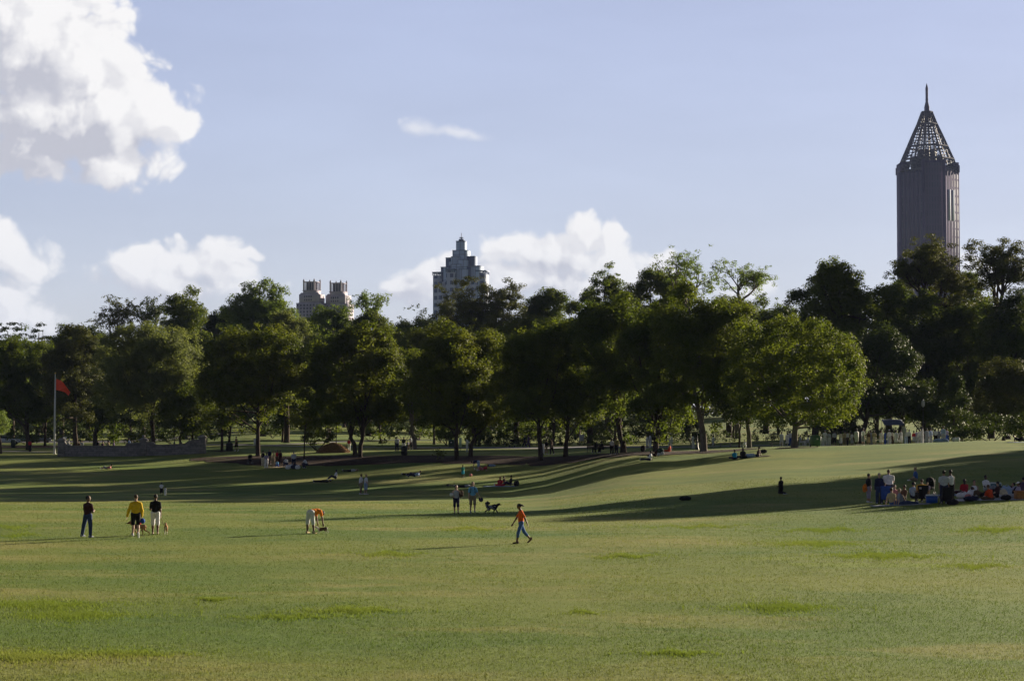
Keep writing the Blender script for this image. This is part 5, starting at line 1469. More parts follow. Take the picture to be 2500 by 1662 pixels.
def post(px, D):
    r = small('marker_post', 'pale square post standing in the crowd in white', 'post', atD(px, D))
    m = MB(); m.box((0, 0, .95), (.16, .16, 1.9), 0, .01); m.build('shaft', cloth((.40, .38, .33), .9, 'pale_wood'), r)
    m = MB(); m.box((.12, 0, 1.4), (.34, .04, .75), 0, .01); m.build('board', cloth((.42, .44, .48), .7, 'board'), r)
post(2205, 218)
def canopy():
    r = small('canopy', 'blue-grey canopy sheet strung above the crowd in white', 'canopy', atD(2180, 236))
    m = MB(); V = []; n = 10
    for i in range(n + 1):
        for j in range(n + 1):
            u, v = i / n, j / n; V.append(((u - .5) * 2.3, (v - .5) * 1.8, 2.25 + .65 * v - .18 * math.sin(math.pi * u) * math.sin(math.pi * v)))
    F = [[i * (n + 1) + j, (i + 1) * (n + 1) + j, (i + 1) * (n + 1) + j + 1, i * (n + 1) + j + 1] for i in range(n) for j in range(n)]
    o = mesh_obj('sheet', np.array(V), np.array(F), cloth((.09, .11, .16), .9, 'tarp'), r, True); o.modifiers.new('t', 'SOLIDIFY').thickness = .02
    for x in (-1.12, 1.12):
        for y, h in ((-.88, 2.25), (.88, 2.9)):
            m = MB(); m.rod((x, y, 0), (x, y, h), .025); m.build('pole', M_BLKM, r)
canopy()

def mulch_pile():
    b = ground(812, 1106)
    rng = np.random.default_rng(4); n = 56; V = []; s_ = b.y / 5000
    W_, H_ = 41 * s_, 23 * s_
    for i in range(n + 1):
        for j in range(n + 1):
            x, y = (i / n - .5) * 2, (j / n - .5) * 2
            r = math.sqrt(x * x + y * y) * (1 + .08 * math.sin(3 * math.atan2(y, x) + 1))
            z = max(0, 1 - r ** 1.7) * (1 + .12 * math.sin(x * 7 + 2) * math.sin(y * 6))
            z += (.05 * rng.normal() if 0 < z < 1.2 else 0) * .6
            V.append((x * W_ * 1.05 + .25 * (1 - r) * W_ * -.3, y * W_ * .8, z * H_ - .03))
    F = [[i * (n + 1) + j, (i + 1) * (n + 1) + j, (i + 1) * (n + 1) + j + 1, i * (n + 1) + j + 1] for i in range(n) for j in range(n)]
    r = small('mulch_pile', 'heap of brown wood chips under the front trees', 'mulch pile', (b.x, b.y + 2.2, Hg(b.x, b.y + 2.2)))
    mesh_obj('heap', np.array(V), np.array(F), M_CHIP, r, True)
    C = np.array(V)[rng.integers(0, len(V), 5200)]; C = C[C[:, 2] > .04]
    Vc, Fc = leaves(C + rng.normal(size=C.shape) * .04, np.full(len(C), .06), np.full(len(C), 1), .12, rng)
    mesh_obj('chips', Vc, Fc, M_CHIP, r)
mulch_pile()

def car(px, D, label, col, rz, L=4.6):
    r = small('parked_car', label, 'car', atD(px, D), rz)
    pm = cloth(col, .3, None, .03, 2, .6)
    V = []; sec = [(-2.3, .55, .80), (-2.2, .32, .95), (-1.5, .28, 1.02), (-1.1, .28, 1.05), (1.0, .28, 1.02), (1.5, .28, .98), (2.15, .32, .82), (2.3, .5, .68)]
    for x, z0, z1 in sec:
        for y, z in ((-.84, z0), (-.88, (z0 + z1) / 2), (-.80, z1), (.80, z1), (.88, (z0 + z1) / 2), (.84, z0)): V.append((x * L / 4.6, y, z))
    F = [[i * 6 + j, i * 6 + (j + 1) % 6, i * 6 + 6 + (j + 1) % 6, i * 6 + 6 + j] for i in range(7) for j in range(6)]; F += [[0, 1, 4, 5], [1, 2, 3, 4], [42, 47, 46, 43], [43, 46, 45, 44]]
    mesh_obj('body', np.array(V), np.array(F), pm, r, True)
    V = []
    for x, z, w in ((-1.7, 1.0, .76), (-1.1, 1.46, .62), (.25, 1.50, .62), (1.15, 1.0, .76)):
        V += [(x, -w, z), (x, w, z)]
    V += [(-1.7, -.76, .98), (-1.7, .76, .98), (1.15, -.76, .98), (1.15, .76, .98)]
    F = [[0, 1, 3, 2], [2, 3, 5, 4], [4, 5, 7, 6], [0, 2, 4, 6], [1, 7, 5, 3]]
    mesh_obj('cabin', np.array(V), F, cloth((.03, .035, .04), .15, 'car_glass', .1, 2, .6), r)
    m = MB(); m.box((-.42, 0, 1.49), (1.25, 1.18, .05), 0, .02); m.build('roof', pm, r)
    for x in (-1.45, 1.4):
        for y in (-.8, .8):
            m = MB(); m.lathe([(.05, -.1), (.28, -.1), (.32, -.06), (.32, .06), (.28, .1), (.05, .1)], n=16); V, F = m.p[0]; V = np.stack([V[:, 0] + x, V[:, 2] + y, V[:, 1] + .32], 1); m.p = [(V, F)]; m.build('wheel', M_BLKM, r, True)
    for y in (-.6, .6):
        m = MB(); m.box((2.26, y, .66), (.08, .28, .12), 0, .02); m.build('headlight', M_WHITE, r)
car(20, 372, 'white car parked at the left edge behind the trees', (.70, .72, .76), 8)
car(62, 392, 'grey-green car parked farther back at the left edge', (.12, .17, .16), 4)
car(97, 396, 'dark silver car parked behind the flagpole', (.16, .17, .19), 5)

def hedge(px0, px1, D, h, label, seed):
    rng = np.random.default_rng(seed)
    a, b = atD(px0, D), atD(px1, D)
    n = int((b.x - a.x) / .38) * 3
    x = rng.uniform(a.x, b.x, n); y = D + rng.uniform(-.7, .7, n); z = Hn(x, y) + rng.uniform(.15, h - .1, n)
    c = Vector(((a.x + b.x) / 2, D, Hg((a.x + b.x) / 2, D)))
    C = np.stack([x, y, z], 1) - np.array(c)
    V, F = leaves(C, rng.uniform(.3, .5, n), np.full(n, 34), .2, rng, 1.0, .2)
    r = empty('hedge', c, 0, label, 'hedge', 'hedges along the far path')
    mesh_obj('foliage', V, F, LEAF['dark'], r)
    m = MB()
    for k in range(int((b.x - a.x) / 1.2)): xx = a.x + k * 1.2; m.rod((xx - c.x, 0, Hg(xx, D) - c.z - .1), (xx - c.x, 0, Hg(xx, D) - c.z + h * .7), .025, 4)
    m.build('stems', M_BARK, r)
hedge(1130, 1560, 300, 1.35, 'long dark hedge behind the path in the middle', 11)
hedge(1585, 2215, 296, 1.75, 'long dark hedge below the lit rear lawn on the right', 12)

# ---- picnic things
def blanket(px, py, w, d, mat, label, rz=0, D=None):
    c = place(px, py, D); V = []; n = 12; a = R(rz)
    for i in range(n + 1):
        for j in range(n + 1):
            x, y = (i / n - .5) * w, (j / n - .5) * d
            X, Y = c.x + x * math.cos(a) - y * math.sin(a), c.y + x * math.sin(a) + y * math.cos(a)
            V.append((X - c.x, Y - c.y, Hg(X, Y) - c.z + .03 + .012 * math.sin(X * 9) * math.sin(Y * 7)))
    F = [[i * (n + 1) + j, (i + 1) * (n + 1) + j, (i + 1) * (n + 1) + j + 1, i * (n + 1) + j + 1] for i in range(n) for j in range(n)]
    o = mesh_obj('blanket', np.array(V), np.array(F), mat, None, True); o.location = c
    o.modifiers.new('t', 'SOLIDIFY').thickness = .015
    tag(o, label, 'blanket')
def lumpy(name, label, cat, px, py, size, mat, seed=0, D=None, handle=True, group=None, up=0.0):
    """soft bag: rounded body, sagging top, strap"""
    c = place(px, py, D); rng = np.random.default_rng(seed + 50)
    r = small(name, label, cat, (c.x, c.y, c.z + up), rng.uniform(-30, 30), group)
    w, d, h = size; s = SDF()
    s.ell((0, 0, h * .42), (w * .5, d * .5, h * .45), None, .05).ell((w * .18, 0, h * .62), (w * .26, d * .35, h * .36), None, .08).ell((-w * .22, .02, h * .5), (w * .25, d * .4, h * .4), None, .08)
    s.build('bag_body', mat, r, max(.02, min(size) * .09), .01)
    if handle:
        m = MB(); A = np.linspace(0, math.pi, 9); m.tube([(math.cos(t) * w * .22, 0, h * .82 + math.sin(t) * h * .28) for t in A], .012, 5); m.build('strap', mat, r)
    return r
def cooler(px, py, label, col, lid=(.62, .66, .68), D=None, sc=1.0):
    r = small('cooler', label, 'cooler', place(px, py, D), -8)
    m = MB(); m.box((0, 0, .20 * sc), (.62 * sc, .38 * sc, .40 * sc), 0, .04); m.build('body', cloth(col, .4, None, .05, 3, .5), r)
    m = MB(); m.box((0, 0, .435 * sc), (.65 * sc, .41 * sc, .07 * sc), 0, .04); m.build('lid', cloth(lid, .4, None, .05, 3, .5), r)
    m = MB(); m.tube([(-.33 * sc, 0, .28 * sc), (-.36 * sc, 0, .40 * sc), (-.36 * sc, -.02, .30 * sc)], .015, 5); m.tube([(.33 * sc, 0, .28 * sc), (.36 * sc, 0, .40 * sc), (.36 * sc, -.02, .30 * sc)], .015, 5); m.build('handle', M_WHITE, r)
def camp_chair(px, py, label, mat, rz=0, D=None, badge=False):
    """folding chair; faces its own +y"""
    r = small('camp_chair', label, 'folding chair', place(px, py, D), rz, 'folding chairs of the big picnic')
    for q in (-1, 1):
        m = MB(); x = q * .30
        m.rod((x, .25, 0), (x * .92, -.26, .50), .013); m.rod((x, -.28, 0), (x, .24, .48), .013); m.rod((x, -.26, .02), (x * 1.02, -.34, .95), .013); m.rod((x, .24, .0), (x, .24, .60), .013); m.build('leg', M_BLKM, r)
        m = MB(); m.box((x, -.02, .63), (.09, .55, .02), 0, .01); m.build('armrest', mat, r)
    m = MB()
    m.rod((-.30, -.28, 0), (.30, -.26, .50), .012); m.rod((.30, -.28, 0), (-.30, -.26, .50), .012); m.rod((-.30, .26, 0), (.30, .25, .45), .012); m.rod((.30, .26, 0), (-.30, .25, .45), .012); m.build('cross_brace', M_BLKM, r)
    V = []; n = 8
    for i in range(n + 1):
        for j in range(n + 1):
            u, v = i / n, j / n; V.append(((u - .5) * .58, -.27 + v * .5, .47 - .07 * math.sin(math.pi * u) * math.sin(math.pi * v)))
    F = [[i * (n + 1) + j, (i + 1) * (n + 1) + j, (i + 1) * (n + 1) + j + 1, i * (n + 1) + j + 1] for i in range(n) for j in range(n)]
    o = mesh_obj('seat', np.array(V), np.array(F), mat, r, True); o.modifiers.new('t', 'SOLIDIFY').thickness = .012
    V = [((i / n - .5) * (.60 - .12 * (1 - j / n)), -.275 - .07 * j / n - .05 * math.sin(math.pi * i / n), .20 + .76 * j / n) for i in range(n + 1) for j in range(n + 1)]
    o = mesh_obj('backrest', np.array(V), np.array(F), mat, r, True); o.modifiers.new('t', 'SOLIDIFY').thickness = .012
    if badge:
        m = MB(); m.box((-.17, -.385, .80), (.13, .008, .10), 0, 0, .08); m.build('badge', cloth((.6, .5, .5), .7, 'badge'), r)
def stroller(px, py, label, mat, rz=0, D=None):
    r = small('stroller', label, 'stroller', place(px, py, D), rz)
    s = SDF(); s.ell((0, 0, .93), (.24, .28, .20), None, .03).cap((-.16, .1, .85), (.16, .1, .85), .09, .09); s.build('hood', mat, r, .03)
    s = SDF(); s.flat((0, -.18, .46), (0, .22, .56), .20, .20, .06, .08, (1, 0, 0)).flat((0, .22, .5), (0, .28, .9), .20, .18, .05, .04, (1, 0, 0)); s.build('seat', mat, r, .03)
    for q in (-1, 1):
        m = MB(); x = q * .24; m.rod((x, -.34, .14), (x, .34, 1.0), .014); m.rod((x, .36, .14), (x, -.1, .56), .014); m.build('frame_side', M_BLKM, r)
    m = MB(); m.rod((-.24, .36, 1.04), (.24, .36, 1.04), .016); m.build('handlebar', M_BLKM, r)
    for x, y in ((-.24, -.34), (.24, -.34), (-.24, .36), (.24, .36)):
        m = MB(); m.lathe([(.02, -.02), (.12, -.025), (.14, 0), (.12, .025), (.02, .02)], n=14); V, F = m.p[0]; V = np.stack([V[:, 2] + x, V[:, 0] + y, V[:, 1] + .14], 1); m.p = [(V, F)]; m.build('wheel', M_BLKM, r, True)
def ball(loc, rad, label, mat, cat='ball'):
    o = None; m = MB(); A = np.linspace(-math.pi / 2, math.pi / 2, 9); m.lathe([(max(.002, rad * math.cos(t)), rad * math.sin(t)) for t in A], n=14)
    o = m.build('ball', mat, None, True); o.location = loc; tag(o, label, cat)
def bottle(px, py, label, D=None):
    r = small('bottle', label, 'bottle', place(px, py, D))
    m = MB(); m.lathe([(.04, .03), (.045, .06), (.045, .22), (.02, .28), (.018, .31)], n=10); m.build('body', M_WHITE, r, True)
    m = MB(); m.lathe([(.02, .31), (.02, .34), (.005, .345)], n=8); m.build('cap', M_WHITE, r)
def bicycle(px, py, label, D=None):
    r = small('bicycle', label, 'bicycle', place(px, py, D), 12)
    def lay(V): return np.stack([V[:, 0], V[:, 2] * .92 - .3, .10 + V[:, 1] + V[:, 2] * .12], 1)
    for x in (-.52, .52):
        m = MB(); A = np.linspace(0, 2 * math.pi, 25); m.tube([(x + .33 * math.cos(t), 0, .34 + .33 * math.sin(t)) for t in A], .018, 5); m.p = [(lay(V), F) for V, F in m.p]; m.build('wheel', M_BLKM, r)
    m = MB()
    for a, b in (((-.52, 0, .34), (-.1, 0, .30)), ((-.1, 0, .30), (-.18, 0, .85)), ((-.18, 0, .78), (.38, 0, .82)), ((-.1, 0, .30), (.38, 0, .76)), ((-.52, 0, .34), (-.18, 0, .78)), ((.52, 0, .34), (.36, 0, .95))): m.rod(a, b, .018, 5)
    m.p = [(lay(V), F) for V, F in m.p]; m.build('frame', M_BLKM, r)
    m = MB(); m.rod((.36, -.25, .97), (.36, .25, .97), .016, 5); m.p = [(lay(V), F) for V, F in m.p]; m.build('handlebar', M_BLKM, r)
    m = MB(); m.box((-.2, 0, .88), (.24, .12, .05), 0, .02); m.p = [(lay(V), F) for V, F in m.p]; m.build('saddle', M_BLKM, r)
# ---------------------------------------------------------------- dogs
def dog(label, loc, rz, H, cols, tail='up', fluffy=False, ears='prick', sniff=False, crouch=False, gait=.12, near=True):
    """faces its own +y; H: height at the shoulder; cols = (main, second, patch function)"""
    S = H; r = empty('dog', loc, R(rz), label, 'dog')
    k = 1.5 if fluffy else 1.05
    s = SDF(); zb = .78 * S if not crouch else .62 * S
    zf = zb - (.18 * S if crouch else 0)
    hip, sh = np.array([0, -.48 * S, zb + .02 * S]), np.array([0, .42 * S, zf + .02 * S])
    s.flat(hip, (0, 0, (zb + zf) / 2 + .02 * S), .15 * S * k, .15 * S * k, .16 * S * k, .18 * S * k, (1, 0, 0), .06 * S)
    s.flat((0, 0, (zb + zf) / 2), sh, .15 * S * k, .16 * S * k, .18 * S * k, .23 * S * k, (1, 0, 0), .06 * S)
    hz = zf + (.34 * S if not sniff else -.02 * S)
    hd = np.array([0, .78 * S, hz])
    s.cap(sh + np.array([0, .03, .06]) * S, hd, .14 * S * k, .10 * S * k, .06 * S)
    s.ell(hd + np.array([0, .04, .02]) * S, np.array([.12, .15, .12]) * S * (1.1 if fluffy else 1), None, .03 * S)
    s.cap(hd + np.array([0, .10, -.02]) * S, hd + np.array([0, .30, -.06 if not sniff else -.12]) * S, .075 * S, .05 * S, .04 * S)
    for q in (-1, 1):
        if ears == 'prick': s.cap(hd + np.array([q * .07, -.02, .10]) * S, hd + np.array([q * .10, -.02, .24]) * S, .045 * S, .012 * S, .02 * S)
        else: s.flat(hd + np.array([q * .11, 0, .08]) * S, hd + np.array([q * .15, .0, -.10]) * S, .05 * S, .055 * S, .02 * S, .02 * S, (0, 1, 0), .02 * S)
        g1 = gait * S * q
        # fore leg
        e = sh + np.array([q * .10, .02 + g1 * .3, -.28]) * S if not crouch else sh + np.array([q * .11, -.05, -.20]) * S
        w = np.array([q * .10 * S, sh[1] + g1, .22 * S]); p = np.array([q * .10 * S, sh[1] + g1 * 1.3 + (.12 * S if crouch else 0), .035 * S])
        s.cap(sh + np.array([q * .09, 0, -.08]) * S, e, .10 * S * k, .062 * S * k, .05 * S).cap(e, w, .062 * S * k, .042 * S * k, .03 * S).cap(w, p, .040 * S * k, .036 * S, .02 * S).cap(p, p + np.array([0, .07, -.005]) * S, .038 * S, .032 * S, .02 * S)
        # hind leg: knee forward, hock back
        kn = np.array([q * .11 * S, hip[1] + .12 * S - g1 * .4, .50 * S if not crouch else .40 * S]); hk = np.array([q * .11 * S, hip[1] - .16 * S - g1, .27 * S if not crouch else .2 * S]); pw = np.array([q * .11 * S, hip[1] - .09 * S - g1 * 1.2, .035 * S])
        s.cap(hip + np.array([q * .08, .02, -.04]) * S, kn, .13 * S * k, .075 * S * k, .05 * S).cap(kn, hk, .065 * S * k, .040 * S, .03 * S).cap(hk, pw, .038 * S, .034 * S, .02 * S).cap(pw, pw + np.array([0, .08, -.005]) * S, .036 * S, .030 * S, .02 * S)
    if tail == 'curl':
        P = [(0, -.50, .84), (0, -.68, 1.02), (0, -.72, 1.26), (0, -.54, 1.38), (0, -.38, 1.26)]
        for a, b in zip(P, P[1:]): s.cap(np.array(a) * S, np.array(b) * S, .14 * S, .14 * S, .06 * S)
    elif tail == 'up': s.cap(hip + np.array([0, -.12, .06]) * S, hip + np.array([0, -.30, .26]) * S, .045 * S, .03 * S, .03 * S).cap(hip + np.array([0, -.30, .26]) * S, hip + np.array([0, -.30, .46]) * S, .03 * S, .015 * S, .02 * S)
    else: s.cap(hip + np.array([0, -.12, .02]) * S, hip + np.array([0, -.26, -.25]) * S, .045 * S, .022 * S, .03 * S)
    m0, m1, fn = cols
    o = s.build('body', [m0, m1], r, .018, .012 if fluffy else .003, (lambda C: fn(C / S).astype(int)))
    for q in (-1, 1):
        m = MB(); A_ = np.linspace(-math.pi / 2, math.pi / 2, 5); c = hd + np.array([q * .07, .13, .05]) * S
        m.lathe([(max(.001, .014 * math.cos(t)), .014 * math.sin(t)) for t in A_], c, 8); m.build('eye', M_BLKM, r, True)
    m = MB(); m.lathe([(.001, -.02), (.018, 0), (.001, .02)], hd + np.array([0, .345, -.05 if not sniff else -.12]) * S, 8); m.build('nose', M_BLKM, r, True)
    return dict(root=r, neck=Matrix.Translation(r.location) @ Matrix.Rotation(R(rz), 4, 'Z') @ Vector((0, .6 * S, zf + .2 * S)))
DT = cloth((.33, .17, .08), .85, 'dog_tan', .2, 12); DW = cloth((.62, .58, .52), .85, 'dog_white', .1, 12); DB = cloth((.10, .055, .035), .85, 'dog_brown', .25, 12)
DK = cloth((.018, .018, .022), .85, 'dog_black', .2, 12); DG = cloth((.26, .27, .31), .9, 'dog_grey', .35, 14)

# ---------------------------------------------------------------- the people on the near lawn
walkers = 'people walking dogs on the near lawn'
p1 = person('person in dark T-shirt and jeans standing with folded arms, leftmost on the near lawn', px=(214, 1311), H=1.82, rz=-30, kind='wide', top='maroon', bottom='jeans', skin='brown', hair='black', near=True, shoe='grey', over=dict(turn=.8), build_=1.0)
p2 = person('person walking away in yellow sweatshirt and dark red-trimmed shorts', px=(331, 1313), H=1.80, rz=8, kind='walk', a=.22, top='yellow', bottom='black', skin='light', hair='brown', sleeve='long', legs='shorts', shoe='white', near=True, build_=1.08, over=dict(al=((-.42, -.05, -1), (-.25, .1, -1)), ar=((.25, .05, -1), (-.02, .25, -1))))
p3 = person('person walking away in dark T-shirt and white shorts holding a leash', px=(379, 1304), H=1.80, rz=3, kind='walk', a=.16, top='black', bottom='white', skin='brown', hair='black', legs='longshorts', shoe=None, near=True, over=dict(al=((-.22, .3, -.9), (.2, .9, .2)), ar=((.16, .05, -1), (.05, .12, -1))))
p4 = person('person in orange shirt and white shorts bending down to a small dog', px=(758, 1302), H=1.80, rz=-35, kind='bend', top='orange', bottom='offw', skin='brown', hair='black', legs='longshorts', shoe='tan', near=True, over=dict(al=((.05, .25, -1), (.12, .1, -1)), ar=((.1, .3, -1), (.05, .15, -1))))
g1 = person('person with ponytail in orange T-shirt and cropped jeans striding left', px=(1272, 1326), H=1.66, rz=105, kind='walk', top='burnt', bottom='denim', skin='brown', hair='black', legs='capri', shoe='brown', near=True, hairdo='pony', build_=.86,
            over=dict(h=(0, .55, 1), t=(0, .02, 1), ll=((-.02, .36, -1), (-.01, .18, -1)), lr=((.03, -.42, -1), (.02, -.92, -1)), al=((-.30, -.55, -1), (-.15, -.38, -1)), ar=((.12, .62, -1), (.04, .66, -1))))
c1 = person('person in white tank top and navy shorts carrying a white ball under one arm', px=(1114, 1253), H=1.66, rz=178, kind='walk', a=.14, top='lgrey', bottom='navy', skin='light', hair='black', sleeve='tank', legs='longshorts', shoe='black', near=True, hairdo='bob', build_=1.0,
            over=dict(al=((-.55, .15, -.75), (.35, .5, .75)), ar=((.55, -.25, -.9), (-.55, .55, -.3))))
c2 = person('person in light blue T-shirt and khaki shorts with backpack straps and a disc', px=(1154, 1253), H=1.76, rz=184, kind='walk', a=.2, top='sky', bottom='khaki', skin='light', hair='blond', legs='longshorts', shoe='grey', near=True, hairdo='bob',
            over=dict(al=((-.40, .12, -1), (-.6, .25, -1)), ar=((.16, -.05, -1), (.05, .15, -1))))
for q_ in (-1,):
    S_ = p2['S']; c_ = p2['root']
    m = MB(); m.lathe([(.100 * S_, 0), (.104 * S_, .03), (.100 * S_, .07)], (.125 * S_, -.03, p2['hipl'][2] + (p2['M'].inverted() @ p2['root'].location).z * 0 - .42 * S_), 14); m.build('red_trim', CM('red'), c_, True)
def onbody(p, v): return p['M'] @ Vector(v)
# straps and things held
def strap(p, label):
    S = p['S']; r = empty('backpack', p['root'].location, p['root'].rotation_euler.z, label, 'backpack')
    for q in (-1, 1):
        n = p['neckl']; w = p['waist']; f = p['fw']
        a = n + p['s'] * q * .10 * S - f * .13 * S - p['t'] * .05 * S; b = n + p['s'] * q * .105 * S + p['t'] * .030 * S; c = n + p['s'] * q * .115 * S + f * .135 * S - p['t'] * .10 * S; d = w + p['s'] * q * .12 * S + f * .145 * S + p['t'] * .05 * S; e = w + p['s'] * q * .18 * S - f * .03 * S
        m = MB(); m.tube([a, b, c, d, e], .022, 6); m.build('strap', CM('black'), r)
    s = SDF(); cc = p['chest'] - p['fw'] * .24 * S; s.flat(cc - p['t'] * .2 * S, cc + p['t'] * .12 * S, .16 * S, .14 * S, .10 * S, .08 * S, p['s']); s.build('pack', CM('navy'), r, .03)
    for c in r.children: pass
    off = p['M'].inverted() @ p['root'].location
strap(c2, 'navy backpack worn by the person in the light blue T-shirt')
ball(c1['M'] @ Vector((.27, .10, c1['chest'][2] - .12)), .11, 'white ball held under the arm of the person in the tank top', CM('white'))
lb = lumpy('handbag', 'dark brown bag hanging at the side of the person in the tank top', 'bag', 0, 0, (.30, .18, .34), CM('brown'), 3, D=116)
lb.location = c1['M'] @ Vector((-.27, .02, c1['hipl'][2] + .10))
def disc(loc, label, rot=(0, 0, 0)):
    m = MB(); m.lathe([(.001, .022), (.11, .02), (.132, .012), (.135, 0), (.13, -.008)], n=24); o = m.build('flying_disc', CM('navy'), None, True); o.location = loc; o.rotation_euler = rot; tag(o, label, 'flying disc'); o.modifiers.new('t', 'SOLIDIFY').thickness = .006
disc(c2['hand_l'] + Vector((.02, 0, -.07)), 'dark blue flying disc in the hand of the person with backpack straps', (R(62), R(38), 0))
ball(p2['hand_r'] + Vector((.03, -.02, -.10)), .12, 'blue ball carried by the person in the yellow sweatshirt', CM('blue'))
gd = ground(324, 1309)
d1 = dog('brown and tan dog walking left behind the person in yellow', (gd.x + .15, gd.y + .7, Hg(gd.x, gd.y + .7)), 85, .50, (DT, DB, lambda C: ((C[:, 2] > .62) & (C[:, 1] > -.1) & (C[:, 1] < .62)) | (C[:, 1] > .86)), 'down', gait=.25)
gd = ground(405, 1304)
d2 = dog('tan dog with pricked ears on a leash beside the white shorts', gd, -172, .42, (DT, DW, lambda C: (C[:, 2] < .26) | ((np.abs(C[:, 0]) < .10) & (C[:, 1] > .5) & (C[:, 2] < .8))), 'down', gait=.1)
gd = ground(787, 1302)
d3 = dog('small brown and white dog crouching by the person in orange', gd, 78, .36, (DB, DW, lambda C: (C[:, 2] < .28) | (C[:, 1] > .35) & (C[:, 2] < .98) | (C[:, 1] < -.62)), 'down', crouch=True, ears='drop')
gd = ground(1201, 1253)
d4 = dog('fluffy black and grey dog with curled tail walking right', gd, -90, .46, (DK, DG, lambda C: ((C[:, 1] < .42) & (C[:, 1] > -.6) & (C[:, 2] < .98) & (C[:, 2] > .45) & (np.sin(C[:, 1] * 9 + C[:, 2] * 11) > -.4)) | ((C[:, 1] < -.62) & (C[:, 2] > .9) & (np.sin(C[:, 2] * 14) > -.2))), 'curl', True, ears='drop', gait=.22)
m = MB(); a_, b_ = p3['hand_r'], d2['neck']
m.tube([a_, a_ * .5 + b_ * .5 + Vector((0, 0, -.12)), b_], .012, 5); tag(m.build('leash', CM('brown'), None), 'thin brown leash between the white shorts wearer and the tan dog', 'leash')

# second zone
kk = 'two children holding hands in white shirts'
person('taller child in white T-shirt and dark trousers holding a toddler by the hand', px=(394, 1209), H=1.12, rz=10, kind='walk', a=.1, top='white', bottom='black', legs='longshorts', shoe='black', skin='dark')
person('toddler dressed all in white beside the taller child', px=(403.5, 1210), H=.80, rz=0, kind='walk', a=.1, top='white', bottom='white', skin='dark', shoe='black')
person('older person in white T-shirt and khaki shorts, left of the pair walking in shade', px=(881, 1206), H=1.74, rz=-70, kind='walk', a=.12, top='white', bottom='khaki', legs='longshorts', skin='brown', hair='brown', build_=1.12)
person('older person in white T-shirt and pale blue shorts, right of the pair walking in shade', px=(893, 1206), H=1.72, rz=-95, kind='walk', a=.1, top='white', bottom='lblue', legs='longshorts', skin='light', hair='blond', build_=1.15, over=dict(al=((-.15, .4, -1), (.1, .9, .1))))
person('child in long green-blue T-shirt beside a pink ball on the slope', px=(1130, 1167), H=1.30, rz=40, top='green', bottom='teal', legs='longtee', skin='dark', shoe=None)
b = ground(1149, 1163); ball(b + Vector((0, 0, .14)), .15, 'pink and white ball on the slope right of the child in green', CM('pink'))
person('person in navy top bending over a reclining companion on the slope', px=(1168, 1148), H=1.7, rz=80, kind='bend', top='navy', bottom='lblue', legs='longshorts', skin='light', hair='black')
person('person in red lying on a blanket under the bending person', px=(1178, 1149), H=1.6, rz=100, kind='lieup', top='red', bottom='pink', legs='shorts', skin='light')
lumpy('bag', 'pale blue bundle on the slope right of the person lying in red', 'bundle', 1201, 1139, (.75, .4, .25), CM('lblue'), 1, handle=False)
person('person in grey shirt lying on the slope below the mulch', px=(856, 1151), H=1.7, rz=80, kind='lie', top='lgrey', bottom='black', skin='light', hair='brown')
person('person in white-blue top lying on the slope, front of a couple', px=(1012, 1165), H=1.72, rz=78, kind='lieup', top='lblue', bottom='navy', skin='light', hair='brown')
person('person in dark clothes lying behind the white-blue top on the slope', px=(1003, 1160), H=1.75, rz=84, kind='lie', top='navy', bottom='black', skin='light', hair='black')
person('person in faded pink lying curled on the shaded slope below the wall', px=(261, 1147), H=1.55, rz=88, kind='lieup', top='pink', bottom='grey', skin='light', hair='brown', legs='shorts')
person('person sitting up in white T-shirt with dark trousers on the shaded slope', px=(819, 1170), H=1.7, rz=100, kind='sit', top='white', bottom='navy', skin='dark')
person('person lying flat in dark clothes and pale cap left of the sitting one', px=(788, 1177), H=1.8, rz=86, kind='lie', top='black', bottom='black', skin='brown', hair='brown', hat=('cap', 'lblue'))
person('person sitting in red top on a pale towel, middle of the lawn', px=(1221, 1187), H=1.66, rz=0, kind='cross_legged', top='red', bottom='red', legs='shorts', skin='light', hair='red', hairdo='long')
person('person in dark clothes sitting right of the red top', px=(1246, 1186), H=1.7, rz=75, kind='sit', top='black', bottom='navy', skin='brown')
person('person leaning back in brown beside the dark-clothed sitter', px=(1233, 1184), H=1.6, rz=-60, kind='sitflat', top='brown', bottom='khaki', skin='tan')
blanket(1222, 1187.5, 3.1, .9, CM('lblue'), 'pale blue towel under the person in the red top')
bottle(1207, 1187.5, 'white bottle on the left end of the pale blue towel')
lumpy('backpack', 'black backpack standing right of the towel group', 'backpack', 1261, 1187, (.5, .35, .55), CM('black'), 2)
person('person in dark clothes lying behind the pair with the ball and disc', px=(1133, 1190), H=1.75, rz=85, kind='lie', top='grey', bottom='black', skin='tan', hair='black')
bicycle(1102, 1189, 'dark bicycle lying in the shade behind the tank top wearer')
# picnic group on the left slope
PG = 'picnic group on the left slope'
stroller(611, 1134, 'dark stroller at the left of the slope picnic', CM('black'), 20)
person('person in black top and tan trousers at the left end of the slope picnic', px=(642, 1137), H=1.66, rz=-30, top='black', bottom='cream', legs='pants', skin='light', group=PG)
person('person in lavender top and white trousers standing in front at the slope picnic', px=(650, 1142), H=1.68, rz=20, top='lav', bottom='white', skin='light', hair='brown', hairdo='long', group=PG)
person('person in dark top standing behind the lavender top', px=(658, 1133), H=1.68, rz=170, top='navy', bottom='khaki', legs='shorts', skin='light', group=PG)
person('tall thin person in tan shirt reaching, middle of the slope picnic', px=(668, 1140), H=1.78, rz=-60, top='tan', bottom='khaki', skin='light', hair='blond', group=PG, build_=.85)
person('person in dark red top standing at the slope picnic', px=(677, 1134), H=1.62, rz=160, top='red', bottom='brown', skin='tan', hair='brown', hairdo='long', group=PG)
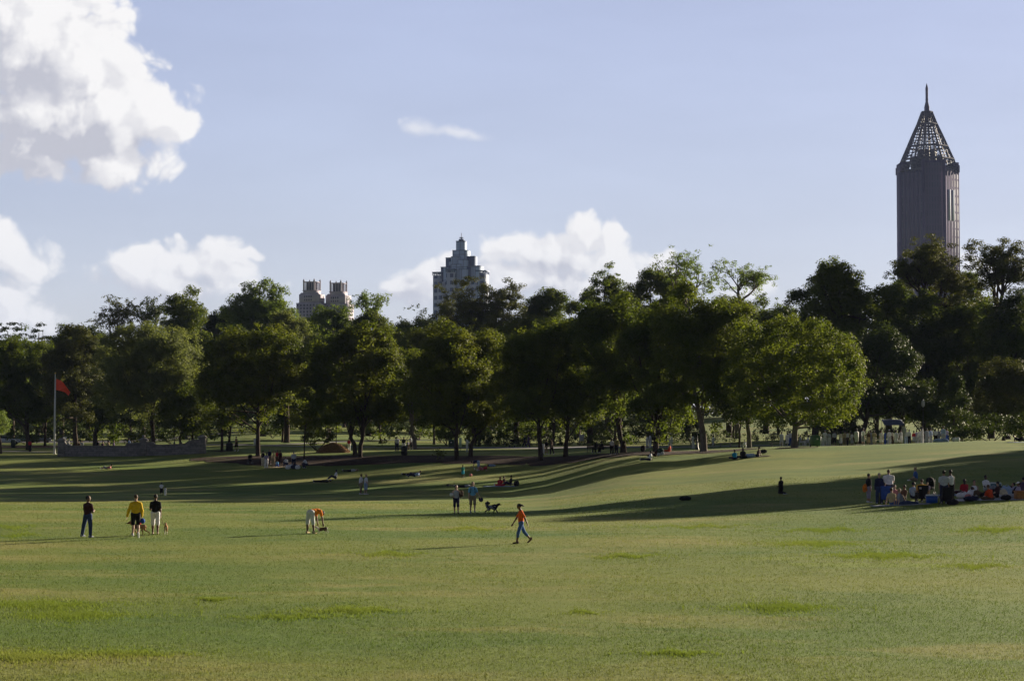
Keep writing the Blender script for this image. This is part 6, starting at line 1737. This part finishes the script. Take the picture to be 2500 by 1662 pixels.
person('second person in dark red right of the first at the slope picnic', px=(684, 1134), H=1.6, rz=200, top='maroon', bottom='maroon', skin='tan', hair='brown', group=PG)
person('small child in light blue sitting before the dark red tops', px=(677, 1140), H=1.15, rz=10, kind='crouch', top='sky', bottom='blue', skin='light', group=PG)
person('person in pale green top crouching at the blanket of the slope picnic', px=(700, 1140), H=1.65, rz=30, kind='crouch', top='offw', bottom='navy', skin='light', group=PG)
person('person in pale blue shirt standing over white bags at the slope picnic', px=(717, 1142), H=1.78, rz=5, top='lgrey', bottom='navy', skin='light', hair='grey', build_=1.15, group=PG)
person('person in white T-shirt squatting at the right end of the slope picnic', px=(749, 1143), H=1.75, rz=75, kind='crouch', top='white', bottom='navy', skin='brown', group=PG)
blanket(686, 1141, 3.4, 1.5, CM('tan'), 'tan picnic blanket on the left slope')
for k, (x, y, n, c, l) in enumerate([(703, 1145, 'plastic_bag', 'white', 'white bag left of the pale blue shirt at the slope picnic'), (712, 1143, 'plastic_bag', 'offw', 'white bag at the feet of the pale blue shirt'), (727, 1145, 'folded_chair', 'white', 'white folded thing leaning right of the pale blue shirt')]):
    lumpy('bag', l, 'bag', x, y, (.55, .35, .45), CM(c), 20 + k)
lumpy('bag', 'dark navy bag behind the white bags at the slope picnic', 'bag', 719, 1144.5, (.8, .4, .5), CM('navy'), 30)
# tree line
TLn = 'strollers along the tree line'
person('bare-chested person in dark shorts walking past the trash can by the wall', px=(577, 1102), H=1.78, rz=60, kind='walk', a=.2, top=None, bottom='black', legs='shorts', skin='tan', hair='brown')
person('person in red tank top and white trousers walking on the lit lawn', px=(852, 1101), H=1.64, rz=170, kind='walk', a=.15, top='red', bottom='white', skin='brown', sleeve='tank', group=TLn)
person('broad person in white shirt and dark trousers on the lit lawn', px=(969, 1101), H=1.80, rz=10, top='white', bottom='navy', skin='dark', build_=1.15, group=TLn)
person('person in black top and white shorts behind the black trash can', px=(985.5, 1100), H=1.72, rz=0, top='black', bottom='white', legs='shorts', skin='brown', group=TLn)
person('person in pale grey walking right of the black trash can', px=(1003, 1098), H=1.70, rz=60, kind='walk', a=.2, top='grey', bottom='black', legs='longshorts', skin='brown', group=TLn)
person('child in dusky clothes between the trash can and the pale grey walker', px=(996, 1099.5), H=1.2, rz=30, kind='walk', a=.2, top='lav', bottom='brown', skin='brown', group=TLn)
person('person all in white with a cap standing beside the dark trunk', px=(1140, 1103), H=1.80, rz=-85, top='white', bottom='white', skin='tan', hat=('cap', 'white'), sleeve='long', over=dict(al=((-.1, .3, -1), (.2, .9, .3)), ar=((.1, .3, -1), (-.2, .9, .3))))
person('person in dark green strolling on the far path', px=(1281, None, 284), H=1.68, rz=-80, kind='walk', top='dgreen', bottom='black', skin='tan', group=TLn)
person('person in dusky purple strolling on the far path beside the dark green one', px=(1290, None, 283), H=1.78, rz=-90, kind='walk', top='purple', bottom='purple', skin='tan', group=TLn)
stroller(1250, None, 'small dark stroller on the far path in the middle', CM('black'), 90, D=285)
person('person in black shirt and khaki shorts walking past the forked tree', px=(1334, 1110), H=1.72, rz=-60, kind='walk', top='black', bottom='khaki', legs='shorts', skin='tan', group=TLn)
person('person in brown shirt walking right of the black shirt', px=(1347, 1110), H=1.78, rz=70, kind='walk', a=.25, top='brown', bottom='black', skin='tan', group=TLn)
person('dark figure sitting on the left bench under the tree', px=(1455, 1106), H=1.7, rz=150, kind='chair', top='black', bottom='black', skin='dark')
person('dark figure sitting on the right bench leaning forward', px=(1472, 1106), H=1.7, rz=120, kind='chair', top='black', bottom='black', skin='dark', over=dict(t=(0, .35, 1)))
person('person in grey shirt standing beside the right bench', px=(1494, 1109), H=1.66, rz=20, top='lgrey', bottom='black', skin='dark')
person('person in olive shirt and dark trousers beside the thick dark trunk', px=(1505, 1109), H=1.76, rz=-10, kind='walk', a=.12, top='olive', bottom='black', skin='light', hair='blond', hairdo='bob', build_=1.05)
person('shorter person in white, left of the pair in white left of the trunk', px=(1580, 1094), H=1.62, rz=-100, top='white', bottom='white', legs='skirt', skin='brown')
person('taller person in white, right of the pair in white left of the trunk', px=(1587, 1093), H=1.80, rz=90, top='white', bottom='white', legs='long_dress', skin='brown')
person('person in long white robe standing above the orange-red sitter', px=(1636, None, 228), H=1.82, rz=170, top='white', bottom='white', legs='long_dress', skin='brown', sleeve='long', hat=('cap', 'grey'))
person('person in orange-red sitting at the right side of the dark trunk', px=(1633, 1103), H=1.65, rz=80, kind='sitflat', top='vermil', bottom='vermil', skin='tan')
person('person in white T-shirt and dark jeans sitting on the mulch, legs stretched left', px=(1586, 1124), H=1.75, rz=88, kind='sitflat', top='white', bottom='navy', skin='dark', shoe='lgrey')
person('person in dark red sitting against the dark trunk', px=(1600, 1116), H=1.65, rz=100, kind='sit', top='maroon', bottom='maroon', skin='dark')
lumpy('bag', 'dark green bag beside the dark trunk with picnickers', 'bag', 1612, 1108, (.7, .5, .6), CM('dgreen'), 40)
lumpy('backpack', 'black backpack left of the dark trunk', 'backpack', 1570, 1102, (.5, .4, .7), CM('black'), 41)
lumpy('bag', 'left small pale bag on the mulch beside the dark trunk', 'bag', 1608, 1113, (.3, .3, .3), CM('lgrey'), 42)
lumpy('bag', 'right small pale bag on the mulch beside the dark trunk', 'bag', 1617, 1111, (.35, .3, .32), CM('lgrey'), 43)
person('person in white strolling behind the lamp post', px=(1692, None, 236), H=1.68, rz=100, kind='walk', a=.1, top='white', bottom='white', skin='dark', legs='long_dress')
person('girl-sized person in white dress running behind the largest front tree', px=(1740, None, 238), H=1.55, rz=-90, kind='run', top='white', bottom='lgrey', legs='skirt', skin='brown', hairdo='afro')
person('child in white crouching behind the seated trio', px=(1818, None, 215), H=1.25, rz=0, kind='crouch', top='white', bottom='white', skin='brown')
person('person in teal shirt, left of the trio sitting on the slope', px=(1794, 1121), H=1.62, rz=20, kind='cross_legged', top='teal', bottom='navy', skin='brown', hair='black')
person('person in black, middle of the trio sitting on the slope', px=(1814, 1119), H=1.80, rz=0, kind='cross_legged', top='black', bottom='black', skin='tan', hair='black', hairdo='long')
person('person in dark red, right of the trio sitting on the slope', px=(1850, 1115), H=1.75, rz=65, kind='sitflat', top='maroon', bottom='navy', skin='brown', hair='black')
lumpy('bundle', 'white crumpled cloth lying between the seated trio', 'cloth bundle', 1831, 1117, (1.0, .5, .38), CM('lblue'), 44, handle=False)
lumpy('backpack', 'black bag right of the seated trio', 'bag', 1864, 1106, (.65, .4, .35), CM('black'), 45)
blanket(1858, 1114, 1.6, 1.0, CM('maroon'), 'dark red blanket under the right end of the seated trio')
person('child in dark clothes kneeling alone on the sunlit lawn', px=(1907, 1206), H=1.38, rz=40, kind='kneel', top='black', bottom='black', skin='dark', shoe='lgrey')
lumpy('backpack', 'black bag lying alone on the lawn', 'bag', 1673, 1222, (.72, .4, .28), CM('black'), 46)
person('person in red and dark trousers standing on the path left of the flagpole', px=(73, 1103), H=1.72, rz=170, kind='walk', a=.1, top='red', bottom='black', skin='dark')
# behind and on the wall
BW = 'people standing behind the stone wall'
for k, (x, H_, top, bot, l) in enumerate([(192, 1.70, 'brown', 'black', 'brown-shirted person behind the wall, leftmost of six'), (200, 1.72, 'grey', 'black', 'grey-shirted person behind the wall, close beside the brown shirt'), (239, 1.76, 'black', 'black', 'dark-shirted person behind the wall, right of the thick trunk'), (251, 1.6, 'maroon', 'black', 'shorter dark red-shirted person behind the wall'), (265, 1.74, 'tan', 'khaki', 'person in tan behind the wall, near its middle'), (278, 1.70, 'purple', 'black', 'dusky purple-shirted person behind the wall, rightmost of six')]):
    person(l, px=(x, None, 262 + k % 2 * 3), H=H_, rz=170 + 20 * k, top=top, bottom=bot, skin='tan', group=BW)
w_ = atD(318, 246); person('person in blue-grey sitting on top of the stone wall', at_=(w_.x, 246.1, w_.z + .84), H=1.75, rz=100, kind='chair', top='lblue', bottom='lgrey', skin='tan', over=dict(seat=.46, t=(0, .3, 1)))
w_ = atD(463, 247.6); person('person in white and blue leaning behind the right part of the wall', at_=(w_.x, 247.6, w_.z), H=1.85, rz=170, top='sky', bottom='navy', skin='tan', over=dict(t=(0, .2, 1)))
w_ = atD(444, 247.6); person('person in pale grey behind the wall left of the white and blue one', at_=(w_.x, 247.6, w_.z), H=1.45, rz=100, top='lgrey', bottom='grey', skin='tan')

# crowd in white beyond the ridge
CW = 'crowd dressed in white beyond the ridge'
crowd = [
 (1908, 232, 1.70, 'white', 'white', 'pants', 180, 'stand', 'person in white shirt and trousers, leftmost of the crowd in white'),
 (1922, 233, 1.62, 'white', 'white', 'skirt', 20, 'stand', 'person in white blouse and skirt left of the blue overalls'),
 (1929, 236, 1.78, 'white', 'blue', 'pants', 200, 'stand', 'person in white shirt with blue trousers left of the round tree trunk'),
 (1955, 234, 1.68, 'lgrey', 'white', 'pants', -90, 'chair', 'person in white seated just right of the round tree trunk'),
 (1972, 235, 1.62, 'white', 'lgrey', 'pants', 100, 'chair', 'person in white seated beside the green bin, left of it'),
 (2006, 222, 1.22, 'white', 'white', 'pants', 0, 'stand', 'small child in white just right of the green bin'),
 (2014, 224, 1.82, 'white', 'white', 'pants', 180, 'hat', 'tall person in white with a round hat right of the green bin'),
 (2024, 224, 1.66, 'lgrey', 'white', 'pants', -40, 'stand', 'person in white with grey top beside the round hat'),
 (2037, 225, 1.72, 'lgrey', 'black', 'shorts', 0, 'stand', 'person in pale shirt and dark shorts, back turned, right of the round hat'),
 (2052, 224, 1.62, 'cream', 'white', 'skirt', 40, 'stand', 'person in cream top and white skirt with bare legs'),
 (2062, 226, 1.70, 'tan', 'khaki', 'shorts', 10, 'stand', 'person in tan shirt and khaki shorts left of the broad pale green shirt'),
 (2069, 225, 1.66, 'offw', 'black', 'pants', 90, 'stand', 'person in off-white top and black trousers behind the tan shirt'),
 (2080, 227, 1.55, 'white', 'lgrey', 'skirt', -60, 'stand', 'short person in white close to the broad one'),
 (2091, 219, 1.86, 'offw', 'offw', 'longshorts', 40, 'broad', 'broad person in off-white shirt and shorts, largest of the crowd'),
 (2107, 219, 1.86, 'white', 'grey', 'longshorts', -60, 'stand', 'tall person in white shirt and grey shorts at the dark trunk'),
 (2120, 226, 1.64, 'brown', 'tan', 'skirt', 180, 'stand', 'person in brown top behind the tall grey shorts'),
 (2126, 231, 1.72, 'grey', 'grey', 'pants', 200, 'stand', 'person in grey behind the brown top'),
 (2134, 224, 1.66, 'tan', 'cream', 'skirt', 160, 'stand', 'person in tan and cream left of the canopy'),
 (2151, 226, 1.64, 'white', 'white', 'skirt', 170, 'stand', 'person in white skirt under the left edge of the canopy'),
 (2161, 228, 1.66, 'blue', 'blue', 'pants', 100, 'stand', 'person in blue among the white clothes under the canopy'),
 (2171, 228, 1.76, 'white', 'lgrey', 'pants', 180, 'hat', 'person in white with a hat under the middle of the canopy'),
 (2179, 230, 1.72, 'cream', 'brown', 'pants', 60, 'stand', 'person in cream with brown trousers under the canopy'),
 (2188, 223, 1.60, 'white', 'white', 'dress', 0, 'stand', 'person in white sleeveless dress in front of the canopy'),
 (2199, 225, 1.66, 'lgrey', 'white', 'dress', 30, 'stand', 'person in white left of the pale square post'),
 (2212, 227, 1.68, 'lgrey', 'lblue', 'pants', 150, 'stand', 'person in pale blue right of the pale square post'),
 (2220, 222, 1.64, 'white', 'black', 'pants', -50, 'stand', 'person in white top and black trousers, arm bent, right of the post'),
 (2231, 223, 1.45, 'red', 'lgrey', 'skirt', 160, 'stand', 'child in red and white among the crowd'),
 (2238, 228, 1.62, 'lav', 'lgrey', 'pants', 20, 'stand', 'person in lavender-white right of the red child'),
 (2245, 226, 1.70, 'white', 'lgrey', 'pants', 190, 'stand', 'person in white, fourth from the right end of the taller row'),
 (2251, 224, 1.78, 'white', 'white', 'long_dress', 100, 'stand', 'person in long white gown, arm raised'),
 (2262, 223, 1.70, 'lgrey', 'lgrey', 'long_dress', 0, 'stand', 'person in long pale grey gown right of the raised arm'),
 (2272, 224, 1.72, 'lblue', 'lgrey', 'pants', 30, 'stand', 'person in pale blue-white left of the pink scarf'),
 (2284, 222, 1.62, 'white', 'black', 'shorts', 180, 'stand', 'person in white with pinkish scarf and dark shorts'),
 (2291, 228, 1.72, 'grey', 'grey', 'pants', 180, 'stand', 'person in grey in the gap of lit lawn'),
 (2303, 222, 1.88, 'lblue', 'lgrey', 'pants', 150, 'stand', 'tall person in pale blue at the right end of the crowd'),
 (2312, 223, 1.64, 'lav', 'blue', 'pants', -150, 'stand', 'person in lavender and blue, rightmost standing of the crowd'),
]
for k, (x, D, H_, top, bot, lg, rz, kd, l) in enumerate(crowd):
    person(l, px=(x, None, D), H=H_, rz=rz, kind='chair' if kd == 'chair' else 'stand', top=top, bottom=bot, legs=lg, skin=['brown', 'dark', 'tan', 'brown'][k % 4], hair='black', hat=('sun', 'white') if kd == 'hat' else None, build_=1.25 if kd == 'broad' else .92, group=CW, sleeve=['short', 'long', 'half'][k % 3], hairdo=['short', 'bob', 'afro', 'short'][k % 4],
           over={30: dict(al=((-.2, .1, 1), (0, 0, 1)))}.get(k + 1))
def stool(px, D, label):
    r = small('stool', label, 'chair', atD(px, D)); m = MB(); m.box((0, 0, .42), (.42, .42, .05), 0, .03); m.build('seat', M_WHITE, r)
    for x in (-.17, .17):
        for y in (-.17, .17): m = MB(); m.rod((x * 1.1, y * 1.1, 0), (x, y, .41), .018); m.build('leg', M_WHITE, r)
stool(1955, 234, 'white stool under the seated person right of the round tree trunk')
stool(1972, 235, 'white stool under the seated person left of the green bin')
for k, (x, D, w, c, l) in enumerate([(2330, 212, .5, 'lgrey', 'pale bundle on the ridge right of the crowd'), (2339, 211, .35, 'white', 'small white box on the ridge right of the crowd'), (2297, 218, 1.6, 'lblue', 'low pale table covering at the right end of the crowd')]):
    lumpy('bundle', l, 'bundle', x, None, (w, .4, .5), CM(c), 60 + k, D=D, handle=False)
person('dark figure lying on a towel at the right edge of the ridge', px=(2489, 1079), H=1.7, rz=-80, kind='lieup', top='black', bottom='black', skin='tan')
blanket(2490, 1080, 2.4, 1.0, CM('lblue'), 'pale towel at the right edge of the ridge')

# big picnic group on the right
BP = 'big picnic group on the right lawn'
def Q(label, x, y, **kw): return person(label, px=(x, y), group=BP, **kw)
Q('person in black shirt and striped trousers standing, left end of the big picnic', 2121, 1227, H=1.66, rz=-80, top='black', bottom='lav', legs='capri', skin='tan', hair='black', build_=1.2, hem='dress', sleeve='half')
w_ = ground(2121, 1227); lb = lumpy('bag', 'orange-tan bag carried by the person in black shirt', 'bag', 2113, 1226, (.30, .2, .42), CM('orange'), 70); lb.location = (w_.x - .20, w_.y - .05, w_.z + .62)
Q('person in open dark blue shirt over white T-shirt and jeans standing', 2147, 1229, H=1.72, rz=175, top='navy', bottom='jeans', skin='light', hair='grey', sleeve='long')
Q('large person in white T-shirt standing with back turned at the big picnic', 2170, 1226, H=1.86, rz=5, top='white', bottom='navy', skin='light', hair='brown', build_=1.3, over=dict(al=((-.2, .3, -.8), (.3, .9, .1)), ar=((.2, .3, -.8), (-.3, .9, .1))))
Q('child in white T-shirt sitting low beside the open dark blue shirt', 2160, 1228, H=1.35, rz=0, kind='chair', top='white', bottom='navy', skin='light', hair='brown')
camp_chair(2160, 1228, 'small blue folding chair under the child in white', CM('blue'), 0)
Q('person in yellow-tan shirt and jeans sitting on the blanket, back turned', 2180, 1232, H=1.78, rz=-50, kind='sitflat', top='tan', bottom='denim', skin='light', hair='brown', build_=1.15)
Q('person in dusky pink behind the yellow-tan shirt', 2186, 1226, H=1.72, rz=200, kind='sit', top='pink', bottom='brown', skin='light', hair='brown')
Q('person in grey-blue shirt and dark jeans sitting with legs stretched right', 2201, 1232, H=1.75, rz=-88, kind='sitflat', top='grey', bottom='jeans', skin='light', hair='blond', shoe='lgrey')
Q('dark-haired person sitting behind the grey-blue shirt', 2206, 1224, H=1.62, rz=120, kind='sit', top='brown', bottom='black', skin='brown')
Q('person with dark curly hair in pale blue T-shirt sitting', 2231, 1219, H=1.70, rz=-20, kind='sit', top='lblue', bottom='navy', skin='tan', hairdo='afro')
Q('person in gold shirt sitting in a black folding chair, back turned', 2250, 1226, H=1.74, rz=5, kind='chair', top='gold', bottom='black', skin='light', hair='brown', build_=1.25, over=dict(seat=.40))
camp_chair(2250, 1226.5, 'black folding chair with a small badge under the gold shirt', CM('black'), 5, badge=True)
Q('child with pale top standing beside the stroller', 2265, 1221, H=1.02, rz=160, top='lav', bottom='tan', skin='light', hair='blond')
stroller(2271, 1212, 'stroller with tall black hood at the big picnic', CM('black'), -20)
cooler(2275, 1228, 'bright blue cooler with pale lid beside the black folding chair', (.01, .09, .42))
Q('person in grey T-shirt and dark trousers standing behind the empty chair', 2305, 1229, H=1.82, rz=-10, top='lgrey', bottom='navy', skin='tan', hair='black', build_=1.12)
camp_chair(2309, 1232, 'empty dark folding chair in front of the grey T-shirt', CM('black'), 8)
Q('person in white tank top and black shorts standing right of the grey T-shirt', 2321, 1228, H=1.84, rz=15, top='white', bottom='black', legs='longshorts', skin='dark', sleeve='tank')
lumpy('bag', 'black bag on the grass right of the empty folding chair', 'bag', 2326, 1233, (.65, .35, .32), CM('black'), 71)
Q('person in dark red sitting behind the white spread', 2355, 1207, H=1.72, rz=10, kind='cross_legged', top='red', bottom='maroon', skin='brown', hairdo='long')
Q('person in white tank top with dark hair sitting, right of the dark red one', 2379, 1212, H=1.80, rz=160, kind='cross_legged', top='white', bottom='lav', skin='tan', sleeve='tank', hair='black')
blanket(2350, 1208, 3.2, 1.4, CM('lblue'), 'pale blue-white spread in the middle of the big picnic')
blanket(2200, 1233, 3.2, 1.3, CM('grey'), 'grey blanket at the left of the big picnic')
blanket(2440, 1219, 5.0, 1.7, CM('lgrey'), 'pale blanket at the right of the big picnic')
for k, (x, y, sz, c, l) in enumerate([(2352, 1217, (.8, .4, .38), 'white', 'white plastic bag pile left of the red wrapper'), (2363, 1219, (.35, .3, .3), 'pink', 'red and white wrapper between the white bags'), (2374, 1216, (.6, .4, .5), 'white', 'tall white bag below the white tank top'), (2371, 1223, (.95, .45, .28), 'navy', 'navy bag in front of the white bags'),
        (2446, 1216, (.75, .4, .52), 'cream', 'cream plastic bag at the big picnic, right part'), (2459, 1212, (.55, .4, .62), 'lblue', 'pale blue bag beside the cream bag'), (2456, 1221, (.55, .4, .3), 'black', 'black helmet-like bag in front of the pale blue bag'), (2334, 1204, (.6, .3, .18), 'cream', 'cream food tray at the left end of the spread')]):
    lumpy('bag', l, 'bag', x, y, sz, CM(c), 80 + k)
Q('person in white shirt and jeans sitting behind, knees up, near the teal cooler', 2409, 1202, H=1.78, rz=-150, kind='sit', top='white', bottom='grey', skin='dark', hair='black')
Q('dark-haired person reclining between the orange shirt and the tank top', 2398, 1216, H=1.65, rz=-120, kind='lieup', top='brown', bottom='black', skin='brown')
Q('person in bright orange shirt sitting with back turned', 2420, 1221, H=1.66, rz=25, kind='cross_legged', top='vermil', bottom='brown', skin='tan', hair='brown', over=dict(t=(-.25, .2, 1)))
Q('person with bare legs sitting right of the orange shirt', 2433, 1217, H=1.66, rz=60, kind='sit', top='maroon', bottom='black', legs='shorts', skin='light')
cooler(2431, 1197, 'teal cooler with pale lid at the back of the big picnic', (.03, .12, .17))
Q('person lying on one side in dark red behind the pale blue bag', 2452, 1205, H=1.68, rz=95, kind='lieup', top='maroon', bottom='black', skin='tan')
Q('person in lavender lying with raised knees behind the white cap', 2466, 1206, H=1.66, rz=60, kind='lieup', top='lav', bottom='lblue', skin='tan')
Q('person with white cap and pale grey trousers half reclining at the right edge', 2482, 1217, H=1.80, rz=75, kind='sitflat', top='lav', bottom='lgrey', skin='brown', hat=('cap', 'white'), build_=1.1)
Q('person in dark purple sitting at the right edge of the photo', 2497, 1208, H=1.78, rz=20, kind='sit', top='purple', bottom='black', skin='tan', build_=1.2)
r = small('box', 'orange-brown cardboard box at the right edge of the big picnic', 'box', ground(2492, 1219), 6)
m = MB(); m.box((0, 0, .22), (.62, .45, .42), 0, .01); m.build('carton', cloth((.34, .16, .06), .8, 'carton'), r)
for q in (-1, 1): m = MB(); m.box((0, q * .30, .445), (.60, .20, .012), 0, 0, q * .35); m.build('flap', cloth((.34, .16, .06), .8, 'carton'), r)
person('lone person in blue shirt sitting on the lawn behind the big picnic', px=(2236, 1174), H=1.78, rz=75, kind='cross_legged', top='denim', bottom='khaki', skin='light', hair='blond', legs='shorts')
# ---------------------------------------------------------------- thin air haze over the whole place
def haze():
    m = bpy.data.materials.new('haze'); m.use_nodes = True; nt = m.node_tree
    nt.nodes.clear(); q = G(nt)
    v = q.n('ShaderNodeVolumePrincipled'); v.inputs['Color'].default_value = (.50, .62, 1.0, 1); v.inputs['Density'].default_value = .000032
    v.inputs['Anisotropy'].default_value = 0.0
    o = q.n('ShaderNodeOutputMaterial'); nt.links.new(v.outputs[0], o.inputs['Volume'])
    mb = MB(); mb.box((0, 6900, 192), (12600, 16900, 400)); ob = mb.build('haze', m)
    tag(ob, 'thin summer haze in the air', kind='stuff')
haze()
